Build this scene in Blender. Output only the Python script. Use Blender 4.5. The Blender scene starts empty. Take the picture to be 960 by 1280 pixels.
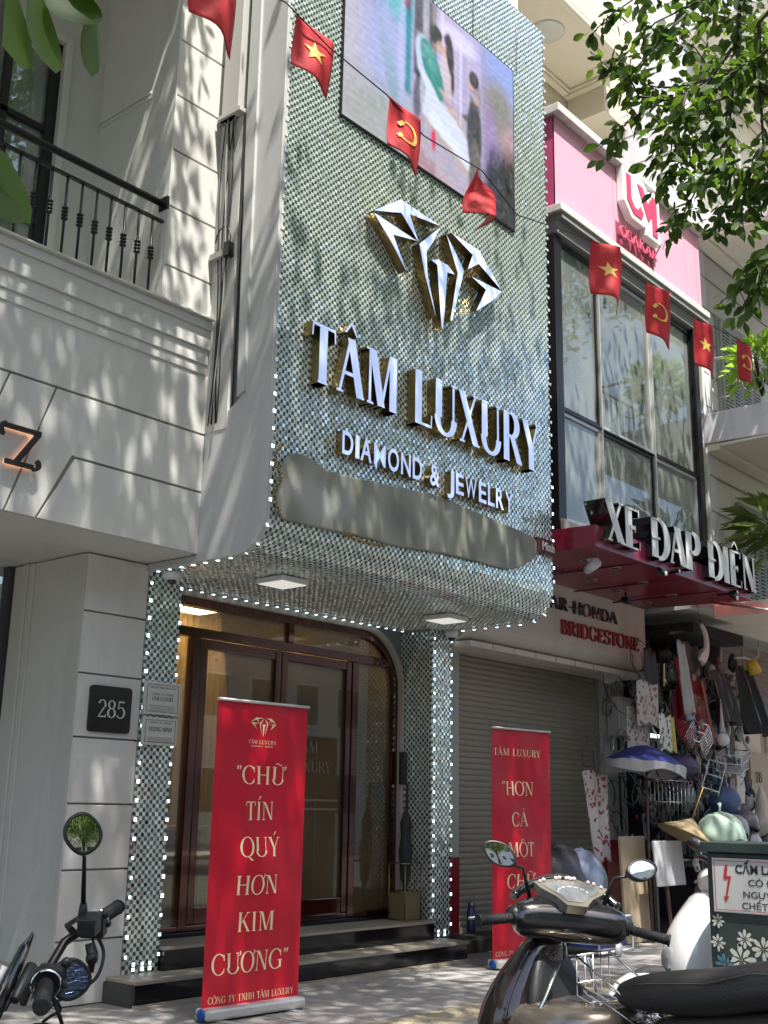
import bpy, math, random
import numpy as np
from mathutils import Vector, Matrix
random.seed(7); RNG = np.random.default_rng(7)
PI = math.pi
SC = bpy.context.scene
COL = SC.collection

# ------------------------------------------------------------------ camera
CAM_Z = 1.38
cd = bpy.data.cameras.new('camera'); cam = bpy.data.objects.new('camera', cd); COL.objects.link(cam)
cd.sensor_fit = 'VERTICAL'; cd.sensor_height = 24.0; cd.sensor_width = 18.0
cd.lens = 1422.94 / 1280 * 24.0
cd.clip_start = 0.05; cd.clip_end = 600
_vx = Vector((1265., 393., 1422.94)).normalized()
_vz = Vector((105., -5490., 1422.94)).normalized()
_vz = (_vz - _vx * _vz.dot(_vx)).normalized()
_vy = _vz.cross(_vx)
rows = [Vector((_vx[i], _vy[i], _vz[i])) for i in range(3)]        # camera right, down, forward in world space
cam.matrix_world = Matrix(((rows[0][0], -rows[1][0], -rows[2][0], 0), (rows[0][1], -rows[1][1], -rows[2][1], 0),
                           (rows[0][2], -rows[1][2], -rows[2][2], CAM_Z), (0, 0, 0, 1)))
SC.camera = cam

# ------------------------------------------------------------------ light
TO_SUN = Vector((-.15, -.40, 1.0)).normalized()
world = bpy.data.worlds.new('World'); SC.world = world; world.use_nodes = True
wn = world.node_tree.nodes; wl = world.node_tree.links
bg = wn['Background']
sky = wn.new('ShaderNodeTexSky'); sky.sky_type = 'NISHITA'; sky.sun_disc = False
sky.sun_elevation = math.asin(TO_SUN.z); sky.sun_rotation = math.atan2(TO_SUN.x, TO_SUN.y) % (2 * PI)
sky.air_density = 1.0; sky.dust_density = 3.0; sky.ozone_density = 1.0
wl.new(sky.outputs[0], bg.inputs[0]); bg.inputs[1].default_value = 0.135
sd = bpy.data.lights.new('sun', 'SUN'); so = bpy.data.objects.new('sun', sd); COL.objects.link(so)
sd.energy = 5.0; sd.angle = math.radians(0.53); sd.color = (1, .96, .9)
so.rotation_euler = TO_SUN.to_track_quat('Z', 'Y').to_euler()
SC.view_settings.view_transform = 'Standard'; SC.view_settings.look = 'None'
SC.view_settings.exposure = 1.27; SC.view_settings.gamma = 1.0
SC.view_settings.use_curve_mapping = False

# ------------------------------------------------------------------ materials
MATS = {}
def mat(name, col=(.5, .5, .5), rough=.6, metal=0., bump=0., bscale=40., var=0., vscale=3., dirt=0., dscale=1.2,
        emit=None, estr=1., spec=.5, coat=0., trans=0., aniso=None, sub=0.):
    if name in MATS: return MATS[name]
    m = bpy.data.materials.new(name); m.use_nodes = True
    nt = m.node_tree; N = nt.nodes; L = nt.links; b = N['Principled BSDF']
    b.inputs['Base Color'].default_value = (*col, 1); b.inputs['Roughness'].default_value = rough
    b.inputs['Metallic'].default_value = metal; b.inputs['Specular IOR Level'].default_value = spec
    b.inputs['Coat Weight'].default_value = coat; b.inputs['Transmission Weight'].default_value = trans
    if emit: b.inputs['Emission Color'].default_value = (*emit, 1); b.inputs['Emission Strength'].default_value = estr
    co = None
    if var or dirt or bump:
        tc = N.new('ShaderNodeTexCoord'); co = tc.outputs['Object']
    last = None
    if var:
        n = N.new('ShaderNodeTexNoise'); n.inputs['Scale'].default_value = vscale; n.inputs['Detail'].default_value = 6
        n.inputs['Roughness'].default_value = .6; L.new(co, n.inputs['Vector'])
        mx = N.new('ShaderNodeMix'); mx.data_type = 'RGBA'
        mx.inputs['A'].default_value = (*[c * (1 - var) for c in col], 1); mx.inputs['B'].default_value = (*[min(1, c * (1 + var)) for c in col], 1)
        L.new(n.outputs[0], mx.inputs['Factor']); last = mx.outputs['Result']
    if dirt:
        mp = N.new('ShaderNodeMapping'); mp.inputs['Scale'].default_value = (1.5, 1.5, .16); L.new(co, mp.inputs['Vector'])
        n = N.new('ShaderNodeTexNoise'); n.inputs['Scale'].default_value = dscale; n.inputs['Detail'].default_value = 8
        n.inputs['Roughness'].default_value = .7; L.new(mp.outputs[0], n.inputs['Vector'])
        cr = N.new('ShaderNodeValToRGB'); cr.color_ramp.elements[0].position = .5; cr.color_ramp.elements[1].position = .78
        L.new(n.outputs[0], cr.inputs[0])
        ml = N.new('ShaderNodeMath'); ml.operation = 'MULTIPLY'; ml.inputs[1].default_value = dirt; L.new(cr.outputs[0], ml.inputs[0])
        mx = N.new('ShaderNodeMix'); mx.data_type = 'RGBA'
        if last: L.new(last, mx.inputs['A'])
        else: mx.inputs['A'].default_value = (*col, 1)
        mx.inputs['B'].default_value = (col[0] * .38, col[1] * .36, col[2] * .33, 1)
        L.new(ml.outputs[0], mx.inputs['Factor']); last = mx.outputs['Result']
    if last: L.new(last, b.inputs['Base Color'])
    if bump:
        n = N.new('ShaderNodeTexNoise'); n.inputs['Scale'].default_value = bscale; n.inputs['Detail'].default_value = 5
        L.new(co, n.inputs['Vector'])
        bp = N.new('ShaderNodeBump'); bp.inputs['Strength'].default_value = bump; bp.inputs['Distance'].default_value = .02
        L.new(n.outputs[0], bp.inputs['Height']); L.new(bp.outputs[0], b.inputs['Normal'])
    MATS[name] = m; return m

def mat_attr(name, emit=0., rough=.5):
    m = bpy.data.materials.new(name); m.use_nodes = True; N = m.node_tree.nodes; L = m.node_tree.links
    b = N['Principled BSDF']; a = N.new('ShaderNodeAttribute'); a.attribute_name = 'print'
    b.inputs['Roughness'].default_value = rough
    if emit:
        b.inputs['Base Color'].default_value = (.03, .03, .03, 1)
        L.new(a.outputs['Color'], b.inputs['Emission Color']); b.inputs['Emission Strength'].default_value = emit
    else: L.new(a.outputs['Color'], b.inputs['Base Color'])
    return m

def mat_leaf(name, c1, c2, trans=.35):
    m = bpy.data.materials.new(name); m.use_nodes = True; N = m.node_tree.nodes; L = m.node_tree.links
    b = N['Principled BSDF']; out = N['Material Output']
    oi = N.new('ShaderNodeNewGeometry'); ob = N.new('ShaderNodeObjectInfo')
    ad = N.new('ShaderNodeMath'); ad.operation = 'ADD'; L.new(oi.outputs['Random Per Island'], ad.inputs[0]); L.new(ob.outputs['Random'], ad.inputs[1])
    fr = N.new('ShaderNodeMath'); fr.operation = 'FRACT'; L.new(ad.outputs[0], fr.inputs[0])
    mx = N.new('ShaderNodeMix'); mx.data_type = 'RGBA'; mx.inputs['A'].default_value = (*c1, 1); mx.inputs['B'].default_value = (*c2, 1)
    L.new(fr.outputs[0], mx.inputs['Factor']); L.new(mx.outputs['Result'], b.inputs['Base Color'])
    b.inputs['Roughness'].default_value = .48; b.inputs['Specular IOR Level'].default_value = .35
    t = N.new('ShaderNodeBsdfTranslucent')
    hs = N.new('ShaderNodeHueSaturation'); hs.inputs['Value'].default_value = 3.2; hs.inputs['Hue'].default_value = .48; hs.inputs['Saturation'].default_value = 1.1
    L.new(mx.outputs['Result'], hs.inputs['Color']); L.new(hs.outputs[0], t.inputs['Color'])
    ms = N.new('ShaderNodeMixShader'); ms.inputs[0].default_value = trans
    L.new(b.outputs[0], ms.inputs[1]); L.new(t.outputs[0], ms.inputs[2]); L.new(ms.outputs[0], out.inputs['Surface'])
    MATS[name] = m; return m

def mat_glass(name, tint=(.8, .85, .82), alpha=.5, rough=.02, dust_and_glare=0., dcol=(.5, .5, .5)):
    """window glass: a see-through share and a glossy share"""
    m = bpy.data.materials.new(name); m.use_nodes = True; N = m.node_tree.nodes; L = m.node_tree.links
    N.remove(N['Principled BSDF']); out = N['Material Output']
    t = N.new('ShaderNodeBsdfTransparent'); t.inputs[0].default_value = (*tint, 1)
    g = N.new('ShaderNodeBsdfGlossy'); g.inputs['Roughness'].default_value = rough; g.inputs[0].default_value = (.95, .97, .96, 1)
    fr = N.new('ShaderNodeFresnel'); fr.inputs[0].default_value = 1.5
    ma = N.new('ShaderNodeMath'); ma.operation = 'MULTIPLY_ADD'; ma.inputs[1].default_value = 1.0; ma.inputs[2].default_value = 1 - alpha
    L.new(fr.outputs[0], ma.inputs[0]); ma.use_clamp = True
    ms = N.new('ShaderNodeMixShader'); L.new(ma.outputs[0], ms.inputs[0]); L.new(t.outputs[0], ms.inputs[1]); L.new(g.outputs[0], ms.inputs[2])
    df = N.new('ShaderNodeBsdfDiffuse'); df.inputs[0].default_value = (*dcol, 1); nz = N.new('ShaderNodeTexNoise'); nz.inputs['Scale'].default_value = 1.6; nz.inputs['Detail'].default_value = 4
    tc = N.new('ShaderNodeTexCoord'); L.new(tc.outputs['Object'], nz.inputs['Vector']); dm_ = N.new('ShaderNodeMath'); dm_.operation = 'MULTIPLY'; dm_.inputs[1].default_value = dust_and_glare * 2; L.new(nz.outputs[0], dm_.inputs[0])
    m2 = N.new('ShaderNodeMixShader'); L.new(dm_.outputs[0], m2.inputs[0]); L.new(ms.outputs[0], m2.inputs[1]); L.new(df.outputs[0], m2.inputs[2])  # pale diffuse share: dust, and brightness standing in for reflected light
    L.new(m2.outputs[0], out.inputs['Surface']); MATS[name] = m; return m

white = mat('white_paint', (.60, .595, .555), .55, bump=.08, bscale=25, var=.07, dirt=.42, dscale=.9)
white2 = mat('white_panel', (.62, .615, .575), .5, bump=.05, bscale=30, var=.06, dirt=.32, dscale=1.1)
joint = mat('joint', (.27, .265, .24), .9)
cladding = mat('grey_cladding', (.50, .50, .48), .38, var=.04, dirt=.2, bump=.03, bscale=6)
mirror = mat('mirror_tile', (.90, .985, .93), .17, metal=.66)
dark_tile = mat('dark_mirror_tile', (.20, .24, .225), .15, metal=.85)
backing = mat('grey_backing', (.16, .17, .165), .5)
gold = mat('gold_metal', (.30, .21, .085), .20, metal=1., var=.5, vscale=30, bump=.5, bscale=30)
lit_face = mat('letter_face', (.48, .55, .80), .35, emit=(.50, .64, 1.), estr=.26)
led = mat('led', (.9, .95, 1), .3, emit=(.70, .88, 1.), estr=2.2)
red_banner = mat('red_banner', (.50, .004, .022), .34, bump=.03, bscale=3)
red_flag = mat('red_flag', (.50, .018, .022), .7, bump=.1, bscale=60)
yellow = mat('flag_yellow', (.85, .55, .12), .6)
cream_print = mat('cream_print', (.85, .68, .42), .4)
black_metal = mat('black_metal', (.012, .012, .013), .35, metal=.2)
black_plastic = mat('black_plastic', (.014, .014, .015), .42, bump=.1, bscale=160)
gloss_black = mat('gloss_black', (.008, .008, .009), .12, coat=1.)
granite = mat('black_granite', (.010, .010, .011), .10, var=.4, vscale=120)
nosing = mat('beige_stone', (.33, .29, .23), .5, var=.12, vscale=20, dirt=.3)
bronze = mat('bronze_frame', (.13, .055, .040), .10, metal=.9, var=.4, vscale=3, coat=.6)
chrome = mat('chrome', (.8, .8, .8), .12, metal=1.)
steel = mat('steel', (.45, .45, .44), .35, metal=.9)
alu = mat('aluminium', (.62, .62, .6), .4, metal=.6, dirt=.2)
grey_plastic = mat('grey_plastic', (.45, .45, .42), .5, dirt=.3, dscale=5)
pink = mat('pink_panel', (.76, .37, .48), .45, var=.05, vscale=1.5, dirt=.1, dscale=1.5)
darkpink = mat('dark_pink_panel', (.45, .07, .17), .4)
concrete = mat('weathered_coping', (.60, .59, .56), .8, bump=.2, bscale=30, var=.1, dirt=.6, dscale=2.5)
maroon = mat('maroon_panel', (.21, .013, .038), .28, var=.08, vscale=2)
cream = mat('cream_wall', (.79, .74, .62), .7, bump=.05, var=.05, dirt=.12)
lilac = mat('weathered_lilac_wall', (.73, .71, .76), .8, bump=.15, bscale=15, var=.1, dirt=.5, dscale=2.)
mint = mat('mint_wall', (.42, .46, .41), .6, dirt=.25)
shutter_m = mat('beige_shutter', (.36, .325, .26), .45, metal=.15, dirt=.2, dscale=3)
redpaint = mat('red_paint', (.28, .012, .02), .4)
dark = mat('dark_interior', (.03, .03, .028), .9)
asphalt = mat('asphalt', (.055, .054, .052), .85, bump=.5, bscale=120, var=.2, vscale=6)
paver_m = mat('grey_paver', (.30, .285, .27), .75, bump=.25, bscale=70, var=.18, vscale=5, dirt=.5, dscale=1.5)
grout = mat('grout', (.12, .115, .105), .95)
tactile_m = mat('yellow_tactile_paver', (.31, .27, .19), .8, bump=.3, bscale=60, var=.15, dirt=.5)
kerb_m = mat('kerb_stone', (.36, .35, .33), .8, bump=.2, dirt=.4)
bark = mat('bark', (.10, .075, .05), .9, bump=.8, bscale=18, var=.3, vscale=6)
twig = mat('twig', (.035, .028, .02), .8)
leafm = mat_leaf('leaf', (.022, .050, .010), (.060, .11, .018), .38)
leafdeep = mat_leaf('dark_leaf', (.020, .045, .010), (.045, .085, .016), .34)
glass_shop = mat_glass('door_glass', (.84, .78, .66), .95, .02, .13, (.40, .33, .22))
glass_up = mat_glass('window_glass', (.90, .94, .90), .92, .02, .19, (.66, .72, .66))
amber = mat('amber_wall', (.42, .30, .14), .6, var=.15, vscale=1.)
lamp_on = mat('ceiling_lamp_on', (.9, .85, .7), .5, emit=(1., .84, .6), estr=11)
rubber = mat('rubber', (.015, .015, .015), .7, bump=.2, bscale=80)
mirror_glass = mat('mirror_glass', (.9, .9, .9), .02, metal=1.)

# ------------------------------------------------------------------ mesh helpers
def smooth(P, n=6):
    P = [Vector(p) for p in P]; Q = [P[0] * 2 - P[1]] + P + [P[-1] * 2 - P[-2]]; out = []
    for i in range(1, len(Q) - 2):
        for k in range(n):
            t = k / n; a, b, c, d = Q[i - 1:i + 3]; out.append(tuple(.5 * ((2 * b) + (c - a) * t + (2 * a - 5 * b + 4 * c - d) * t * t + (-a + 3 * b - 3 * c + d) * t ** 3)))
    return out + [tuple(P[-1])]
class MB:
    def __init__(s): s.v = []; s.f = []; s.mi = []; s.smooth = []; s.cur = 0; s.sm = False
    def add(s, vs, fs, sm=None):
        o = len(s.v); s.v += [tuple(p) for p in vs]
        for f in fs: s.f.append(tuple(i + o for i in f)); s.mi.append(s.cur); s.smooth.append(s.sm if sm is None else sm)
    def box(s, x0, x1, y0, y1, z0, z1):
        s.add([(x0, y0, z0), (x1, y0, z0), (x1, y1, z0), (x0, y1, z0), (x0, y0, z1), (x1, y0, z1), (x1, y1, z1), (x0, y1, z1)],
              [(0, 3, 2, 1), (4, 5, 6, 7), (0, 1, 5, 4), (1, 2, 6, 5), (2, 3, 7, 6), (3, 0, 4, 7)], False); return s
    def prism(s, pts, fn, d0, d1):
        """pts 2-D outline, fn(u, v, d) -> 3-D; a solid between depths d0 and d1"""
        n = len(pts)
        s.add([fn(u, v, d0) for u, v in pts] + [fn(u, v, d1) for u, v in pts],
              [tuple(range(n)), tuple(range(2 * n - 1, n - 1, -1))] + [(i, i + n, (i + 1) % n + n, (i + 1) % n) for i in range(n)], False); return s
    def tube(s, pts, r, n=8, cap=True, ry=None):
        pts = [Vector(p) for p in pts]; rs = r if isinstance(r, (list, tuple)) else [r] * len(pts)
        V = []; F = []; up = Vector((0, 0, 1))
        t0 = (pts[1] - pts[0]).normalized()
        if abs(t0.dot(up)) > .95: up = Vector((1, 0, 0))
        a = t0.cross(up).normalized()
        for i, p in enumerate(pts):
            t = (pts[min(i + 1, len(pts) - 1)] - pts[max(i - 1, 0)]).normalized()
            a = (a - t * a.dot(t)).normalized(); b = t.cross(a)
            for k in range(n):
                th = 2 * PI * k / n; V.append(p + a * math.cos(th) * rs[i] + b * math.sin(th) * rs[i])
        for i in range(len(pts) - 1):
            for k in range(n): F.append((i * n + k, i * n + (k + 1) % n, (i + 1) * n + (k + 1) % n, (i + 1) * n + k))
        s.add(V, F, True)
        if cap:
            o = len(s.v) - len(V); 
            s.f.append(tuple(o + k for k in range(n - 1, -1, -1))); s.mi.append(s.cur); s.smooth.append(False)
            s.f.append(tuple(o + (len(pts) - 1) * n + k for k in range(n))); s.mi.append(s.cur); s.smooth.append(False)
        return s
    def lathe(s, c, axis, prof, n=20, sm=True):
        """prof: (radius, distance along axis) pairs"""
        c = Vector(c); ax = Vector(axis).normalized(); up = Vector((0, 0, 1)) if abs(ax.z) < .9 else Vector((1, 0, 0))
        a = ax.cross(up).normalized(); b = ax.cross(a); V = []; F = []
        for r, h in prof:
            for k in range(n):
                th = 2 * PI * k / n; V.append(c + ax * h + (a * math.cos(th) + b * math.sin(th)) * max(r, 1e-4))
        for i in range(len(prof) - 1):
            for k in range(n): F.append((i * n + k, i * n + (k + 1) % n, (i + 1) * n + (k + 1) % n, (i + 1) * n + k))
        s.add(V, F, sm); return s
    def loft(s, rings, cap=True, closed=True, sm=True):
        n = len(rings[0]); V = [p for r in rings for p in r]; F = []
        for i in range(len(rings) - 1):
            for k in range(n if closed else n - 1): F.append((i * n + k, i * n + (k + 1) % n, (i + 1) * n + (k + 1) % n, (i + 1) * n + k))
        if cap and closed: F += [tuple(range(n - 1, -1, -1)), tuple((len(rings) - 1) * n + k for k in range(n))]
        s.add(V, F, sm); return s
    def ball(s, c, r, n=12, m=8, sq=(1, 1, 1), jit=0.):
        V = []; F = []
        for i in range(m + 1):
            ph = PI * i / m
            for k in range(n):
                th = 2 * PI * k / n; q = 1 + (random.uniform(-jit, jit) if jit else 0)
                V.append((c[0] + r * q * sq[0] * math.sin(ph) * math.cos(th), c[1] + r * q * sq[1] * math.sin(ph) * math.sin(th), c[2] + r * q * sq[2] * math.cos(ph)))
        for i in range(m):
            for k in range(n): F.append((i * n + k, (i + 1) * n + k, (i + 1) * n + (k + 1) % n, i * n + (k + 1) % n))
        s.add(V, F, True); return s
    def mesh(s, name, mats):
        me = bpy.data.meshes.new(name); me.from_pydata(s.v, [], s.f); me.update()
        for m in (mats if isinstance(mats, (list, tuple)) else [mats]): me.materials.append(m)
        me.polygons.foreach_set('material_index', s.mi); me.polygons.foreach_set('use_smooth', s.smooth)
        return me
    def build(s, name, mats, parent=None, bevel=0., sub=0, label=None):
        o = link(name, s.mesh(name, mats), parent)
        if bevel:
            b = o.modifiers.new('bevel', 'BEVEL'); b.width = bevel; b.segments = 2; b.limit_method = 'ANGLE'
        if sub:
            b = o.modifiers.new('sub', 'SUBSURF'); b.levels = sub; b.render_levels = sub
        if label: o['label'] = label
        return o
def link(name, me, parent=None):
    o = bpy.data.objects.new(name, me); COL.objects.link(o)
    if parent: o.parent = parent; o.matrix_parent_inverse = Matrix.Identity(4)
    return o
def tag(o, label=None, cat=None, group=None, kind=None):
    if label: o['label'] = label
    if cat: o['category'] = cat
    if group: o['group'] = group
    if kind: o['kind'] = kind
    return o
def thing(name, label, cat, loc=(0, 0, 0), rz=0., group=None, rot=None):
    o = bpy.data.objects.new(name, None); COL.objects.link(o); o.empty_display_size = .2
    o.location = loc; o.rotation_euler = rot or (0, 0, rz)
    return tag(o, label, cat, group)
def bx(name, m, parent, x0, x1, y0, y1, z0, z1, bevel=0., label=None):
    return MB().box(x0, x1, y0, y1, z0, z1).build(name, m, parent, bevel, label=label)
def copy_tree(o, parent=None):
    c = o.copy(); COL.objects.link(c); c.parent = parent
    for ch in list(o.children): copy_tree(ch, c)
    return c
def np_mesh(name, V, F, mats, midx=None, smooth=False):
    """V (n,3), F (m,k) same k"""
    V = np.asarray(V, np.float32); F = np.asarray(F, np.int32); me = bpy.data.meshes.new(name); k = F.shape[1]
    me.vertices.add(len(V)); me.vertices.foreach_set('co', V.ravel())
    me.loops.add(F.size); me.loops.foreach_set('vertex_index', F.ravel())
    me.polygons.add(len(F)); me.polygons.foreach_set('loop_start', np.arange(0, F.size, k, dtype=np.int32))
    for m in (mats if isinstance(mats, (list, tuple)) else [mats]): me.materials.append(m)
    if midx is not None: me.polygons.foreach_set('material_index', np.asarray(midx, np.int32))
    me.polygons.foreach_set('use_smooth', np.full(len(F), smooth, bool)); me.update(calc_edges=True); return me
FY = lambda y: (lambda u, v, d: (u, y - d, v))                    # a wall facing -y : depth goes towards the street

# ------------------------------------------------------------------ serif lettering (own drawing, thick and thin strokes)
def bar(x0, y0, x1, y1, w0, w1=None):
    """stroke of horizontal width w (slanted stems keep flat ends)"""
    w1 = w0 if w1 is None else w1
    return [((x0 - w0 / 2, y0), (x0 + w0 / 2, y0)), ((x1 - w1 / 2, y1), (x1 + w1 / 2, y1))]
def hbar(x0, x1, y, h): return [((x0, y - h / 2), (x0, y + h / 2)), ((x1, y - h / 2), (x1, y + h / 2))]
def arc(cx, cy, rx, ry, a0, a1, wt, wn, n=16, ph=0):
    out = []
    for i in range(n + 1):
        a = math.radians(a0 + (a1 - a0) * i / n); c, s_ = math.cos(a), math.sin(a)
        w = wn + (wt - wn) * abs(math.cos(a + math.radians(ph))) ** 1.6
        out.append(((cx + (rx - w / 2) * c, cy + (ry - w / 2) * s_), (cx + (rx + w / 2) * c, cy + (ry + w / 2) * s_)))
    return out
def glyph(ch, T=.135, t=.045):
    S = lambda x, y, h=.11: hbar(x - h, x + h, y + (.02 if y < .5 else -.02), .04)
    G = []; base = ch; acc = []
    table = {'Â': ('A', '^'), 'Ữ': ('U', 'h~'), 'Í': ('I', "'"), 'Ý': ('Y', "'"), 'Ơ': ('O', 'h'), 'Ư': ('U', 'h'), 'Ả': ('A', '?'), 'Ộ': ('O', '^.'),
             'Ô': ('O', '^'), 'Ệ': ('E', '^.'), 'Ạ': ('A', '.'), 'Ê': ('E', '^'), 'É': ('E', "'"), 'Ọ': ('O', '.')}
    if ch in table: base, acc = table[ch]
    W = .7
    if base == 'A': W = .76; G = [bar(.10, .02, .37, .98, t), bar(.66, .02, .39, .99, T), hbar(.2, .55, .36, t * .9), S(.10, 0, .09), S(.66, 0, .11)]
    elif base == 'B': W = .64; G = [bar(.16, 0, .16, 1, T), hbar(.05, .32, .02, .04), hbar(.05, .32, .98, .04), arc(.3, .75, .25, .25, -90, 90, T * .9, t), arc(.31, .27, .29, .27, -90, 90, T, t), hbar(.2, .34, .51, t)]
    elif base == 'C': W = .72; G = [arc(.40, .5, .34, .5, 42, 318, T, t, 26), bar(.67, .66, .67, .95, .04), bar(.66, .10, .66, .3, .035)]
    elif base in 'DĐ':
        W = .76; G = [bar(.16, 0, .16, 1, T), arc(.30, .5, .41, .5, -90, 90, T, t, 22), hbar(.05, .32, .02, .04), hbar(.05, .32, .98, .04)]
        if base == 'Đ': G.append(hbar(-.02, .36, .5, .06))
    elif base == 'E': W = .62; G = [bar(.16, 0, .16, 1, T), hbar(.05, .55, .025, .05), hbar(.05, .53, .975, .05), hbar(.2, .42, .52, t), bar(.55, 0, .56, .2, .035), bar(.53, .82, .53, 1, .035), bar(.43, .43, .43, .61, .035)]
    elif base == 'G': W = .78; G = [arc(.40, .5, .34, .5, 42, 305, T, t, 26), bar(.67, .66, .67, .95, .04), bar(.66, .06, .66, .42, T * .9), hbar(.52, .78, .43, .04)]
    elif base == 'H': W = .84; G = [bar(.17, 0, .17, 1, T), bar(.67, 0, .67, 1, T), hbar(.2, .64, .52, t), S(.17, 0), S(.17, 1), S(.67, 0), S(.67, 1)]
    elif base == 'I': W = .34; G = [bar(.17, 0, .17, 1, T), S(.17, 0), S(.17, 1)]
    elif base == 'K': W = .78; G = [bar(.17, 0, .17, 1, T), bar(.24, .42, .62, .98, t), bar(.66, .02, .36, .60, T, T), S(.17, 0), S(.17, 1), S(.62, 1, .1), S(.67, 0, .1)]
    elif base == 'L': W = .62; G = [bar(.16, 0, .16, 1, T), S(.16, 1), hbar(.05, .56, .025, .05), bar(.56, 0, .575, .24, .04)]
    elif base == 'M': W = .98; G = [bar(.15, 0, .15, 1, t), bar(.22, .99, .48, .02, T), bar(.74, .98, .49, .02, t), bar(.82, 0, .82, 1, T), S(.15, 0, .09), S(.82, 0), hbar(.04, .25, .98, .04), hbar(.72, .93, .98, .04)]
    elif base == 'N': W = .82; G = [bar(.15, 0, .15, 1, t), bar(.20, .98, .66, .02, T), bar(.68, 0, .68, 1, t), S(.15, 0, .09), S(.68, 1, .09), hbar(.03, .2, .98, .04)]
    elif base == 'O': W = .80; G = [arc(.40, .5, .35, .51, 0, 360, T, t, 32)]
    elif base == 'P': W = .62; G = [bar(.16, 0, .16, 1, T), S(.16, 0), hbar(.05, .32, .98, .04), arc(.3, .73, .28, .27, -90, 90, T, t), hbar(.2, .32, .48, t)]
    elif base == 'Q': W = .80; G = [arc(.40, .5, .35, .51, 0, 360, T, t, 32), bar(.70, -.20, .42, .05, T * 1.1, T * .6)]
    elif base == 'R': W = .74; G = [bar(.16, 0, .16, 1, T), S(.16, 0), hbar(.05, .32, .98, .04), arc(.3, .75, .26, .25, -90, 90, T, t), hbar(.2, .32, .51, t), bar(.64, .01, .36, .52, T, T * .9), S(.68, 0, .08)]
    elif base == 'S': W = .58; G = [arc(.29, .75, .22, .25, 40, 270, T * .8, t), arc(.29, .26, .24, .26, 90, -140, T * .8, t), bar(.49, .68, .49, .94, .035), bar(.07, .06, .07, .33, .035)]
    elif base == 'T': W = .66; G = [bar(.33, 0, .33, 1, T), S(.33, 0, .13), hbar(.03, .63, .975, .05), bar(.03, .76, .045, 1, .035), bar(.63, .76, .615, 1, .035)]
    elif base == 'U': W = .80; G = [bar(.17, .3, .17, 1, T), bar(.66, .3, .66, 1, t), arc(.40, .31, .28, .31, 180, 360, T * .9, t), S(.17, 1), S(.66, 1, .09)]
    elif base == 'W': W = 1.0; G = [bar(.3, .02, .12, .98, T), bar(.32, .02, .5, .98, t), bar(.68, .02, .5, .98, T), bar(.7, .02, .88, .98, t), S(.12, 1, .1), S(.88, 1, .09)]
    elif base == 'X': W = .74; G = [bar(.13, .98, .61, .02, T), bar(.6, .98, .13, .02, t), S(.13, 1, .11), S(.6, 1, .09), S(.13, 0, .09), S(.62, 0, .11)]
    elif base == 'Y': W = .74; G = [bar(.37, 0, .37, .45, T), bar(.37, .42, .12, .98, T, T), bar(.39, .42, .62, .98, t), S(.37, 0), S(.12, 1), S(.62, 1, .09)]
    elif base == 'Z': W = .62; G = [hbar(.06, .56, .97, .06), hbar(.06, .58, .03, .06), bar(.14, .03, .48, .97, T), bar(.07, .8, .07, 1, .035), bar(.56, 0, .56, .22, .035)]
    elif base == '&': W = .8; G = [arc(.32, .77, .18, .23, 0, 360, .08, t), arc(.30, .28, .25, .28, 60, 330, T * .8, t), bar(.68, .02, .26, .66, T * .9)]
    elif base == '2': W = .56; G = [arc(.27, .72, .2, .28, 165, -25, .11, .05), bar(.08, .04, .40, .58, .06, .09), hbar(.06, .5, .03, .07), bar(.5, 0, .51, .18, .03)]
    elif base == '8': W = .56; G = [arc(.27, .76, .18, .24, 0, 360, .10, .045), arc(.27, .27, .22, .27, 0, 360, .11, .045)]
    elif base == '5': W = .56; G = [bar(.10, .52, .13, .97, .045), hbar(.11, .47, .96, .09), arc(.25, .32, .24, .32, 130, -150, .11, .045)]
    elif base == '-': W = .36; G = [hbar(.04, .32, .42, .08)]
    elif base == '.': W = .25; G = [hbar(.07, .17, .05, .1)]
    elif base == '“': W = .30; G = [bar(.05, .78, .10, 1, .05, .10), bar(.20, .78, .25, 1, .05, .10)]
    elif base == '”': W = .30; G = [bar(.08, .78, .12, 1, .04, .10), bar(.22, .78, .26, 1, .04, .10)]
    elif base == ' ': W = .42
    mid = {'A': .38, 'O': .40, 'U': .4, 'I': .17, 'Y': .37, 'E': .31}.get(base, .35)
    for a in acc:
        if a == '^': G += [bar(mid - .17, 1.06, mid, 1.27, .05, .06), bar(mid + .17, 1.06, mid, 1.27, .05, .06)]
        if a == "'": G += [bar(mid - .02, 1.08, mid + .12, 1.30, .035, .09)]
        if a == '~': G += [arc(mid - .08, 1.12, .09, .07, 180, 10, .04, .05, 6), arc(mid + .09, 1.16, .09, .07, 180, 350, .04, .05, 6)]
        if a == '?': G += [arc(mid, 1.2, .07, .07, 150, -60, .035, .03, 6), bar(mid + .01, 1.06, mid + .03, 1.14, .03)]
        if a == '.': G += [[((mid - .05, -.16), (mid - .05, -.15)), ((mid, -.20), (mid, -.10)), ((mid + .05, -.16), (mid + .05, -.15))]]
        if a == 'h': x = W - .1 if base == 'U' else W - .14; G += [arc(x, .98, .13, .13, -90, 45, .06, .04, 6)]
    return G, W
def text_width(txt, gap=.04): return sum(glyph(c)[1] + gap for c in txt) - gap
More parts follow.
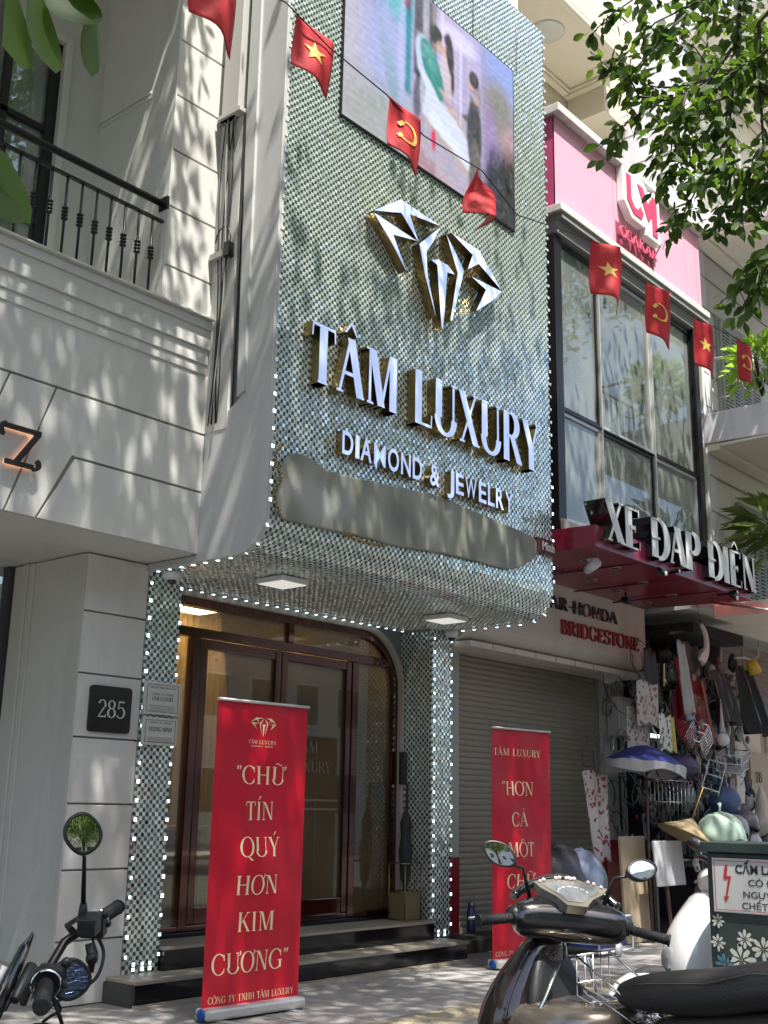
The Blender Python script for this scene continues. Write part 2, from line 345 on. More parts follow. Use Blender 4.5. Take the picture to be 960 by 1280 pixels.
def put_text(mb, txt, fn, x, y, h, width=None, sx=None, depth=.0, thick=.002, weight=1., gap=.04, solid=True):
    """adds serif text; fn(u,v,d)->3-D; x,y baseline start, h cap height"""
    tw = text_width(txt, gap)
    if sx is None: sx = (width / tw) if width else h
    cx = x; k = 0
    for c in txt:
        G, W = glyph(c, .135 * weight, .045 * weight)
        for st in G:
            k += 1; off = depth + thick + (k % 7) * max(.0003, thick * .012)
            n = len(st); V = []; F = []
            for a, b in st: V += [fn(cx + a[0] * sx, y + a[1] * h, off), fn(cx + b[0] * sx, y + b[1] * h, off)]
            for i in range(n - 1): F.append((2 * i, 2 * i + 1, 2 * i + 3, 2 * i + 2))
            mb.cur = 0; mb.add(V, F, False)
            if solid:
                V2 = []
                for a, b in st: V2 += [fn(cx + a[0] * sx, y + a[1] * h, depth), fn(cx + b[0] * sx, y + b[1] * h, depth)]
                VV = V + V2; o = 2 * n; F2 = []
                for i in range(n - 1): F2 += [(2 * i, 2 * i + 2, 2 * i + 2 + o, 2 * i + o), (2 * i + 1, 2 * i + 1 + o, 2 * i + 3 + o, 2 * i + 3)]
                F2 += [(0, o, o + 1, 1), (2 * n - 2, 2 * n - 1, 2 * n - 1 + o, 2 * n - 2 + o)]
                mb.cur = 1; mb.add(VV, F2, False); mb.cur = 0
        cx += (W + gap) * sx
    return cx
def sans_mesh(txt, size, m, extrude=.0, offset=0.):
    """built-in sans font turned into a mesh in its own XY plane"""
    cu = bpy.data.curves.new('txt', 'FONT'); cu.body = txt; cu.size = size; cu.extrude = extrude; cu.offset = offset
    o = bpy.data.objects.new('txt', cu); COL.objects.link(o)
    dg = bpy.context.evaluated_depsgraph_get(); me = bpy.data.meshes.new_from_object(o.evaluated_get(dg))
    bpy.data.objects.remove(o); bpy.data.curves.remove(cu); me.materials.clear()
    for q in (m if isinstance(m, (list, tuple)) else [m]): me.materials.append(q)
    return me
def fit_text(name, txt, m, parent, fn, x0, z0, w, h, extrude=.0, offset=0., d=0., sidem=None):
    me = sans_mesh(txt, 1., [m] + ([sidem] if sidem else []), extrude=.5 if extrude else 0., offset=offset)
    n = len(me.vertices); co = np.zeros(n * 3, np.float32); me.vertices.foreach_get('co', co); co = co.reshape(-1, 3)
    lo, hi = co.min(0), co.max(0)
    caps = .7
    pts = []
    for p in co:
        u = x0 + (p[0] - lo[0]) / (hi[0] - lo[0]) * w; v = z0 + p[1] / caps * h; dd = d + (p[2] + .5) * extrude if extrude else d
        pts.append(fn(u, v, dd))
    me.vertices.foreach_set('co', np.array(pts, np.float32).ravel()); me.update()
    if sidem:
        for p in me.polygons:
            zs = [co[i][2] for i in p.vertices]
            p.material_index = 1 if max(zs) - min(zs) > .1 else 0
    return link(name, me, parent)

# ================================================================== GROUND
street = bx('street', asphalt, None, -60, 80, -14, 3.6, -.4, -.12); tag(street, kind='structure')
far_ground = bx('ground', asphalt, None, -250, 300, -250, 250, -.5, -.404); tag(far_ground, kind='structure')
walk = bx('pavement', grout, None, -12, 30, 3.72, 9.0, -.3, -.012); tag(walk, kind='structure')
kerb = bx('kerb', kerb_m, None, -12, 30, 3.6, 3.719, -.3, .0, .01); tag(kerb, kind='structure')
opp = bx('opposite_pavement', paver_m, None, -60, 80, -17, -10, -.3, 0); tag(opp, kind='structure')
pv = MB().box(0, .392, 0, .392, -.03, 0).mesh('paver', paver_m); tv = MB()
tv.box(0, .392, 0, .392, -.03, 0)
for i in range(6):
    for j in range(6): tv.lathe((.04 + i * .062, .04 + j * .062, 0), (0, 0, 1), [(.016, 0), (.010, .004), (0, .0045)], 6)
tvm = tv.mesh('tactile_paver', tactile_m)
npv = 0
for j in range(8):
    for i in range(26):
        x = 3.8 + i * .4; y = 3.74 + j * .4
        yel = j == 3
        if npv < 208:
            o = link('tactile_paver' if yel else 'paver', tvm if yel else pv, walk); o.location = (x, y, random.uniform(-.002, .002)); npv += 1
rest = MB()
for i in range(-20, 60):
    for j in range(8):
        x = 3.8 + i * .4
        if 0 <= i < 26: continue
        rest.box(x, x + .392, 3.74 + j * .4, 4.132 + j * .4, -.03, random.uniform(-.002, .001))
    for j in range(8, 13):
        x = 3.8 + i * .4
        rest.box(x, x + .392, 3.74 + j * .4, 4.132 + j * .4, -.03, random.uniform(-.002, .001))
r = rest.build('distant_pavers', paver_m, walk); tag(r, kind='stuff')

# ================================================================== THE MIRRORED JEWELLERY SHOP
shop = thing('jewellery_shop', 'narrow jewellery shop clad in small mirror tiles with white lights along its edges', 'shop', (7.4, 7.15, 0))
SX, SY = 7.4, 7.15
shop.location = (0, 0, 0)
X0, X1, YF, ZB, ZT, RC, YD = 5.45, 9.28, 5.84, 3.15, 9.68, .28, 7.58
prof = [(YF, ZT), (YF, ZB + RC)] + [(YF + RC - RC * math.cos(a), ZB + RC - RC * math.sin(a)) for a in [PI / 2 * i / 8 for i in range(1, 9)]]
mb = MB()
shell = prof + [(YD + .3, ZB), (YD + .3, ZB + .3), (7.0, ZB + .4), (7.0, ZT)]
mb.prism([(y + (.006 if y < 6.1 else .0), z + .006) for y, z in shell], lambda u, v, d: (X0 + .035 + d * (X1 - X0 - .05), u, v), 0, 1)
mb.build('sign_box', backing, shop)
# side sheet of the box, facing the white house
side = [(YF - .012, ZT), (YF - .012, ZB + RC)] + [(YF + RC - (RC + .012) * math.cos(a), ZB + RC - (RC + .012) * math.sin(a)) for a in [PI / 2 * i / 10 for i in range(1, 11)]]
side += [(7.148, ZB - .012), (7.148, 3.195), (6.556, 3.195), (6.556, 4.14), (6.17, 4.36), (6.17, 5.2), (6.24, 7.0), (6.24, ZT)]
sp = MB().prism(side, lambda u, v, d: (X0 - .02 + d, u, v), 0, .05).build('side_panel', cladding, shop, .004)
sp2 = MB().prism([(6.10, 4.40), (6.175, 4.37), (6.245, 7.0), (6.245, 9.68), (6.15, 9.68)], lambda u, v, d: (X0 - .045 + d, u, v), 0, .03).build('edge_flashing', cladding, shop)
MB().prism(side[:14], lambda u, v, d: (X1 - .03 + d, u, v), 0, .03)
bx('side_wall', white, shop, X1 - .05, X1 + .0, 6.0, 7.0, ZB + .1, ZT - .3)
# a white housing on top of the box and screen seams
bx('roof_housing', white2, shop, 6.2, 8.95, 5.95, 6.9, ZT - .1, ZT + .5)

def tile_field(P, U, Vv, Nn, half, h, tilt, odd):
    n = len(P); half = np.where(odd, half - .0004, half + .0013)[:, None]; h = np.where(odd, h - .0014, h + .0010)[:, None]; a = RNG.normal(0, tilt, (n, 1)); b = RNG.normal(0, tilt, (n, 1))
    N2 = Nn + a * U + b * Vv; N2 /= np.linalg.norm(N2, axis=1, keepdims=True)
    U2 = U - N2 * (U * N2).sum(1, keepdims=True); U2 /= np.linalg.norm(U2, axis=1, keepdims=True); V2 = np.cross(N2, U2)
    corners = [(-1, -1), (1, -1), (1, 1), (-1, 1)]; VV = []
    for cx, cy in corners: VV.append(P + U * cx * half + Vv * cy * half)
    t = half - .0022
    for cx, cy in corners: VV.append(P + Nn * h + U2 * cx * t + V2 * cy * t)
    V = np.stack(VV, 1).reshape(-1, 3); base = (np.arange(n) * 8)[:, None]
    fs = np.array([(4, 5, 6, 7), (0, 1, 5, 4), (1, 2, 6, 5), (2, 3, 7, 6), (3, 0, 4, 7)])
    F = (base[:, None, :] + fs[None]).reshape(-1, 4)
    return V, F
PITCH = .030
def arclen_profile():
    pts = [(YF, ZT)]; 
    L = [0.]; out = []
    pr = prof + [(YD, ZB)]
    total = 0
    for i in range(len(pr) - 1): total += math.dist(pr[i], pr[i + 1])
    n = int(total / PITCH); seg = 0; acc = 0
    for k in range(n):
        s_ = (k + .5) * PITCH; a = 0
        for i in range(len(pr) - 1):
            d = math.dist(pr[i], pr[i + 1])
            if a + d >= s_:
                q = (s_ - a) / d; y = pr[i][0] + (pr[i + 1][0] - pr[i][0]) * q; z = pr[i][1] + (pr[i + 1][1] - pr[i][1]) * q
                ty, tz = (pr[i + 1][0] - pr[i][0]) / d, (pr[i + 1][1] - pr[i][1]) / d
                out.append((y, z, ty, tz)); break
            a += d
    return out
TP = []; TU = []; TV = []; TN = []; TM = []
ap = arclen_profile(); nx = int((X1 - X0 - .02) / PITCH)
for k, (y, z, ty, tz) in enumerate(ap):
    ny, nz = tz, -ty                       # outward : street / down
    for i in range(nx):
        TP.append((X0 + .03 + (i + .5) * PITCH, y, z)); TU.append((1, 0, 0)); TV.append((0, -ty, -tz)); TN.append((0, ny, nz)); TM.append((i + k) % 2)
def flat_tiles(x0, x1, z0, z1, y, face='front'):
    n = int(round((x1 - x0) / PITCH)); m = int((z1 - z0) / PITCH)
    for i in range(n):
        for k in range(m):
            c = (i + .5) * (x1 - x0) / n; z = z0 + (k + .5) * PITCH
            if face == 'front': TP.append((x0 + c, y, z)); TU.append((1, 0, 0)); TV.append((0, 0, 1)); TN.append((0, -1, 0))
            else: TP.append((y, x0 + c, z)); TU.append((0, -1, 0)); TV.append((0, 0, 1)); TN.append((-1, 0, 0))
            TM.append((i + k) % 2)
# piers : left one beside the white house, right one at the steps
bx('left_pier', backing, shop, 5.455, 5.79, 7.156, 7.64, .165, ZB + .01)
bx('right_pier', backing, shop, 9.056, 9.37, 7.156, 7.64, .165, ZB + .01)
flat_tiles(5.46, 5.79, .17, ZB, 7.155); flat_tiles(9.055, 9.37, .17, ZB, 7.155); flat_tiles(7.16, 7.60, .34, ZB, 9.055, 'side')
TP, TU, TV, TN = [np.array(a, float) for a in (TP, TU, TV, TN)]
V, F = tile_field(TP, TU, TV, TN, PITCH / 2 - .0006, .0035, .06, np.array(TM) == 1)
tm = np.repeat(np.array(TM) * 1, 5)
o = link('mirror_tile', np_mesh('mirror_tile', V, F, [mirror, dark_tile], tm), shop); tag(o, kind='stuff')

for x_ in (7.30, 7.95, 8.72): MB().tube([(x_, YF - .012, 8.86), (x_ + .01, YF - .014, 9.3), (x_, YF - .012, ZT)], .004, 5).build('hanging_wire', backing, shop)
# light points: a small plate with four glowing dots, dimmed in the upper copies to mimic daylight washing them out
lm = MB(); lm.cur = 1; lm.box(-.0145, .0145, -.002, .004, -.0145, .0145); lm.cur = 0
for sx in (-1, 1):
    for sz in (-1, 1): lm.ball((sx * .0072, -.004, sz * .0072), .0055, 6, 4, (1, .5, 1))
ledmesh = lm.mesh('led_light', [led, steel]); dimmesh = lm.mesh('led_light', [mat('led_in_daylight', (.75, .80, .82), .3, emit=(.7, .85, 1.), estr=.25), steel])
def leds(pts, rot=(0, 0, 0)):
    for p in pts:
        o = link('led_light', ledmesh if p[2] < 4.6 else dimmesh, shop); o.location = p; o.scale = [random.uniform(.85, 1.12)] * 3; o.rotation_euler = rot
def line(a, b, step=.135):
    a, b = Vector(a), Vector(b); n = max(1, int((b - a).length / step)); return [a + (b - a) * ((i + .5) / n) for i in range(n)]
leds(line((X0 + .02, YF - .014, 3.45), (X0 + .02, YF - .014, ZT)))
leds(line((X1 - .02, YF - .014, 3.45), (X1 - .02, YF - .014, ZT)))
down = (-PI / 2, 0, 0)
for x in (X0 + .02, X1 - .02):
    for a in (.35, .9, 1.35):
        leds([(x, YF + RC - (RC + .014) * math.cos(a), ZB + RC - (RC + .014) * math.sin(a))], (-a, 0, 0))
down = (PI / 2, 0, 0)
leds(line((X0 + .02, 6.15, ZB - .014), (X0 + .02, 7.13, ZB - .014)), down)
leds(line((X1 - .02, 6.15, ZB - .014), (X1 - .02, 7.13, ZB - .014)), down)
leds(line((5.82, 7.47, ZB - .014), (9.02, 7.47, ZB - .014), .125), down)
leds(line((5.46, 7.17, ZB - .014), (5.80, 7.17, ZB - .014), .11), down)
leds(line((9.05, 7.17, ZB - .014), (9.37, 7.17, ZB - .014), .11), down)
for x in (5.475, 5.775, 9.072, 9.355): leds(line((x, 7.138, .22), (x, 7.138, ZB - .03), .135))
for x in (5.55, 5.63, 5.70, 9.16, 9.26): leds([(x, 7.138, .20), (x, 7.138, .235)])

# steps and threshold
bx('step', granite, shop, 5.335, 9.20, 6.82, 7.30, .0, .145); bx('step', granite, shop, 5.80, 9.05, 7.10, 7.75, .145, .315)
bx('step_nosing', nosing, shop, 5.32, 9.22, 6.80, 7.30, .145, .17, .004); bx('step_nosing', nosing, shop, 5.795, 9.05, 7.08, 7.75, .317, .34, .004)
bx('kerb_strip', nosing, shop, 5.30, 9.3, 6.70, 6.80, -.02, .02, .004)
bx('step_side', mat('dark_stone', (.06, .058, .052), .6, dirt=.4), shop, 5.30, 5.334, 6.82, 7.14, 0, .144)
bx('doorstep', granite, shop, 5.8, 9.0, 7.50, 7.70, .34, .375, .003)

# entrance: bronze frame with a round right shoulder, fanlights and two doors
ent = MB()
def frame_outline(x0, x1, z0, z1, r, n=10):
    return [(x0, z0), (x0, z1)] + [(x1 - r + r * math.sin(PI / 2 * i / n), z1 - r + r * math.cos(PI / 2 * i / n)) for i in range(n + 1)] + [(x1, z0)]
def band(mb, x0, x1, z0, z1, r, w, y0, y1):
    a = frame_outline(x0, x1, z0, z1, r); b = frame_outline(x0 + w, x1 - w, z0, z1 - w, max(.01, r - w))
    for i in range(len(a) - 1):
        q = [a[i], a[i + 1], b[i + 1], b[i]]
        if math.dist(a[i], a[i + 1]) < 1e-5: continue
        mb.add([(u, y0, v) for u, v in q] + [(u, y1, v) for u, v in q], [(0, 1, 2, 3), (0, 4, 5, 1), (1, 5, 6, 2), (2, 6, 7, 3), (3, 7, 4, 0)], False)
jm = MB(); band(jm, 5.79, 9.045, .34, ZB - .005, .62, .055, 7.50, 7.66); jm.build('stone_jamb', mat('cream_jamb', (.40, .37, .31), .4, dirt=.1), shop)
fm = MB(); band(fm, 5.85, 8.985, .375, ZB - .06, .56, .07, 7.54, 7.64); fm.build('door_frame', bronze, shop)
spand = MB(); out = frame_outline(5.79, 9.045, .34, ZB - .005, .62)
spand.add([(9.053, 7.56, ZB)] + [(u, 7.56, v) for u, v in out[2:-1]], [tuple(range(len(out) - 2))]); spand.build('corner_panel', backing, shop)
bx('transom', bronze, shop, 5.92, 8.915, 7.545, 7.635, 2.76, 2.84, .006)
for x in (7.44,): bx('fanlight_mullion', bronze, shop, x - .035, x + .035, 7.547, 7.633, 2.842, ZB - .13, .006)
for x in (6.32, 8.34): bx('mullion', bronze, shop, x - .045, x + .045, 7.543, 7.637, .378, 2.759, .008)
bx('threshold', bronze, shop, 5.92, 8.915, 7.55, 7.63, .376, .42, .006)
pane_glass = [('fanlight_pane', 5.92, 7.405, 2.84, 3.02), ('side_pane', 5.92, 6.275, .42, 2.76), ('side_pane', 8.385, 8.915, .42, 2.76)]
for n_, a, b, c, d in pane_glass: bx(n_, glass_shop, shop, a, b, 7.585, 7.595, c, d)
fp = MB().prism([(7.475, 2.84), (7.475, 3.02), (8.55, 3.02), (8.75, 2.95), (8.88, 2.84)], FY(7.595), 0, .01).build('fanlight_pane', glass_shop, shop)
for k, (a, b) in enumerate([(6.37, 7.33), (7.335, 8.29)]):
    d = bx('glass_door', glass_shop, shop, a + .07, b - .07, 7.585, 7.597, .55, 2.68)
    m_ = MB(); m_.box(a, a + .075, 7.55, 7.63, .425, 2.755); m_.box(b - .075, b, 7.55, 7.63, .425, 2.755); m_.box(a + .075, b - .075, 7.552, 7.628, 2.67, 2.755); m_.box(a + .075, b - .075, 7.552, 7.628, .425, .56)
    m_.build('door_leaf_frame', bronze, d, .008)
    hx = b - .04 if k == 0 else a + .04
    h = MB().tube([(hx, 7.50, 1.0), (hx, 7.49, 1.1), (hx, 7.49, 2.0), (hx, 7.50, 2.1)], .014, 8); h.box(hx - .012, hx + .012, 7.49, 7.55, 1.08, 1.11); h.box(hx - .012, hx + .012, 7.49, 7.55, 1.99, 2.02)
    h.build('pull_handle', chrome, d)
    if k == 1:
        t = MB(); fr = mat('frosted_print', (.16, .13, .09), .5)
        t2 = MB(); put_text(t2, 'TÂM', FY(7.584), 7.56, 1.86, .10, width=.32, thick=.001, solid=False); t2.build('door_lettering', fr, d); t2 = MB(); put_text(t2, 'LUXURY', FY(7.584), 7.52, 1.68, .10, width=.55, thick=.001, solid=False)
        t2.build('door_lettering', fr, d)
        for zz in (1.42, 1.34): bx('door_stripe', fr, d, 7.46, 8.17, 7.5825, 7.5835, zz, zz + .02)
# interior seen through the glass
bx('shop_back_wall', amber, shop, 5.6, 9.05, 9.4, 9.5, .3, 3.3); bx('shop_side_wall', amber, shop, 5.5, 5.6, 7.66, 9.5, .3, 3.3)
bx('shop_side_wall', amber, shop, 9.06, 9.14, 7.66, 9.5, .3, 3.3); bx('shop_ceiling', white, shop, 5.6, 9.05, 7.7, 9.4, 3.2, 3.3)
bx('shop_floor', mat('shop_floor', (.3, .25, .2), .2), shop, 5.6, 9.05, 7.66, 9.4, .3, .335)
for i in range(4): bx('ceiling_light', lamp_on, shop, 6.1 + i * .8, 6.4 + i * .8, 8.3, 8.6, 3.17, 3.199)
cu_ = MB()
for i in range(90):
    x = 5.65 + i * .038; cu_.add([(x, 8.75 + .03 * (i % 2), 1.0), (x + .038, 8.75 + .03 * ((i + 1) % 2), 1.0), (x + .038, 8.75 + .03 * ((i + 1) % 2), 3.2), (x, 8.75 + .03 * (i % 2), 3.2)], [(0, 1, 2, 3)], True)
cu_.build('curtain', mat('ochre_curtain', (.50, .36, .17), .8), shop)
# things behind the glass
ct = thing('counter', 'dark low counter standing behind the left glass pane of the shop', 'counter')
bx('cabinet', mat('counter_wood', (.05, .035, .03), .3), ct, 6.1, 6.95, 8.1, 8.5, .335, 1.15, .01); bx('counter_top', mat('counter_top', (.5, .48, .44), .2), ct, 6.05, 7.0, 8.05, 8.55, 1.151, 1.19, .008)
vs = thing('flower_vase', 'vase of dark red flowers behind the right glass door of the shop', 'vase')
MB().lathe((7.95, 7.95, .335), (0, 0, 1), [(.1, 0), (.16, .2), (.13, .45), (.07, .6), (.09, .66)], 16).build('vase', mat('vase_glaze', (.10, .02, .02), .2), vs)
fb = MB()
for i in range(26):
    a = random.uniform(0, 2 * PI); rr = random.uniform(0, .26); fb.ball((7.95 + rr * math.cos(a), 7.95 + rr * math.sin(a) * .6, 1.0 + random.uniform(-.05, .3) - rr * .4), random.uniform(.03, .06), 7, 5, jit=.2)
fb.build('flowers', mat('dark_flowers', (.22, .02, .03), .6), vs)
st = MB()
for i in range(10):
    a = i * .63; st.tube([(7.95, 7.95, .95), (7.95 + .1 * math.cos(a), 7.95 + .1 * math.sin(a), 1.2), (7.95 + .25 * math.cos(a), 7.95 + .2 * math.sin(a), 1.45 + .1 * (i % 3))], .006, 5)
st.build('stems', leafdeep, vs)
cg = thing('gift_bag', 'round dark red parcel with a gold ball behind the right glass door', 'parcel')
MB().ball((8.1, 7.85, .55), .2, 12, 8, (1, .8, .9), jit=.04).build('wrapping', mat('wrap', (.16, .01, .02), .3), cg); MB().ball((8.12, 7.68, .68), .07, 10, 8).build('gold_ball', gold, cg)

# LED screen with its picture (flat print shown as a coloured grid)
scr = thing('video_screen', 'large video screen high on the mirrored front showing customers at a jewellery counter', 'screen', (7.35, YF, 7.0)); scr.location = (0, 0, 0)
SX0, SX1, SZ0, SZ1 = 6.08, 8.63, 7.0, 8.83
bx('screen_case', black_metal, scr, SX0 - .015, SX1 + .015, YF - .026, YF - .006, SZ0 - .015, SZ1 + .015)
gw, gh = 230, 165
uu, vv = np.meshgrid(np.linspace(0, 1, gw + 1), np.linspace(0, 1, gh + 1))
img = np.zeros((gh + 1, gw + 1, 3)); img[:] = (.30, .32, .46)
def soft(mask, col, a=1.):
    global img
    m_ = np.clip(mask, 0, 1)[..., None] * a; img = img * (1 - m_) + np.array(col) * m_
def ell(cx, cy, rx, ry, s_=.15, rot=0.):
    c, s2 = math.cos(rot), math.sin(rot); du, dv = uu - cx, vv - cy; a = (du * c + dv * s2) / rx; b = (-du * s2 + dv * c) / ry
    return (1 - np.sqrt(a * a + b * b)) / s_ + .5
def rect(x0, x1, y0, y1, s_=.004): return np.minimum(np.minimum((uu - x0) / s_, (x1 - uu) / s_), np.minimum((vv - y0) / s_, (y1 - vv) / s_))
def poly(ps, s_=.004):
    m_ = np.full(uu.shape, 1e9); n = len(ps)
    for i in range(n):
        (x0, y0), (x1, y1) = ps[i], ps[(i + 1) % n]; L_ = math.hypot(x1 - x0, y1 - y0)
        m_ = np.minimum(m_, ((x1 - x0) * (vv - y0) - (y1 - y0) * (uu - x0)) / L_ / s_)
    return m_
# left third: a blurred figure in teal
soft(rect(-1, .36, -1, 2, .01), (.36, .36, .44)); soft(ell(.13, .97, .10, .28, .6), (.14, .10, .13)); soft(ell(.06, .45, .08, .6, .9), (.42, .40, .46), .7); soft(ell(.22, .50, .13, .50, .9), (.32, .35, .58), .8)
soft(ell(.24, .93, .11, .22, .8, .4), (.12, .38, .40), .85); soft(rect(.31, .355, .35, 1, .012), (.04, .22, .26), .9); soft(rect(.30, .35, .84, 1, .012), (.26, .06, .09), .8)
soft(ell(.2, .08, .25, .22, .9), (.32, .33, .32), .9); soft(ell(.27, .3, .035, .3, .9, .25), (.20, .32, .36), .6); soft(ell(.30, .6, .02, .4, .9), (.40, .42, .62), .6)
# shop interior
soft(rect(.36, .78, -1, 2), (.33, .31, .42)); soft(rect(.365, .50, .50, 1), (.13, .12, .14)); soft(rect(.415, .455, .62, 1), (.42, .42, .46), .7); soft(rect(.47, .50, .55, 1), (.28, .24, .24), .8)
soft(rect(.50, .78, .50, 1.0), (.40, .36, .52)); soft(rect(.52, .545, .5, 1), (.52, .48, .60)); soft(rect(.55, .60, .2, .9), (.28, .26, .44)); soft(rect(.605, .63, .3, .95), (.42, .38, .50)); soft(rect(.64, .655, .35, .9), (.55, .52, .66)); soft(rect(.66, .69, .45, .85), (.36, .33, .46)); soft(rect(.70, .78, .5, .72), (.30, .25, .30))
for k in range(9): soft(rect(.50, .70, .56 + k * .045, .564 + k * .045), (.30, .27, .42), .55)
for k in range(5): soft(rect(.52 + k * .05, .524 + k * .05, .5, .95), (.30, .28, .42), .5)
soft(ell(.63, .9, .12, .06, .6), (.62, .60, .74), .6); soft(ell(.735, .62, .02, .03, .4), (.20, .35, .55), .8)
soft(rect(.36, .78, -.1, .17), (.40, .32, .36)); soft(rect(.36, .5, -.1, .10), (.34, .24, .28)); soft(poly([(.42, .30), (.74, .13), (.74, .30), (.50, .50), (.42, .48)]), (.50, .54, .70)); soft(poly([(.45, .30), (.72, .16), (.72, .22), (.47, .38)]), (.58, .62, .76), .7)
soft(poly([(.42, .28), (.74, .11), (.745, .14), (.42, .31)]), (.42, .33, .28)); soft(poly([(.46, .49), (.755, .31), (.76, .335), (.47, .515)]), (.44, .36, .32)); soft(poly([(.42, .10), (.70, -.04), (.74, .11), (.42, .28)]), (.36, .34, .42), .8)
for k in range(6): soft(ell(.50 + k * .035, .40 - k * .018, .008, .014, .5), (.60, .56, .50), .7)
soft(rect(.735, .75, .08, .33), (.40, .32, .30)); soft(rect(.44, .455, .06, .3), (.38, .33, .34)); soft(ell(.485, .20, .014, .06, .4), (.55, .08, .14))
soft(ell(.40, .42, .03, .16, .25, -.1), (.10, .10, .12), .8); soft(ell(.415, .45, .012, .14, .3), (.48, .48, .52), .7)
soft(ell(.452, .60, .068, .165, .14, .25), (.44, .50, .66)); soft(ell(.474, .60, .055, .16, .16, .32), (.09, .25, .23)); soft(ell(.465, .66, .03, .07, .4, .3), (.14, .32, .30), .8); soft(ell(.452, .50, .022, .10, .3, .7), (.52, .56, .70)); soft(ell(.512, .775, .026, .045, .2, .3), (.44, .31, .27)); soft(ell(.498, .835, .034, .042, .25), (.07, .055, .055)); soft(ell(.484, .80, .016, .035, .3), (.07, .055, .055))
soft(ell(.562, .62, .026, .15, .2, .1), (.48, .41, .46)); soft(ell(.560, .775, .018, .04, .25), (.45, .32, .29)); soft(ell(.580, .77, .022, .12, .25, .08), (.09, .045, .045)); soft(ell(.568, .845, .024, .035, .3), (.09, .045, .045)); soft(ell(.597, .62, .010, .08, .3), (.10, .05, .05))
soft(ell(.555, .50, .045, .014, .4, -.5), (.48, .35, .32)); soft(ell(.60, .455, .03, .012, .4, .2), (.48, .35, .32)); soft(ell(.735, .40, .048, .22, .15), (.11, .11, .12)); soft(ell(.742, .13, .042, .24, .25), (.17, .16, .16)); soft(ell(.715, .70, .020, .045, .2), (.45, .32, .28)); soft(ell(.733, .735, .032, .050, .25), (.08, .065, .06)); soft(ell(.745, .62, .02, .03, .4), (.44, .32, .28), .8)
soft(ell(.685, .47, .035, .018, .4, .5), (.12, .12, .13)); soft(ell(.66, .44, .012, .02, .4), (.45, .33, .29)); soft(ell(.72, .03, .012, .08, .4, .2), (.10, .09, .1), .8)
# a small mark and lettering on the left of the picture
for k in range(7): soft(poly([(.40 + .012 * k, .93), (.43, .80), (.433, .80), (.403 + .012 * k, .93)]), (.6, .62, .7), .8)
for k, w_ in ((0, .05), (1, .09), (2, .07)):
    for q in range(int(w_ / .012)): soft(rect(.375 + q * .013, .381 + q * .013, .74 - k * .05, .765 - k * .05), (.55, .57, .62), .7)
# right strip: blurred back view
soft(rect(.78, 2, -1, 2, .006), (.30, .28, .38)); soft(ell(.95, .97, .16, .22, .8), (.26, .32, .58), .9); soft(ell(.90, .66, .09, .17, .6), (.24, .23, .22)); soft(ell(.965, .45, .05, .14, .7), (.44, .28, .30), .8); soft(ell(.84, .40, .04, .25, .7), (.30, .22, .40), .8)
soft(ell(.97, .12, .13, .32, .6), (.07, .07, .075)); soft(ell(.86, .1, .06, .28, .7), (.09, .09, .11))
for _ in range(2):
    img[1:-1] = (img[:-2] + img[1:-1] * 2 + img[2:]) / 4; img[:, 1:-1] = (img[:, :-2] + img[:, 1:-1] * 2 + img[:, 2:]) / 4
_mot = np.repeat(np.repeat(RNG.normal(0, .02, ((gh + 4) // 4 + 1, (gw + 4) // 4 + 1, 1)), 4, 0), 4, 1)[:gh + 1, :gw + 1]
img = np.clip((img - .3) * 1.4 + .3, 0, 1) + _mot
img *= (1 + .05 * np.sin(vv * 160))[..., None]
img = np.clip(img + RNG.normal(0, .006, img.shape), 0, 1)
Vs = np.stack([SX0 + uu * (SX1 - SX0), np.full(uu.shape, YF - .028), SZ0 + vv * (SZ1 - SZ0)], -1).reshape(-1, 3)
ii = np.arange((gh + 1) * (gw + 1)).reshape(gh + 1, gw + 1)
Fs = np.stack([ii[:-1, :-1], ii[:-1, 1:], ii[1:, 1:], ii[1:, :-1]], -1).reshape(-1, 4)
screen_m = mat_attr('screen_picture', .50, .3); me = np_mesh('screen_picture', Vs, Fs, screen_m)
ca = me.color_attributes.new('print', 'FLOAT_COLOR', 'POINT'); ca.data.foreach_set('color', np.concatenate([img.reshape(-1, 3), np.ones((len(Vs), 1))], 1).astype(np.float32).ravel())
link('screen_picture', me, scr)

# raised logo of nine faceted pieces, mirror-gold sides, pale faces
lg = thing('diamond_logo', 'big faceted diamond emblem with gold sides and pale faces above the shop name', 'logo sign')
LC = [[(6.383, 6.194), (6.731, 6.451), (7.283, 6.433), (6.851, 6.364), (6.971, 6.152), (6.741, 6.326)], [(6.384, 6.175), (6.656, 6.162), (6.956, 6.151), (6.635, 6.078), (6.82, 5.806), (6.616, 6.001)],
      [(6.988, 6.135), (7.283, 6.419), (7.177, 6.225), (7.087, 6.103), (7.107, 5.885), (7.23, 5.532), (7.073, 5.871)], [(7.161, 6.049), (7.249, 6.092), (7.401, 6.093), (7.498, 6.041), (7.389, 6.02), (7.333, 5.452), (7.308, 5.468), (7.242, 6.035)],
      [(7.373, 6.388), (7.536, 6.239), (7.637, 6.132), (7.461, 5.571), (7.438, 5.58), (7.542, 6.074)], [(7.446, 6.436), (7.869, 6.433), (8.226, 6.164), (7.868, 6.293), (7.691, 6.167), (7.772, 6.346)],
      [(7.758, 6.119), (8.235, 6.15), (8.11, 6.021), (7.825, 5.803), (7.981, 6.073)]]
KF = 5.735 / 5.70
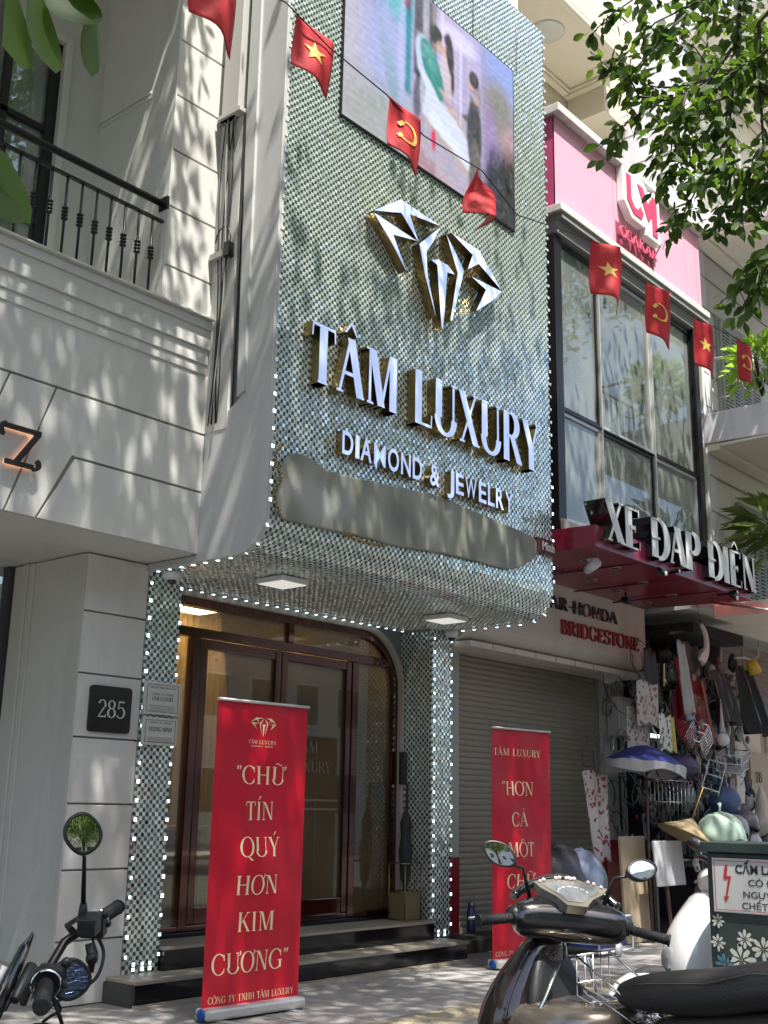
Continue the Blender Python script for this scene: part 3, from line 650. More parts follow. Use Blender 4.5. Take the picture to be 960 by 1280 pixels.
for P_ in [[(u * KF, 1.38 + (v - 1.38) * KF) for u, v in q] for q in LC]:
    m_ = MB(); n = len(P_); y0, y1 = YF - .01, 5.735
    m_.cur = 0; m_.add([(u, y1, v) for u, v in P_], [tuple(range(n))])
    m_.cur = 1; m_.add([(u, y1, v) for u, v in P_] + [(u, y0, v) for u, v in P_], [(i, (i + 1) % n, (i + 1) % n + n, i + n) for i in range(n)])
    m_.build('facet', [lit_face, gold], lg)
def letters(name, txt, label, cat, fn, x, y, h, width, depth, thick, mats, weight=1., gap=.04, group=None, partname='letter'):
    t = thing(name, label, cat, group=group)
    tw = text_width(txt, gap); sx = width / tw; cx = x
    for c in txt:
        G, W = glyph(c)
        if G:
            m_ = MB(); put_text(m_, c, fn, cx, y, h, sx=sx, depth=depth, thick=thick, weight=weight); m_.build(partname, mats, t)
        cx += (W + gap) * sx
    return t
letters('shop_name_sign', 'TÂM LUXURY', 'large raised serif letters reading TÂM LUXURY with gold sides on the mirror tiles', 'sign', FY(YF - .006), 5.74, 4.51, .48, 3.18, .0, .095, [lit_face, gold], weight=1.55, gap=.03)
sg2 = thing('trade_sign', 'smaller plain capital letters reading DIAMOND & JEWELRY below the shop name', 'sign')
xx = 6.145
sub_w = {'D': .17, 'I': .065, 'A': .18, 'M': .195, 'O': .185, 'N': .17, ' ': .085, '&': .18, 'J': .135, 'E': .155, 'W': .225, 'L': .14, 'R': .165, 'Y': .17}
tot = sum(sub_w[c] + .008 for c in 'DIAMOND & JEWELRY'); ks = 2.36 / tot
for c in 'DIAMOND & JEWELRY':
    if c != ' ': fit_text('letter', c, lit_face, sg2, FY(YF - .006), xx, 4.03, sub_w[c] * ks * .86, .185, extrude=.075, offset=.006 if c in 'MW' else .018, sidem=gold)
    xx += (sub_w[c] + .008) * ks
# made-up plate in the outline of a blurred patch low on the box
BL_ = [(5.527, 3.44), (5.525, 3.60), (5.542, 3.73), (5.585, 3.85), (5.64, 3.905), (5.714, 3.93), (5.80, 3.93), (5.885, 3.91), (6.039, 3.87), (6.548, 3.90), (7.0, 3.94), (7.268, 3.96), (7.55, 3.97), (7.838, 3.95), (8.458, 3.92), (8.831, 3.90), (8.92, 3.87), (8.957, 3.824), (8.93, 3.72), (8.823, 3.64), (8.65, 3.55), (8.451, 3.50), (7.956, 3.49), (7.495, 3.48), (6.962, 3.43), (6.378, 3.42), (5.932, 3.40), (5.60, 3.39)]
pl = thing('blur_plate', 'long grey-olive plate made up for a smudged strip below the shop name', 'plate')
plm = bpy.data.materials.new('olive_plate'); plm.use_nodes = True
_N = plm.node_tree.nodes; _L = plm.node_tree.links; _tc = _N.new('ShaderNodeTexCoord'); _n = _N.new('ShaderNodeTexNoise'); _n.inputs['Scale'].default_value = 2.6; _n.inputs['Detail'].default_value = 0.5
_cr = _N.new('ShaderNodeValToRGB'); _e = _cr.color_ramp.elements; _e[0].position = .3; _e[0].color = (.19, .20, .18, 1); _e[1].position = .7; _e[1].color = (.38, .385, .36, 1)
_e2 = _e.new(.5); _e2.color = (.27, .27, .22, 1)
_L.new(_tc.outputs['Object'], _n.inputs['Vector']); _L.new(_n.outputs[0], _cr.inputs[0]); _L.new(_cr.outputs[0], _N['Principled BSDF'].inputs['Base Color']); _N['Principled BSDF'].inputs['Roughness'].default_value = .8
MB().prism(BL_, FY(YF - .008), 0, .030).build('plate_face', plm, pl, .012)
cxm = sum(p[0] for p in BL_) / len(BL_); czm = sum(p[1] for p in BL_) / len(BL_)
0 and MB().prism([(cxm + (u - cxm) * 1.012 - .015, czm + (v - czm) * 1.04 + .01) for u, v in BL_], FY(YF - .006), 0, .022).build('gold_rim', gold, pl)
od = MB()
for i in range(22):
    a = i / 22 * 2 * PI; od.ball((5.50 + .035 * math.cos(a * 2), YF - .05, 3.42 + i * .025), .013, 7, 5, jit=.3)
for i in range(14): od.ball((6.25 + i * .035, YF - .05, 3.395 - .012 * math.sin(i / 13 * PI)), .012, 7, 5, jit=.3)
tag(od.build('gold_ornament', gold, pl), kind='stuff')
ad = thing('address_plate', 'small dark red plate reading Minh at the lower right edge of the box', 'plate')
bx('plate', mat('dark_red_plate', (.10, .02, .02), .4), ad, 8.93, 9.25, YF - .05, YF - .008, 3.76, 3.90, .003)
fit_text('lettering', 'Minh', mat('white_print', (.8, .8, .8), .5), ad, FY(YF - .052), 9.01, 3.79, .21, .085, offset=.02)

# ceiling lamps, dome cameras, plaques, intercom
for (cx, cy, lb) in ((6.28, 6.50, 'square white lamp panel under the mirrored box, nearer the white house'), (8.47, 6.53, 'square white lamp panel under the mirrored box above the right pier')):
    t = thing('ceiling_lamp', lb, 'lamp', (cx, cy, ZB), group='square lamps under the mirrored box')
    bx('lamp_housing', mat('lamp_housing', (.72, .72, .70), .4), t, -.15, .15, -.15, .15, -.055, -.012, .006)
    bx('diffuser', mat('lamp_diffuser', (.78, .78, .75), .3, emit=(1, .97, .9), estr=.25), t, -.135, .135, -.135, .135, -.060, -.0555)
for (loc, lb) in (((5.56, 7.00, ZB), 'white dome camera with a black eye under the box at the left pier'), ((9.24, 7.05, ZB), 'white dome camera under the box at the right pier')):
    t = thing('dome_camera', lb, 'camera', loc, group='dome cameras')
    MB().lathe((0, 0, -.01), (0, 0, -1), [(.0, 0), (.065, 0), (.068, .04), (.055, .07), (.0, .072)], 18).build('camera_base', mat('camera_white', (.7, .7, .7), .4), t)
    MB().ball((0, 0, -.075), .042, 14, 8).build('lens_dome', gloss_black, t)
ic = thing('door_phone', 'black door phone on the pale jamb right of the shop entrance', 'intercom', (9.0, 7.49, 1.62))
bx('casing', black_plastic, ic, -.035, .055, -.03, .01, -.02, .30, .006); bx('display', mat('blue_display', (.03, .04, .07), .1), ic, -.02, .04, -.033, -.0305, .2, .28)
def plaque(name, label, x0, x1, z0, z1, lines):
    t = thing(name, label, 'plaque'); pm = mat('plaque_steel', (.58, .58, .52), .4, metal=.2); ink = mat('plaque_ink', (.04, .04, .04), .5)
    bx('plate', pm, t, x0, x1, 7.10, 7.125, z0, z1, .004)
    b = MB(); f = FY(7.0992); w, h = x1 - x0, z1 - z0; i = .02
    for q in ((x0 + i, x1 - i, z1 - i - .003, z1 - i), (x0 + i, x1 - i, z0 + i, z0 + i + .003), (x0 + i, x0 + i + .003, z0 + i, z1 - i), (x1 - i - .003, x1 - i, z0 + i, z1 - i)): b.box(q[0], q[1], 7.0982, 7.0995, q[2], q[3])
    b.build('border', ink, t); m_ = MB()
    for (txt, cx, zz, hh, ww) in lines: put_text(m_, txt, f, x0 + w * .5 - ww / 2, z0 + h * zz, hh, width=ww, thick=.0006, solid=False, weight=1.2)
    for zz in (.12, .17, .22, .27): m_.box(x0 + .05, x1 - .05, 7.0984, 7.0995, z0 + h * zz, z0 + h * zz + .002)
    m_.build('lettering', ink, t)
    for sx in (x0 + .02, x1 - .02):
        for sz in (z0 + .02, z1 - .02): pass
plaque('company_plaque', 'upper steel company plaque reading TÂM LUXURY on the left mirrored pier', 5.455, 5.80, 2.035, 2.285, [('CÔNG TY TNHH TÂM LUXURY', 0, .80, .014, .25), ('VÀN', 0, 2, .001, .001), ('CHI NHÁNH CÔNG TY TNHH', 0, .58, .013, .23), ('TÂM LUXURY', 0, .42, .03, .20)][0:1] + [('CÔNG TY TNHH', 0, .60, .013, .2), ('TÂM LUXURY', 0, .43, .03, .21)])
plaque('company_plaque', 'lower steel company plaque reading XƯƠNG MINH on the left mirrored pier', 5.46, 5.79, 1.805, 2.015, [('CÔNG TY TNHH', 0, .78, .013, .2), ('XƯƠNG MINH', 0, .50, .032, .22)])

# umbrella stand with a closed umbrella, flask
us = thing('umbrella_stand', 'thin gold wire umbrella stand at the foot of the right mirrored pier', 'umbrella stand', (9.0, 7.28, .34)); us.location = (8.87, 7.32, .34)
m_ = MB()
for sx in (-.12, .12):
    for sy in (-.1, .1): m_.tube([(sx, sy, 0), (sx, sy, .52)], .007, 6)
for zz in (.01, .26, .52):
    m_.tube([(-.12, -.1, zz), (.12, -.1, zz), (.12, .1, zz), (-.12, .1, zz), (-.12, -.1, zz)], .006, 6)
m_.build('wire_frame', gold, us); bx('tray', mat('brass_tray', (.22, .19, .10), .5, metal=.5), us, -.115, .115, -.095, .095, .012, .25)
um = thing('closed_umbrella', 'black furled umbrella standing in the gold wire stand', 'umbrella', (8.87, 7.32, .61))
MB().lathe((0, 0, .0), (.03, .02, 1), [(.01, 0), (.045, .1), (.07, .35), (.05, .5), (.06, .62), (.03, .72), (.012, .75)], 12).build('canopy', mat('umbrella_cloth', (.02, .02, .022), .7), um)
MB().tube([(.02, .01, .7), (.04, .02, 1.0)], .016, 8).build('handle', black_plastic, um)
fl = thing('flask', 'dark blue flask standing right of the mirrored pier near the roller shutter', 'flask', (9.78, 7.0, .0))
MB().lathe((0, 0, .002), (0, 0, 1), [(0, 0), (.045, 0), (.047, .02), (.047, .2), (.035, .23), (.035, .235)], 16).build('body', mat('blue_flask', (.02, .03, .09), .3), fl)
MB().lathe((0, 0, .237), (0, 0, 1), [(.036, 0), (.036, .045), (.0, .047)], 16).build('lid', black_plastic, fl)
fl.location = (9.85, 7.25, .172)

# ================================================================== ROLL-UP BANNERS
def banner(name, label, x0, y0, x1, y1, H, lines, logo=True, foot=None):
    ang = math.atan2(y1 - y0, x1 - x0); Wd = math.hypot(x1 - x0, y1 - y0)
    t = thing(name, label, 'banner', (x0, y0, 0), ang, group='red roll-up banners in front of the shop')
    fn = lambda u, v, d: (u, .03 - d - (.014 * math.sin(v * 2.1) + .010 * math.sin(v * 6 + u * 5) + .006 * math.sin(v * 12 - u * 9)) * math.sin(u / Wd * PI), v)
    nu, nv = 8, 30; V = []; F = []
    for j in range(nv + 1):
        for i in range(nu + 1): V.append(fn(Wd * i / nu, .075 + (H - .075) * j / nv, 0))
    n0 = len(V)
    for j in range(nv + 1):
        for i in range(nu + 1): V.append(fn(Wd * i / nu, .075 + (H - .075) * j / nv, -.0012))
    for j in range(nv):
        for i in range(nu):
            a = j * (nu + 1) + i; F.append((a, a + 1, a + nu + 2, a + nu + 1)); F.append((a + n0, a + nu + 1 + n0, a + nu + 2 + n0, a + 1 + n0))
    m_ = MB(); m_.add(V, F, True); m_.build('sheet', red_banner, t)
    MB().box(-.01, Wd + .01, -.05, .09, .012, .085).build('cassette', alu, t, .02)
    m_ = MB(); m_.tube([(-.006, .022, H), (Wd + .006, .022, H)], .011, 8); m_.build('top_rail', alu, t)
    MB().tube([(Wd / 2, .07, .08), (Wd / 2, .055, H - .01)], .009, 6).build('rear_pole', steel, t)
    for s_ in (.08, Wd - .14): bx('foot', alu, t, s_, s_ + .06, -.14, .2, .0, .011)
    for s_ in (-.008, Wd + .008): MB().ball((s_, .02, .045), .034, 12, 8, (.55, 1.3, 1.2)).build('end_cap', mat('blue_cap', (.01, .07, .30), .4), t)
    for txt, cu, z, h, w in lines:
        m_ = MB(); put_text(m_, txt, fn, Wd * cu - w / 2, z, h, width=w, depth=.0015, thick=.0005, solid=False, weight=.95)
        m_.build('lettering', cream_print, t)
    if logo:
        m_ = MB(); k = .115 * 2 / 1.85 * 1.05
        for P_ in LC:
            m_.add([fn(Wd / 2 + (u - 7.307) * k, H - .125 + (v - 6.3) * k, .0022) for u, v in P_], [tuple(range(len(P_)))], False)
        m_.build('emblem', cream_print, t)
    return t
banner('rollup_banner', 'nearer red roll-up banner with a diamond emblem, its text ending in CƯƠNG', 5.31, 6.06, 6.16, 6.02, 2.09,
       [('TÂM LUXURY', .5, 1.80, .026, .26), ('DIAMOND & JEWELRY', .5, 1.778, .011, .20), ('“CHỮ', .5, 1.52, .125, .44), ('TÍN', .5, 1.275, .125, .27), ('QUÝ', .51, 1.03, .13, .36), ('HƠN', .49, .78, .125, .38), ('KIM', .5, .54, .125, .32), ('CƯƠNG”', .47, .28, .13, .68), ('CÔNG TY TNHH TÂM LUXURY', .5, .105, .042, .76)])
banner('rollup_banner', 'farther red roll-up banner headed TÂM LUXURY, partly hidden by the brown scooter', 8.83, 6.24, 9.66, 6.14, 2.12,
       [('TÂM LUXURY', .44, 1.87, .065, .68), ('“HƠN', .44, 1.51, .125, .44), ('CẢ', .46, 1.23, .125, .24), ('MỘT', .46, .96, .125, .36), ('CHỮ', .46, .68, .125, .38), ('TÂM', .48, .41, .125, .36), ('CÔNG TY TNHH TÂM LUXURY', .5, .105, .042, .76)], logo=False)

# ================================================================== WHITE HOUSE ON THE LEFT
wh = thing('white_house', 'white plastered house with grooved panels and a small balcony left of the shop', 'house')
BY = 6.55
# canopy band: backing slab and proud panels between dark grooves
bx('canopy_slab', joint, wh, -6, 5.428, BY + .02, 7.6, 3.21, 4.86)
bx('canopy_soffit', white2, wh, -6, 5.43, BY + .03, 8.6, 3.199, 3.209)
bx('band_end', white, wh, 5.4285, 5.432, BY + .01, 6.7, 3.2, 4.85)
g = .009
zj1, zj2, zb, zt = 4.14, 3.68, 3.20, 4.62
def panel(pts, m=white2, par=wh, y=BY, name='band_panel', th=.018):
    return MB().prism(pts, FY(y + .02), 0, th).build(name, m, par, .003)
panel([(-6, zj1 + g), (5.43, zj1 + g), (5.43, zt), (-6, zt)], white)
panel([(4.10 + g, zj1 - g), (5.43, zj1 - g), (5.43, zj2 + g), (4.29, zj2 + g), (3.83 + g, zb), (3.80 + .0, zb)][:1] + [(5.43, zj1 - g), (5.43, zj2 + g), (4.27, zj2 + g), (4.04 - g, zb), (3.80 + g, zb)])
panel([(4.30, zj2 - g), (5.43, zj2 - g), (5.43, zb), (4.04 + g, zb)])
panel([(3.74 + g, zj1 - g), (4.10 - g, zj1 - g), (3.80 - g, zb), (3.44 + g, zb)])
for k in range(8):
    x = 3.74 - .85 * k
    panel([(x - .85 + g, zj1 - g), (x - g, zj1 - g), (x - .30 - g, zb), (x - 1.15 + g, zb)])
# mouldings stepping out under the balcony floor
mz = [(4.62, 4.70, .010), (4.70, 4.82, .022), (4.82, 4.98, .042), (4.98, 5.055, .060)]
for a, b, p in mz: bx('cornice_moulding', white, wh, -6, 5.40, BY - p, BY + .3, a, b - .001, .006)
bx('balcony_floor', white, wh, -6, 5.39, BY - .10, 8.2, 5.056, 5.07)
# upper pier, six blocks with grooves
zs = [5.075, 5.413, 5.915, 6.412, 6.905, 7.42, 7.93, 8.43, 8.93, 9.43, 9.93]
bx('pier_core', joint, wh, 4.96, 5.425, BY + .035, 7.6, 5.07, 10)
for i in range(len(zs) - 1): bx('pier_block', white2, wh, 4.95, 5.44, BY + .02, BY + .3, zs[i] + .008, zs[i + 1] - .008, .004)
bx('pier_return', white, wh, 4.938, 4.949, BY + .022, 7.64, 5.07, 10)
US = mat('upper_slab', (.55, .54, .50), .7, dirt=.3)
for q in ((-6, 4.45, 6.3, 7.7), (4.45, 4.93, 6.3, 6.64), (4.45, 4.93, 6.72, 7.7), (4.86, 4.93, 6.641, 6.719)): bx('recess_shade_slab', US, wh, q[0], q[1] - .001, q[2], q[3] - .001, 8.6, 8.85)  # slab added overhead to shade the recess, slotted for a sun band
bx('recess_wall', white, wh, 5.44, 5.50, 6.62, 6.7, 3.2, 10)
bx('recess_back', mat('dusty_wall', (.50, .49, .46), .9, dirt=.5), wh, 5.425, 5.465, 6.30, 6.66, 4.15, 10)
bx('back_wall', white, wh, 4.53, 4.95, 7.62, 7.7, 5.07, 10); bx('back_wall', white, wh, -6, 3.62, 7.62, 7.7, 5.07, 10); bx('back_wall', white, wh, 3.62, 4.53, 7.62, 7.7, 7.62, 10)
for x0_, x1_, z0_, z1_ in ((4.53, 4.60, 5.07, 7.69), (3.55, 3.62, 5.07, 7.69), (3.62, 4.53, 7.62, 7.69)): bx('door_architrave', white, wh, x0_, x1_, 7.58, 7.619, z0_, z1_, .01)
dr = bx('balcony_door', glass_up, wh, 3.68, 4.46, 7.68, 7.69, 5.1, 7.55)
m_ = MB()
for q in ((3.62, 3.70, 5.07, 7.62), (4.44, 4.53, 5.07, 7.62), (4.03, 4.09, 5.07, 7.54), (3.70, 4.44, 7.54, 7.62), (3.70, 4.44, 5.07, 5.17), (3.70, 4.44, 6.75, 6.80), (3.70, 4.44, 5.9, 5.95)): m_.box(q[0], q[1], 7.64, 7.70, q[2], q[3])
m_.build('door_frame', black_metal, dr)
bx('room_beyond', dark, wh, 3.5, 4.6, 7.9, 7.95, 5.07, 7.7)
# moulded strips on the pier's return, below the added slab slotted for a strip of sun
for z_ in (7.0, 7.05): bx('wall_moulding', white, wh, 4.925, 4.937, 6.9, 7.62, z_, z_ + .02)
# railing
rl = thing('balcony_railing', 'black iron railing with knotted balusters on the white house balcony', 'railing')
MB().tube([(-6, 6.62, 5.93), (4.94, 6.62, 5.93)], .029, 10).build('handrail', black_metal, rl)
bx('lower_rail', black_metal, rl, -6, 4.95, 6.605, 6.635, 5.77, 5.79); bx('end_plate', black_metal, rl, 4.925, 4.949, 6.57, 6.67, 5.88, 5.99)
bal = MB().tube([(0, 0, 0), (0, 0, .70)], .010, 6)
for k in range(4): bal.lathe((0, 0, .35 + k * .028), (0, 0, 1), [(.011, 0), (.026, .010), (.026, .018), (.011, .027)], 8)
balm = bal.mesh('baluster', black_metal)
for k in range(26):
    o = link('baluster', balm, rl); o.location = (4.842 - .1285 * k, 6.62, 5.071)
# ground-floor pier and return
zs = [0.0, .43, .906, 1.363, 1.833, 2.295, 2.756, 3.195]
bx('pier_core', joint, wh, 4.905, 5.435, 7.17, 8.2, 0, 3.19)
for i in range(len(zs) - 1): bx('pier_block', white2, wh, 4.885 if i % 2 == 0 or True else 4.9, 5.45, 7.15, 7.4, zs[i] + .007, zs[i + 1] - .007, .004)
bx('pier_return', white, wh, 4.874, 4.8845, 7.158, 7.83, 0, 3.19); bx('pilaster', white, wh, 4.86, 4.9, 7.835, 7.90, 0, 3.19, .004); bx('pilaster', white, wh, 4.845, 4.9, 7.905, 7.96, 0, 3.19, .004); bx('pilaster', white, wh, 4.865, 4.9, 7.965, 8.12, 0, 3.19, .004)
bx('door_reveal', mat('dark_frame', (.05, .05, .048), .5), wh, 4.82, 4.9, 8.13, 8.22, 0, 3.19)
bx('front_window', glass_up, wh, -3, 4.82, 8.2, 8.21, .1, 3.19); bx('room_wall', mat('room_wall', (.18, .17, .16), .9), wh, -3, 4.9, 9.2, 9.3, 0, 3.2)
for x in (4.0, 3.0, 2.0): bx('window_mullion', black_metal, wh, x, x + .06, 8.16, 8.199, .1, 3.19)
m_ = MB(); 
for q in ((4.877, 4.881, 7.36, 7.52, 2.02, 2.025), (4.877, 4.881, 7.36, 7.52, 2.20, 2.205), (4.877, 4.881, 7.36, 7.365, 2.02, 2.2), (4.877, 4.881, 7.515, 7.52, 2.02, 2.2)): m_.box(*q)
m_.build('hatch', mat('hatch_line', (.35, .35, .32), .6), wh)
MB().ball((3.6, 7.3, 3.19), .04, 10, 6, (1, 1, .3)).build('downlight', lamp_on, wh)

nb = thing('house_number_sign', 'square black house number plate reading 285 on the white pier', 'number plate')
rr = .03; c4 = []
for cx, cz, a0 in ((5.36 - rr, 2.215 - rr, 0), (4.985 + rr, 2.215 - rr, 90), (4.985 + rr, 1.875 + rr, 180), (5.36 - rr, 1.875 + rr, 270)):
    for k in range(5): a = math.radians(a0 + 22.5 * k); c4.append((cx + rr * math.cos(a), cz + rr * math.sin(a)))
MB().prism(c4, FY(7.15), .001, .022).build('plate', mat('black_enamel', (.02, .02, .018), .3), nb, .002)
m_ = MB(); put_text(m_, '285', FY(7.15), 5.055, 1.985, .125, width=.25, depth=.0225, thick=.003, weight=.8); m_.build('digits', [mat('digit_grey', (.55, .55, .52), .4)] * 2, nb)
zl = thing('sign_letter', 'black curled letter Z with a warm glow on the white canopy band', 'sign letter')
m_ = MB(); f_ = FY(BY)
zz_ = [bar(3.82, 3.52, 3.965, 3.74, .045), hbar(3.72, 3.985, 3.755, .03), hbar(3.745, 3.95, 3.515, .03), arc(3.722, 3.73, .03, .04, 90, 260, .03, .02, 6), arc(3.952, 3.535, .04, .035, -90, 60, .03, .02, 6)]
k = 0
for st_ in zz_:
    k += 1; n = len(st_); V = [];
    for dd in (.03, .055 + k * .0006):
        for a, b in st_: V += [f_(a[0], a[1], dd), f_(b[0], b[1], dd)]
    o_ = 2 * n; F = []
    for i in range(n - 1): F += [(2 * i + o_, 2 * i + 1 + o_, 2 * i + 3 + o_, 2 * i + 2 + o_), (2 * i, 2 * i + 2, 2 * i + 2 + o_, 2 * i + o_), (2 * i + 1, 2 * i + 1 + o_, 2 * i + 3 + o_, 2 * i + 3)]
    F += [(0, o_, o_ + 1, 1), (o_ - 2, o_ - 1, 2 * o_ - 1, 2 * o_ - 2)]; m_.add(V, F, False)
m_.build('letter_body', mat('letter_black', (.015, .012, .01), .4), zl)
m_ = MB()
for st_ in zz_[:3]:
    (a, b), (c, d) = st_[0], st_[-1]; m_.add([f_(*a, .02), f_(*b, .02), f_(*d, .02), f_(*c, .02)], [(0, 1, 2, 3)])
m_.build('glow_strip', mat('warm_glow', (.9, .6, .4), .5, emit=(1., .45, .22), estr=.45), zl)

# cables in the recess between house and box
cb = thing('cable_bundle', 'tangled black and grey cables running down the gap beside the mirrored box', 'cables')
for k in range(5):
    pts = []; x = 5.41 + random.uniform(-.01, .01); y = 6.45 + random.uniform(-.05, .05)
    for i in range(16): pts.append((x - .015 * (k % 3), y + .035 * math.sin(i * .9 + k) - (.05 if i > 10 else 0), 4.2 + i * .38))
    MB().tube(pts, random.choice([.005, .007, .009]), 6).build('cable', [black_plastic, black_plastic, mat('grey_cable', (.3, .3, .28), .6)][k % 3], cb)
for k in range(5):
    z_ = (5.55, 5.75, 6.9, 7.3, 7.6)[k]
    MB().tube([(5.395, 6.43 + .09 * math.cos(a), z_ + (.09 + .03 * (k % 2)) * math.sin(a)) for a in [i * PI / 6 for i in range(12)]], .006, 5).build('cable_loop', [mat('grey_cable'), black_plastic][k % 2], cb)
for z_ in (5.6, 6.85, 8.0): bx('cable_clamp', mat('grey_cable'), cb, 5.37, 5.42, 6.36, 6.56, z_, z_ + .05)
bx('junction_box', black_plastic, cb, 5.36, 5.42, 6.32, 6.38, 5.58, 5.70)
jb = thing('cable_duct', 'tall pale cable duct with a dark ledge in the gap above the balcony rail', 'cable duct')
bx('duct', mat('duct', (.42, .41, .39), .7, dirt=.5), jb, 5.36, 5.424, 6.30, 6.50, 6.9, 9.5, .004); bx('ledge', mat('duct'), jb, 5.345, 5.424, 6.26, 6.53, 6.85, 6.885)

# ================================================================== PINK-FRONTED BUILDING
pb = thing('pink_building', 'building with a pink fascia, a glass upper floor and a maroon canopy', 'building')
PY, PX0, PX1 = 6.0, 9.72, 13.34
bx('body', mat('side_render', (.35, .34, .33), .8, dirt=.4), pb, PX0 + .05, PX1 - .02, 8.6, 12, 0, 9.0)
bx('fascia_side', darkpink, pb, PX0, PX0 + .02, PY + .001, 8.4, 7.83, 8.96)
xs_ = [PX0, 11.02, 12.9, 13.22, PX1]
bx('fascia_core', darkpink, pb, PX0 + .021, PX1 - .01, PY + .02, 8.4, 7.83, 8.955)
for i in range(4): bx('fascia_panel', pink, pb, xs_[i] + (.004 if i else 0), xs_[i + 1] - .004, PY, PY + .019, 7.83, 8.95, .002)
for a, b, m_ in ((11.03, 12.05, darkpink),): bx('letter_shadow_panel', mat('shadow_pink', (.30, .05, .09), .5), pb, a + .02, b - .06, PY - .006, PY - .0005, 7.93, 8.22)  # dark sheet standing in for the shadow behind the OSAKAR letters
def coping(z0, z1, p, seg=1.3, par=pb):
    x = PX0 - .05
    while x < PX1:
        x2 = min(x + seg, PX1 + .03); bx('coping_piece', concrete, par, x + .004, x2 - .004, PY - p, PY + .3, z0, z1, .008); x = x2
    bx('coping_return', concrete, par, PX0 - .05, PX0 + .2, PY + .301, 8.4, z0, z1)
bx('roof', concrete, pb, PX0 + .03, PX1 - .02, PY + .31, 8.4, 8.956, 8.964); coping(8.965, 9.07, .09); coping(7.73, 7.82, .10); bx('ledge_underside', mat('grey_soffit', (.25, .25, .24), .6), pb, PX0, PX1, PY - .08, PY + .3, 7.66, 7.729)  # roof: grey sheet added to keep pink bounce light off the soffit above
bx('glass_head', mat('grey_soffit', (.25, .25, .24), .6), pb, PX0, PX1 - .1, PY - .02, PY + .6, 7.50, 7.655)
bx('corner_post', black_metal, pb, PX0 - .02, PX0 + .12, PY + .02, PY + .16, 4.05, 7.5)
bx('side_wall', mat('charcoal_side', (.05, .05, .052), .5), pb, PX0 - .015, PX0, PY + .17, 8.5, 4.0, 7.65)
vx = [PX0 + .12, 10.64, 11.88, 13.02]
for i in range(3):
    for (z0, z1) in ((4.32, 5.44), (5.54, 7.42)): 
        w_ = bx('window_pane', glass_up, pb, vx[i] + .03, vx[i + 1] - .03, PY + .07, PY + .082, z0, z1)
        m_ = MB()
        for q in ((vx[i] + .012, vx[i] + .045, z0 - .04, z1 + .04), (vx[i + 1] - .045, vx[i + 1] - .012, z0 - .04, z1 + .04)): m_.box(q[0], q[1], PY + .05, PY + .10, q[2], q[3])
        m_.box(vx[i] + .045, vx[i + 1] - .045, PY + .05, PY + .10, z0 - .04, z0); m_.box(vx[i] + .045, vx[i + 1] - .045, PY + .05, PY + .10, z1, z1 + .04)
        m_.build('sash', [alu, black_metal][(i + int(z0)) % 2], w_)
for x in vx[1:3]: bx('post', alu, pb, x - .010, x + .010, PY + .02, PY + .13, 4.2, 7.5)
bx('end_post', black_metal, pb, 13.02, 13.14, PY + .0, PY + .16, 4.1, 7.55)
bx('transom', black_metal, pb, PX0 + .12, 13.02, PY + .03, PY + .12, 5.482, 5.50)
bx('sill', concrete, pb, PX0, 13.2, PY - .02, PY + .6, 4.10, 4.27, .008)
bx('upper_floor', mat('dusty_floor', (.25, .24, .22), .8), pb, PX0, PX1 - .1, PY + .2, 8.5, 4.2, 4.24); bx('upper_ceiling', mat('ceiling_white', (.6, .6, .56), .8), pb, PX0, PX1 - .1, PY + .2, 8.5, 7.45, 7.5)
bx('upper_back_wall', mat('pale_room', (.76, .78, .70), .8, var=.25, vscale=1.1), pb, PX0, PX1 - .1, PY + .8, PY + .85, 4.24, 7.5)
bx('window_ledge', mat('ledge_wood', (.25, .24, .22), .6), pb, 10.0, 12.2, PY + .3, PY + .78, 5.0, 5.05); MB().tube([(10.2, PY + .5, 6.3), (10.8, PY + .45, 6.25), (11.4, PY + .5, 5.95), (11.9, PY + .5, 6.0)], [.02, .05, .04, .02], 8).build('indoor_pipe', mat('dusk_green', (.12, .15, .14), .5), pb)
for k in range(3): MB().tube([(10.25 + k * .1, PY + .55, 6.9 - k * .2), (10.3 + k * .15, PY + .5, 6.4), (10.7 + k * .3, PY + .55, 6.0 - k * .1)], .015, 6).build('indoor_pipe', mat('dusk_green'), pb)
bx('upper_end_wall', mat('pale_room'), pb, 13.15, 13.24, PY + .2, PY + .8, 4.24, 7.5)
# tower above, with the deep cream balcony
tcream = mat('tower_cream', (.54, .49, .38), .7, dirt=.1)
bx('tower_wall', tcream, pb, 9.3, 13.38, 7.62, 12, 9.0, 22)
bx('balcony_slab', tcream, pb, 8.2, 12.70, 6.50, 7.62, 11.5, 11.9)
for k, (o1, o2, zz) in enumerate(((.10, .0, .09), (.20, .03, .05))):
    bx('soffit_moulding', tcream, pb, 8.2, 12.70 - o2, 6.50 + o2, 6.60 + o2, 11.5 - zz, 11.499, .01); bx('soffit_moulding', tcream, pb, 12.60 - o2, 12.70 - o2, 6.601 + o2, 7.61, 11.5 - zz, 11.499, .01)
    bx('soffit_moulding', tcream, pb, 8.2, 12.58, 7.50 - o2, 7.60 - o2, 11.5 - zz - .002, 11.498, .01)
bx('side_beam', tcream, pb, 12.705, 13.38, 7.0, 7.61, 11.0, 11.9, .01)
MB().lathe((11.30, 7.05, 11.5), (0, 0, -1), [(.0, .03), (.20, .03), (.235, .02), (.24, .0)], 28).build('round_lamp', mat('frosted_lamp', (.45, .44, .40), .4), pb)
rlm = MB()
for i in range(26): rlm.box(8.3 + i * .17, 8.33 + i * .17, 6.52, 6.55, 11.9, 12.7)
rlm.box(8.2, 12.7, 6.50, 6.57, 12.7, 12.76); rlm.build('balcony_rails', lilac, pb)
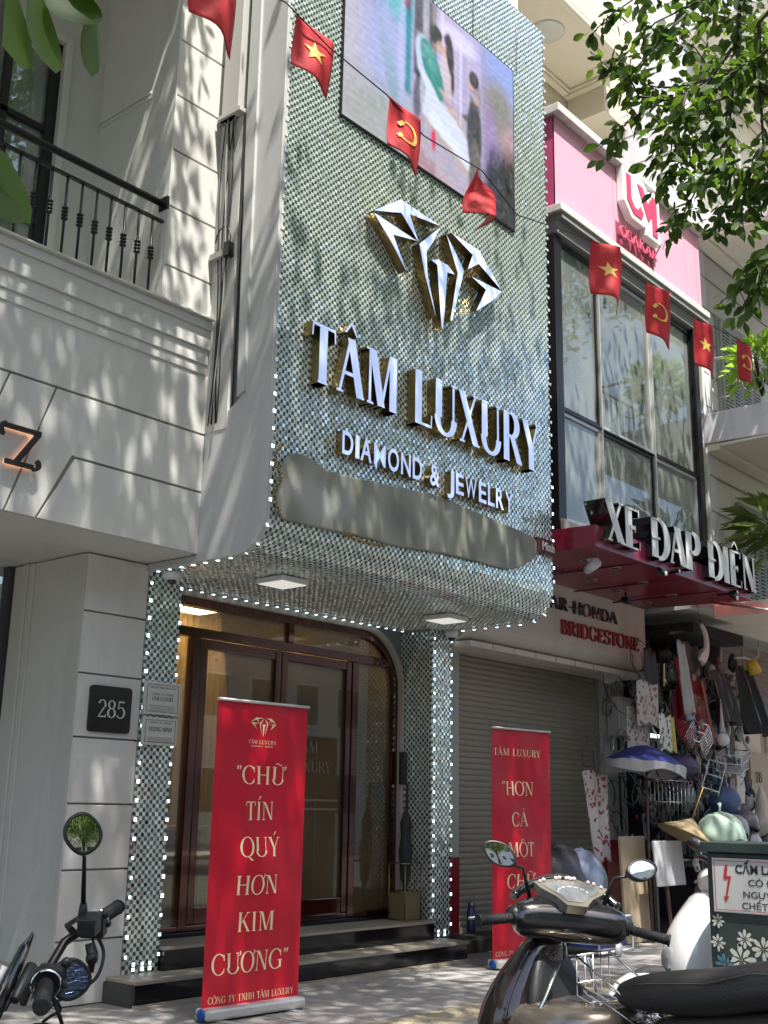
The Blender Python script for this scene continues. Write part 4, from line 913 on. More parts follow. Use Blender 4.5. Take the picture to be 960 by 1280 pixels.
# ground floor : shutter, red lintel, piers, sign box
for k in range(46):
    pass
sl = MB(); 
n_sl = 48; z_top, z_bot, ysh = 3.15, .19, 7.52; ph = (z_top - z_bot) / n_sl
pr = [(0, 0), (-.010, .006), (-.014, .5 * ph), (-.010, ph - .010), (.0, ph - .004), (0, ph)]
V = []; F = []
for x in (9.70, 12.84):
    for d, z in pr: V.append((x, d, z))
for i in range(5): F.append((i, i + 1, i + 7, i + 6))
sl.add(V, F, False); slm = sl.mesh('shutter_slat', shutter_m)
sh = thing('roller_shutter', 'closed beige roller shutter right of the mirrored shop', 'shutter')
for k in range(n_sl): o = link('slat', slm, sh); o.location = (0, ysh, z_bot + k * ph)
bx('bottom_bar', shutter_m, sh, 9.70, 12.84, ysh - .03, ysh + .01, .13, .188); bx('guide_rail', steel, sh, 12.835, 12.875, ysh - .05, ysh + .02, .12, 3.15)
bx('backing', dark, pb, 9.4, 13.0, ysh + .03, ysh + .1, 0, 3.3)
bx('lintel', mat('red_lintel', (.40, .02, .07), .4), pb, 9.42, 12.84, ysh - .06, ysh + .02, 3.152, 3.30, .004)
bx('party_wall', mint, pb, 9.40, 9.70, 7.30, 7.66, .9, 3.15); bx('party_wall_base', redpaint, pb, 9.395, 9.70, 7.29, 7.66, .17, .899)
bx('electric_tag', mat('brown_tag', (.12, .04, .02), .5), pb, 9.41, 9.50, 7.28, 7.299, 1.95, 2.25)
bx('pier', mint, pb, 12.876, 13.44, 7.42, 8.0, 1.04, 3.3); bx('pier_base', redpaint, pb, 12.872, 13.445, 7.41, 8.0, .0, 1.039)
bx('shop_floor_slab', mat('dark_stone'), pb, 9.38, 13.0, 7.08, 7.6, 0, .125, .01)
sgn = thing('tyre_shop_sign', 'cream sign box reading AR-HONDA and BRIDGESTONE over the shutter', 'sign')
cb_ = mat('cream_sign', (.70, .66, .58), .45, dirt=.3)
MB().prism([(6.90, 3.20), (6.90, 3.90), (7.44, 3.90), (7.44, 3.06), (7.30, 3.02), (7.0, 3.10)], lambda u, v, d: (9.35 + d * 3.76, u, v), 0, 1).build('sign_box', cb_, sgn, .008)
for k in range(9): bx('underside_board', cb_, sgn, 9.4 + k * .41, 9.79 + k * .41, 6.93, 7.42, 3.0, 3.06, .003)
put = MB(); put_text(put, 'YAMAHA AR-HONDA'[7:], FY(6.9), 10.85, 3.60, .145, width=1.52, depth=.0, thick=.02, weight=1.6); put.build('black_lettering', [gloss_black] * 2, sgn)
put = MB(); put_text(put, 'BRIDGESTONE', FY(6.9), 11.08, 3.33, .165, width=1.83, depth=.0, thick=.02, weight=1.6); put.build('red_lettering', [mat('dark_red_letter', (.30, .02, .03), .4)] * 2, sgn)
# maroon canopy
cn = thing('maroon_canopy', 'glossy maroon canopy box with recessed downlights over the tyre shop', 'canopy')
MB().prism([(5.47, 3.86), (5.47, 4.08), (7.1, 4.12), (7.1, 3.90)], lambda u, v, d: (9.46 + d * 3.62, u, v), 0, 1).build('canopy_box', maroon, cn, .004)
m_ = MB().box(0, .006, 0, 1.6, -.004, 0)
for x in (10.4, 11.4, 12.3): bx('panel_seam', mat('seam', (.10, .01, .02), .5), cn, x, x + .006, 5.5, 7.08, 3.857, 3.875)
dl = MB(); dl.lathe((0, 0, 0), (0, 0, -1), [(.055, -.01), (.07, .004), (.055, .006), (.045, .0)], 16); dl.cur = 1; dl.lathe((0, 0, -.002), (0, 0, -1), [(.0, 0), (.046, 0)], 14)
dlm = dl.mesh('downlight', [steel, dark])
for x, y in ((10.0, 5.9), (10.45, 6.5), (10.5, 5.85), (10.95, 6.4), (11.4, 6.0), (11.7, 6.5), (12.3, 6.1), (12.6, 6.6), (10.0, 6.6)): o = link('downlight', dlm, cn); o.location = (x, y, 3.862 + .02 * (y - 5.5) / 1.6)
cp = thing('swivel_spotlight', 'small black spotlight on the underside of the maroon canopy', 'spotlight', (11.9, 6.5, 3.86)); MB().tube([(0, 0, .03), (0, 0, -.05)], .012, 8).tube([(-.02, -.06, -.09), (.02, .05, -.05)], .035, 10).build('lamp_head', black_plastic, cp)
xd = letters('street_sign', 'XE ĐẠP ĐIỆN', 'tall white serif letters with black sides reading XE ĐẠP ĐIỆN along the canopy edge', 'sign', FY(5.47), 9.52, 3.93, .42, 3.55, -.16, .24, [mat('letter_white', (.72, .72, .68), .4), gloss_black], weight=2.1, gap=.03)
for x in (10.7, 12.45):
    t = thing('spotlight', 'small round white-eyed spotlight under the canopy letters, ' + ('left' if x < 11 else 'right') + ' of the two', 'spotlight', (x, 5.42, 3.84)); MB().tube([(0, .04, .02), (0, 0, -.03), (0, -.05, -.05)], [.012, .03, .038], 10).build('head', black_plastic, t); MB().ball((0, -.052, -.052), .032, 10, 6, (1, .3, 1)).build('lens', mat('lens_white', (.7, .7, .65), .3), t)
sc_ = thing('security_camera', 'tilted white security camera under the left end of the maroon canopy', 'camera', (9.85, 5.75, 3.86)); MB().ball((0, 0, -.03), .05, 10, 6, (1, 1, .5)).build('bracket', mat('camera_white'), sc_); MB().tube([(.05, .08, -.12), (-.02, -.02, -.10), (-.06, -.10, -.08)], [.045, .055, .05], 10).build('body', mat('camera_white'), sc_)
sc2 = thing('hanging_camera', 'white camera with dangling cables on the pale green pier', 'camera', (12.95, 7.36, 3.02)); MB().lathe((0, 0, .05), (0, 0, -1), [(0, 0), (.1, 0), (.1, .05), (.07, .1), (.0, .12)], 14).build('housing', mat('camera_white'), sc2); MB().tube([(0, 0, 0), (.02, 0, -.2), (-.03, 0, -.35), (.03, .01, -.5)], .015, 6).build('cable', mat('grey_cable'), sc2)
mt = thing('meter_box', 'grey electricity meter box on the pale green pier', 'meter box', (13.0, 7.33, 2.30)); bx('case', grey_plastic, mt, -.04, .40, -.10, .08, 0, .50, .02); bx('door', grey_plastic, mt, .0, .36, -.115, -.101, .05, .45, .01); MB().tube([(.1, 0, 0), (.1, 0, -.8), (.12, 0, -1.4)], .018, 6).build('conduit', black_plastic, mt)
# pink logo emblem and OSAKAR lettering
dm = thing('pink_emblem', 'white-edged pink emblem shaped like linked D and M on the pink fascia', 'logo sign')
W_ = mat('emblem_white', (.80, .80, .78), .35); dpk = mat('emblem_pink', (.60, .045, .13), .4)
hull = [(11.06, 9.0), (11.10, 8.52), (11.30, 8.30), (11.62, 8.30), (11.62, 8.26), (11.95, 8.16), (11.98, 8.85), (11.84, 8.98), (11.66, 8.93), (11.55, 8.98), (11.45, 9.06), (11.15, 9.08)]
hull = [(11.10, 9.02), (11.10, 8.55), (11.28, 8.38), (11.60, 8.38), (11.64, 8.42), (11.64, 8.30), (12.02, 8.30), (12.02, 8.88), (11.90, 9.00), (11.72, 8.93), (11.62, 9.02)]
hull = [(u, v - .07) for u, v in hull]
MB().prism(hull, FY(PY - .002), 0, .10).build('emblem_body', [W_], dm, .012)
m_ = MB(); f_ = FY(PY - .002)
for P_ in ([(11.17, 8.95), (11.17, 8.60), (11.32, 8.46), (11.52, 8.46), (11.58, 8.56), (11.50, 8.63), (11.44, 8.56), (11.36, 8.56), (11.28, 8.65), (11.28, 8.95)],
           [(11.44, 8.92), (11.58, 8.92), (11.70, 8.75), (11.84, 8.92), (11.93, 8.85), (11.93, 8.37), (11.80, 8.37), (11.80, 8.62), (11.70, 8.50), (11.62, 8.62)]):
    m_.prism([(u, v - .07) for u, v in P_], f_, .101, .107)
m_.build('emblem_face', dpk, dm)
ok = MB(); put_text(ok, 'OSAKAR', FY(PY - .007), 11.07, 8.03, .13, width=.92, depth=.035, thick=.018, weight=1.4)
ok.v = ok.v; os_ = ok.build('lettering', [mat('osakar_pink', (.70, .12, .20), .4)] * 2, None); tag(os_, 'small raised pink serif letters reading OSAKAR below the linked emblem', 'lettering')
os_.name = 'small_lettering'

# ================================================================== FAR BUILDING WITH BALCONIES
fb_ = thing('balcony_building', 'cream and lilac building with shuttered windows and balconies at the right edge', 'building')
FX, FYY = 13.40, 6.10
bx('side_wall', lilac, fb_, FX, FX + .3, FYY, 14, 3.9, 20); bx('front_wall', cream, fb_, FX + .3, 24, FYY + .03, 6.5, 3.9, 20)
bx('upper_front_wall', white, fb_, FX + .3, 24, FYY + .01, FYY + .029, 6.5, 8.9)
bx('main_body', cream, fb_, FX + .3, 24, 6.5, 14, 3.9, 20)
z = 4.2
while z < 13:
    bx('wall_groove', joint, fb_, FX - .003, FX + .0, FYY + .01, 14, z, z + .018); bx('wall_groove', joint, fb_, FX + .01, 24, FYY - .003, FYY - .0005 + .009, z, z + .018); z += .48
bx('corner_trim', white, fb_, FX - .02, FX + .05, FYY - .03, FYY + .02, 3.9, 5.98, .004)
bx('corner_trim', white, fb_, FX - .02, FX + .05, FYY - .03, FYY + .02, 6.45, 8.99, .004)
def shutter_pair(x0, x1, z0, z1):
    w = bx('window', mat('shutter_frame', (.33, .34, .33), .6), fb_, x0, x1, FYY - .03, FYY + .02, z0, z1, .006)
    n = 4; w_ = (x1 - x0 - .1) / n
    for k in range(n):
        a = x0 + .05 + k * w_; s_ = bx('shutter_leaf', mat('shutter_grey', (.40, .41, .40), .6, dirt=.2), w, a + .008, a + w_ - .008, FYY - .052, FYY - .032, z0 + .05, z1 - .05)
        for q in range(int((z1 - z0 - .3) / .05)):
            if abs(q * .05 - (z1 - z0 - .3) / 2) < .05: continue
            lv = link('louvre', louv, s_); lv.location = (a + .05, FYY - .055, z0 + .15 + q * .05); lv.scale = ((w_ - .1) / .2, 1, 1)
lo = MB(); lo.cur = 0; lo.box(0, .2, -.004, .002, 0, .026); lo.cur = 1; lo.box(0, .2, -.001, .0022, .0265, .048); louv = lo.mesh('louvre', [mat('shutter_grey', (.40, .41, .40), .6, dirt=.2), dark])
shutter_pair(13.95, 15.35, 6.48, 8.05); shutter_pair(14.3, 15.3, 3.92, 5.45); shutter_pair(16.0, 17.4, 6.48, 8.05)
for (z0, z1, ymin, lbl) in ((5.99, 6.44, 4.4, 0), (8.95, 9.35, 4.2, 1), (12.2, 12.7, 4.2, 2)):
    MB().prism([(FYY - .002, z0 + .05), (FYY - .002, z1), (ymin, z1), (ymin, z0), (ymin + .3, z0)], lambda u, v, d: (FX - .0 + d * 9, u, v), 0, 1).build('balcony_slab', lilac, fb_, .01)
    bx('soffit_band', cream, fb_, FX + .02, 22, FYY - .2, FYY - .01, z0 - .06, z0 + .04, .01)
    bx('balcony_soffit', cream, fb_, FX + .01, 22, ymin + .31, FYY - .21, z0 - .012, z0 + .02)
ir = MB()
for (z0, ymin) in ((6.44, 4.4), (9.35, 4.2)):
    ir.tube([(FX + .06, FYY - .05, z0 + .75), (FX + .06, ymin + .05, z0 + .75), (22, ymin + .05, z0 + .75)], .022, 6)
    for k in range(8): ir.tube([(FX + .06, FYY - .1 - k * .2, z0), (FX + .06, FYY - .1 - k * .2, z0 + .75)], .010, 5)
    for k in range(4):
        c = FYY - .3 - k * .4; ir.tube([(FX + .06, c + .17 * math.cos(a), z0 + .36 + .17 * math.sin(a)) for a in [i * PI / 8 for i in range(17)]], .009, 5)
    for k in range(50): ir.tube([(FX + .1 + k * .17, ymin + .05, z0), (FX + .1 + k * .17, ymin + .05, z0 + .75)], .010, 5)
ir.build('balcony_ironwork', mat('rusty_white_iron', (.45, .42, .38), .7, dirt=.6, dscale=8), fb_)
# low terrace above the awning
bx('terrace_slab', cream, fb_, FX, 22, 4.9, FYY, 3.75, 3.92, .01)
ar = MB()
for k in range(30):
    x = 13.6 + k * .22; ar.tube([(x, 4.95, 3.92), (x, 4.95, 4.35)], .012, 5); ar.tube([(x + .11 - .11 * math.cos(a), 4.95, 4.35 + .13 * math.sin(a)) for a in [i * PI / 6 for i in range(7)]], .012, 5)
ar.tube([(13.5, 4.95, 4.5), (22, 4.95, 4.5)], .03, 6); ar.build('terrace_railing', mat('rusty_white_iron'), fb_)
# plants on balconies
def leafy(name, label, cat, c, r, n, size, m, long=False, group=None):
    t = thing(name, label, cat, c, group=group)
    V = []; F = []
    for k in range(n):
        d = Vector((random.gauss(0, 1), random.gauss(0, 1), random.gauss(.3, .8))).normalized(); p = d * r * random.uniform(.35, 1)
        a = (d + Vector((random.uniform(-.5, .5), random.uniform(-.5, .5), random.uniform(-.4, .4)))).normalized(); b = a.cross(Vector((random.gauss(0, 1), random.gauss(0, 1), 1))).normalized()
        L_ = size * random.uniform(.7, 1.3); w = L_ * (.10 if long else .28); o_ = len(V)
        V += [p, p + a * L_ * .45 + b * w - Vector((0, 0, L_ * .03)), p + a * L_ - Vector((0, 0, L_ * (.25 if long else .1))), p + a * L_ * .45 - b * w - Vector((0, 0, L_ * .03))]; F.append((o_, o_ + 1, o_ + 2, o_ + 3))
    link('leaves', np_mesh('leaves', [tuple(v) for v in V], F, m), t)['kind'] = 'stuff'
    sm_ = MB()
    for k in range(7):
        d = Vector((random.gauss(0, 1), random.gauss(0, 1), .6)).normalized() * r * .8; sm_.tube([(0, 0, -r), tuple(d * .4), tuple(d)], [.012, .008, .004], 5)
    sm_.build('stems', twig, t); return t
plant_leaf = mat_leaf('plant_leaf', (.10, .20, .03), (.16, .28, .05))
leafy('balcony_plant', 'sunlit light green shrub hanging over the upper right balcony behind the flags', 'plant', (13.55, 5.35, 7.0), .42, 240, .17, plant_leaf)
leafy('palm_plant', 'spiky palm on the terrace between the canopy letters and the lower shutters', 'plant', (13.75, 5.3, 4.85), .45, 110, .5, mat_leaf('palm_leaf', (.05, .09, .02), (.10, .14, .04)), True)
leafy('terrace_plant', 'bright leafy shrub on the terrace at the right edge', 'plant', (15.2, 5.4, 5.0), .6, 320, .18, plant_leaf)

# ================================================================== GROUND FLOOR PAST THE TYRE SHOP
hs = thing('cream_gatehouse', 'cream panelled house front at the far right edge with a small number plate', 'house')
bx('pillar', cream, hs, 14.95, 15.25, 6.6, 7.0, 0, 2.62, .01); bx('door_panel', mat('old_cream', (.45, .40, .32), .7, dirt=.3), hs, 15.251, 19, 6.7, 6.9, 0, 2.6)
for k in range(4): bx('panel_moulding', cream, hs, 15.3 + k * .9, 15.95 + k * .9, 6.66, 6.699, .5, 2.6, .01)
for k in range(14): bx('shutter_slat', mat('grey_shutter', (.17, .16, .15), .6), hs, 14.9, 19, 6.72 + .01 * (k % 2), 6.9, 2.63 + k * .078, 2.703 + k * .078)
put = MB(); put_text(put, '28', FY(6.6), 15.40, 1.80, .14, width=.2, depth=.07, thick=.004, weight=1.4); bx('number_plate', mat('plate_tan', (.40, .33, .22), .5), hs, 15.3, 15.9, 6.55, 6.6, 1.6, 2.2); put.build('number', [dark] * 2, hs)
bs = thing('stall_bay', 'dark open stall bay packed with hanging goods right of the green pier', 'stall')
bx('back_wall', dark, bs, 13.44, 14.95, 8.4, 8.5, 0, 3.75); bx('side_wall', mat('grey_side', (.10, .10, .10), .9, dirt=.4), bs, 14.75, 14.95, 6.9, 8.4, 0, 3.75); bx('ceiling', dark, bs, 13.44, 14.95, 6.4, 8.4, 3.6, 3.74)  # wall colours darkened to put in the bay's deep shade
aw = thing('awning', 'faded pink and white striped fabric awning sloping over the stall', 'awning')
V = []; F = []; am = [mat_leaf('awning_pink', (.60, .30, .30), (.62, .32, .31), .4), mat('awning_grey', (.45, .44, .42), .8, dirt=.5)]; m_ = MB()
for i in range(24):
    x = 12.95 + i * .3; m_.cur = i % 2
    if i % 6 < 4: m_.cur = 0
    else: m_.cur = 1
    m_.add([(x, 6.3, 3.98), (x + .3, 6.3, 3.98), (x + .3, 4.75, 3.62), (x, 4.75, 3.62), (x, 4.75, 3.47), (x + .3, 4.75, 3.47)], [(0, 1, 2, 3), (3, 2, 5, 4)])
o_ = m_.build('cloth', am, aw); sd_ = o_.modifiers.new('thick', 'SOLIDIFY'); sd_.thickness = .006
m_ = MB(); m_.tube([(12.95, 4.75, 3.60), (20, 4.75, 3.60)], .02, 6)
for x in (12.96, 14.6, 16.4, 18.5): m_.tube([(x, 6.3, 3.95), (x, 4.75, 3.60)], .014, 6)
m_.build('frame', steel, aw)

# ================================================================== THE STALL'S HANGING AND STANDING GOODS
def cloth_print(name, base, spot):
    m = bpy.data.materials.new(name); m.use_nodes = True; N = m.node_tree.nodes; L = m.node_tree.links
    tc = N.new('ShaderNodeTexCoord'); v = N.new('ShaderNodeTexVoronoi'); v.inputs['Scale'].default_value = 16; cr = N.new('ShaderNodeValToRGB')
    cr.color_ramp.elements[0].position = .32; cr.color_ramp.elements[0].color = (*spot, 1); cr.color_ramp.elements[1].position = .42; cr.color_ramp.elements[1].color = (*base, 1)
    n = N.new('ShaderNodeTexNoise'); n.inputs['Scale'].default_value = 12; mx = N.new('ShaderNodeMix'); mx.data_type = 'VECTOR'; mx.inputs['Factor'].default_value = .12
    L.new(tc.outputs['Object'], n.inputs['Vector']); L.new(tc.outputs['Object'], mx.inputs['A']); L.new(n.outputs['Color'], mx.inputs['B']); L.new(mx.outputs['Result'], v.inputs['Vector'])
    L.new(v.outputs['Distance'], cr.inputs[0]); L.new(cr.outputs[0], N['Principled BSDF'].inputs['Base Color']); N['Principled BSDF'].inputs['Roughness'].default_value = .7
    return m
floral = cloth_print('floral_print', (.62, .56, .54), (.32, .05, .07)); news = cloth_print('newsprint', (.50, .46, .42), (.22, .12, .12))
def drape(name, label, cat, m, x, y, z, w, h, amp=.03, folds=3, taper=1., skew=0., group=None, part='cloth', thick=.004):
    t = thing(name, label, cat, (x, y, z), group=group); V = []; F = []; nu, nv = 14, 16
    for j in range(nv + 1):
        q = j / nv
        for i in range(nu + 1):
            u = i / nu - .5; ww = w * (1 + (taper - 1) * q)
            V.append((u * ww + skew * q, amp * math.sin(u * folds * 2 * PI + q * 2) * (0.3 + q) - amp * q, -h * q - .02 * math.sin(u * 7 + q * 5)))
    for j in range(nv):
        for i in range(nu): a = j * (nu + 1) + i; F.append((a, a + 1, a + nu + 2, a + nu + 1))
    b = MB(); b.add(V, F, True); o = b.build(part, m, t); s_ = o.modifiers.new('t', 'SOLIDIFY'); s_.thickness = thick
    MB().tube([(0, 0, -.01), (.01, .02, .25)], .005, 5).build('string', twig, t); return t
def bag(name, label, cat, m, x, y, z, r, sq, group=None, jit=.12, seed=1):
    t = thing(name, label, cat, (x, y, z), group=group); random.seed(seed)
    b = MB().ball((0, 0, 0), r, 14, 10, sq, jit); o = b.build('body', m, t, sub=1)
    MB().tube([(0, 0, r * sq[2] * .8), (.01, 0, r * sq[2] + .05), (.03, .01, r * sq[2] + .1)], [.03, .012, .03], 6).build('tied_neck', m, t); return t
# sun umbrella
ub = thing('sun_umbrella', 'dark blue umbrella with a silver underside on a wooden pole beside the green pier', 'umbrella', (11.85, 6.35, 0))
ub.rotation_euler = (0, .05, 0)
MB().tube([(0.12, 0, 0), (.05, 0, 1.0), (0, 0, 2.1)], .016, 8).build('pole', mat('worn_wood', (.10, .06, .045), .7), ub)
V = []; F = []; nR = 8
for j in range(5):
    q = j / 4
    for k in range(nR * 3):
        a = 2 * PI * k / (nR * 3); sag = .05 * q * (1 - abs(math.cos(a * nR / 2))) if j == 4 else 0
        V.append((q * .72 * math.cos(a) * (1 - sag), q * .36 * math.sin(a) * (1 - sag), 2.12 - .22 * q ** 1.6 + sag * .6))
for j in range(4):
    for k in range(nR * 3): F.append((j * 24 + k, (j + 1) * 24 + k, (j + 1) * 24 + (k + 1) % 24, j * 24 + (k + 1) % 24))
b = MB(); b.add(V, F, True); b.build('canopy', mat('umbrella_blue', (.015, .03, .16), .5), ub)
b = MB(); b.add([(v[0] * .985, v[1] * .985, v[2] - .012) for v in V], F, True)
b.add([V[96 + k] for k in range(24)] + [(V[96 + k][0] * .96, V[96 + k][1] * .96, V[96 + k][2] - .10 - .03 * math.sin(k)) for k in range(24)], [(k, (k + 1) % 24, (k + 1) % 24 + 24, k + 24) for k in range(24)], True)
b.build('silver_lining', mat('silver_cloth', (.42, .42, .44), .45, metal=.2), ub)
b = MB()
for k in range(nR): a = 2 * PI * k / nR; b.tube([(0, 0, 1.75), (.34 * math.cos(a), .17 * math.sin(a), 1.98), (.70 * math.cos(a), .35 * math.sin(a), 1.89)], .006, 5)
b.build('ribs', steel, ub)
drape('floral_cloth', 'floral print cloth hanging below the blue umbrella', 'cloth', floral, 11.42, 6.7, 1.80, .55, .95, .03, 2, .55, .12)
drape('newspaper_bundle', 'bundle of pinkish printed sheets hanging high in the stall', 'papers', news, 12.15, 6.4, 2.85, .52, .50, .015, 2)
drape('newspaper_bundle', 'lower bundle of pinkish printed sheets beside the price sheet', 'papers', news, 12.1, 6.5, 2.55, .55, .60, .02, 2)
drape('price_sheet', 'white price sheet with dark printed lines hanging in the stall', 'sheet', cloth_print('price_print', (.7, .7, .62), (.1, .1, .1)), 12.5, 6.38, 2.50, .30, .42, .006, 1)
drape('yellow_sheet', 'narrow yellow sheet just right of the white price sheet', 'sheet', mat('yellow_paper', (.55, .48, .12), .7), 12.72, 6.40, 2.50, .14, .42, .01, 1)
drape('folded_cloth', 'long pale folded cloth hanging from the stall roof', 'cloth', mat('pale_cloth', (.50, .48, .46), .7, var=.15, vscale=9), 12.85, 6.3, 3.40, .20, .85, .03, 2, 1.1, .15)
drape('blue_cloth', 'light blue plastic sheet hanging under the pale folded cloth', 'sheet', mat('light_blue_plastic', (.35, .45, .55), .3), 13.0, 6.35, 2.98, .22, .5, .03, 2, .5, .1)
drape('raincoat', 'red raincoat hanging beside the white crescent shade', 'raincoat', mat('raincoat_red', (.30, .015, .04), .5), 13.25, 6.5, 3.25, .36, .75, .05, 3, 1.0)
drape('raincoat', 'dark grey raincoat hanging high on the right of the stall', 'raincoat', mat('raincoat_grey', (.06, .065, .07), .35), 14.0, 6.35, 3.15, .50, .65, .06, 3, 1.1, .1)
drape('black_cover', 'large black plastic cover slung at the right of the stall', 'cover', mat('black_sheet', (.02, .022, .024), .25), 14.55, 6.25, 3.25, .5, .85, .09, 2, 1.25, .25)
drape('black_cover', 'smaller black sheet hanging left of the printed papers', 'cover', mat('black_sheet'), 13.5, 7.2, 3.0, .30, 1.2, .05, 3, .7)
drape('brown_strap', 'long reddish brown strap hanging beside the red raincoat', 'strap', mat('strap_brown', (.35, .10, .06), .4), 13.35, 6.28, 2.98, .07, .75, .02, 1, 1.4, .15)
for k, (x, z, w, h, c) in enumerate(((12.62, 3.30, .3, .7, (.05, .045, .04)), (12.45, 3.0, .25, .4, (.09, .085, .08)), (13.6, 3.3, .3, .6, (.10, .10, .105)), (14.2, 2.7, .3, .5, (.03, .03, .035)), (12.95, 2.55, .28, .5, (.05, .09, .08)), (13.7, 3.5, .5, .35, (.14, .13, .12)))):
    drape('hanging_bag', ['dark bag hanging left of the pale folded cloth', 'grey bag under the roof above the printed papers', 'grey clear bag hanging in the middle of the stall', 'black bag under the dark raincoat', 'dark green bag behind the brown strap', 'dusty grey sheet bundled under the stall roof'][k], 'bag', mat('bag_%d' % k, c, .4, var=.3, vscale=10), x, 6.6, z, w, h, .05, 2)
cr_ = thing('crescent_shade', 'white crescent-shaped plastic shade hanging in the dark stall', 'shade', (13.2, 6.2, 3.42)); P_ = [(.19 * math.cos(a), .24 * math.sin(a)) for a in [math.radians(-120 + i * 15) for i in range(15)]] + [(.02 + .15 * math.cos(a) - .07, .04 + .17 * math.sin(a)) for a in [math.radians(70 - i * 17) for i in range(10)]]
MB().prism(P_, lambda u, v, d: (u, -d, v), 0, .03).build('shade', mat('shade_white', (.6, .6, .57), .3), cr_); MB().tube([(0.05, 0, .2), (.02, .05, .6)], .004, 4).build('string', twig, cr_)
yc = thing('yellow_cup', 'yellow plastic cup hanging on a bent white hook', 'cup', (14.70, 6.2, 3.36)); MB().lathe((0, 0, 0), (.5, 0, -.9), [(0, 0), (.07, 0), (.10, .17), (.09, .17), (.06, .01)], 14).build('cup', mat('cup_yellow', (.70, .48, .04), .3), yc); MB().tube([(-.5, 0, -.02), (-.2, 0, .02), (.1, 0, .0), (.25, 0, .1), (.3, 0, .3)], .014, 6).build('hook', mat('shade_white'), yc)
rs = thing('round_red_sign', 'round red sign with yellow letters BOC hanging in the stall', 'sign', (13.55, 6.55, 2.62))
MB().lathe((0, 0, 0), (0, -1, 0), [(0, 0), (.46, 0), (.47, .01), (.46, .03), (0, .03)], 28).build('disc', mat('sign_red', (.42, .02, .03), .4), rs)
m_ = MB(); put_text(m_, 'BOC', lambda u, v, d: (u, -.031 - d, v), -.1, .05, .15, width=.36, thick=.002, weight=1.5); m_.build('yellow_lettering', [yellow] * 2, rs); m_ = MB(); put_text(m_, '- ÉP.AN', lambda u, v, d: (u, -.031 - d, v), -.25, -.20, .12, width=.55, thick=.002, weight=1.5); m_.build('white_lettering', [W_] * 2, rs)
bl = thing('light_bulb', 'round white bulb hanging below the red sign', 'bulb', (13.8, 6.25, 2.28)); MB().ball((0, 0, 0), .085, 14, 10).build('globe', mat('bulb_white', (.75, .75, .72), .25), bl); MB().tube([(0, 0, .08), (0, 0, .14), (0, 0, .5)], [.04, .03, .006], 8).build('socket', mat('shade_white'), bl)
ft = thing('tube_light', 'short white tube light above the wire racks in the stall', 'lamp', (12.7, 6.7, 2.28)); bx('tube', mat('tube_on', (.9, .9, .9), .4, emit=(.85, .92, 1), estr=1.5), ft, -.1, .45, -.02, .02, -.02, .02)
def rack(label, x, y, z, w, h, d, group='wire racks and baskets in the stall', rot=(0, 0, 0), m=chrome):
    t = thing('wire_rack', label, 'rack', (x, y, z), group=group, rot=rot); b = MB()
    for k in range(7): b.tube([(-w / 2 + w * k / 6, -d / 2, h), (-w / 2 + w * k / 6, -d / 2, 0), (-w / 2 + w * k / 6, d / 2, 0), (-w / 2 + w * k / 6, d / 2, h)], .007, 5)
    for zz in (0, h / 2, h): b.tube([(-w / 2, -d / 2, zz), (w / 2, -d / 2, zz), (w / 2, d / 2, zz), (-w / 2, d / 2, zz), (-w / 2, -d / 2, zz)], .009, 5)
    b.build('wire', m, t); return t
wpl = mat('white_wire', (.62, .62, .62), .3)
rack('small chrome wire basket hanging tilted under the round red sign', 13.1, 6.3, 2.15, .35, .25, .2, rot=(.4, .5, .3))
rack('white wire basket hanging at the right under the bulb', 14.15, 6.3, 1.92, .45, .22, .3, rot=(.1, -.2, .2), m=wpl)
rack('white wire rack coiled above the blue bundle', 13.35, 6.25, 1.62, .35, .35, .2, rot=(.3, .2, .5), m=wpl)
rack('low chrome wire rack behind the mint green sack', 13.0, 6.6, 1.25, .6, .5, .3)
rack('chrome wire rack standing at the right behind the helmets', 14.4, 6.7, 1.3, .5, .6, .3, rot=(0, .1, .3))
hg = thing('hanging_goods', 'dense dark mass of small bags, straps, covers and hooks filling the stall', 'goods'); random.seed(77)
for q, (c_, n_) in enumerate((((.03, .03, .032), 110), ((.22, .21, .20), 110), ((.62, .61, .58), 100), ((.28, .04, .05), 22), ((.05, .10, .22), 34), ((.36, .29, .20), 40), ((.35, .45, .46), 40))):
    b = MB()
    for k in range(n_):
        x = random.uniform(13.3, 14.8); y = 6.45 + (x - 13.3) * -.1 + random.uniform(0, .9); z = random.uniform(.85, 3.4); tp = random.random()
        if tp < .4: w = random.uniform(.03, .14); h = random.uniform(.1, .4); b.prism([(x, z), (x + w, z + .02), (x + w * random.uniform(.6, 1.3), z - h), (x + w * random.uniform(-.3, .3), z - h * .9)], lambda u, v, d: (u, y + d + .1 * (z - v) * ((q % 3) - 1), v), 0, .015)
        elif tp < .75: b.ball((x, y, z), random.uniform(.03, .11), 9, 6, (random.uniform(.5, 1.2), .7, random.uniform(.6, 1.5)), .12)
        else: b.tube(smooth([(x, y, z + .2), (x + random.uniform(-.1, .1), y, z), (x + random.uniform(-.2, .2), y - .05, z - .15), (x + random.uniform(-.1, .2), y, z - .3)], 3), random.uniform(.006, .02), 5)
    b.build('goods', mat('goods_%d' % q, c_, .5, var=.4, vscale=9), hg)['kind'] = 'stuff'
cw = thing('wire_tangle', 'tangle of coiled wires and hangers filling the middle of the stall', 'wires', (0, 0, 0)); 
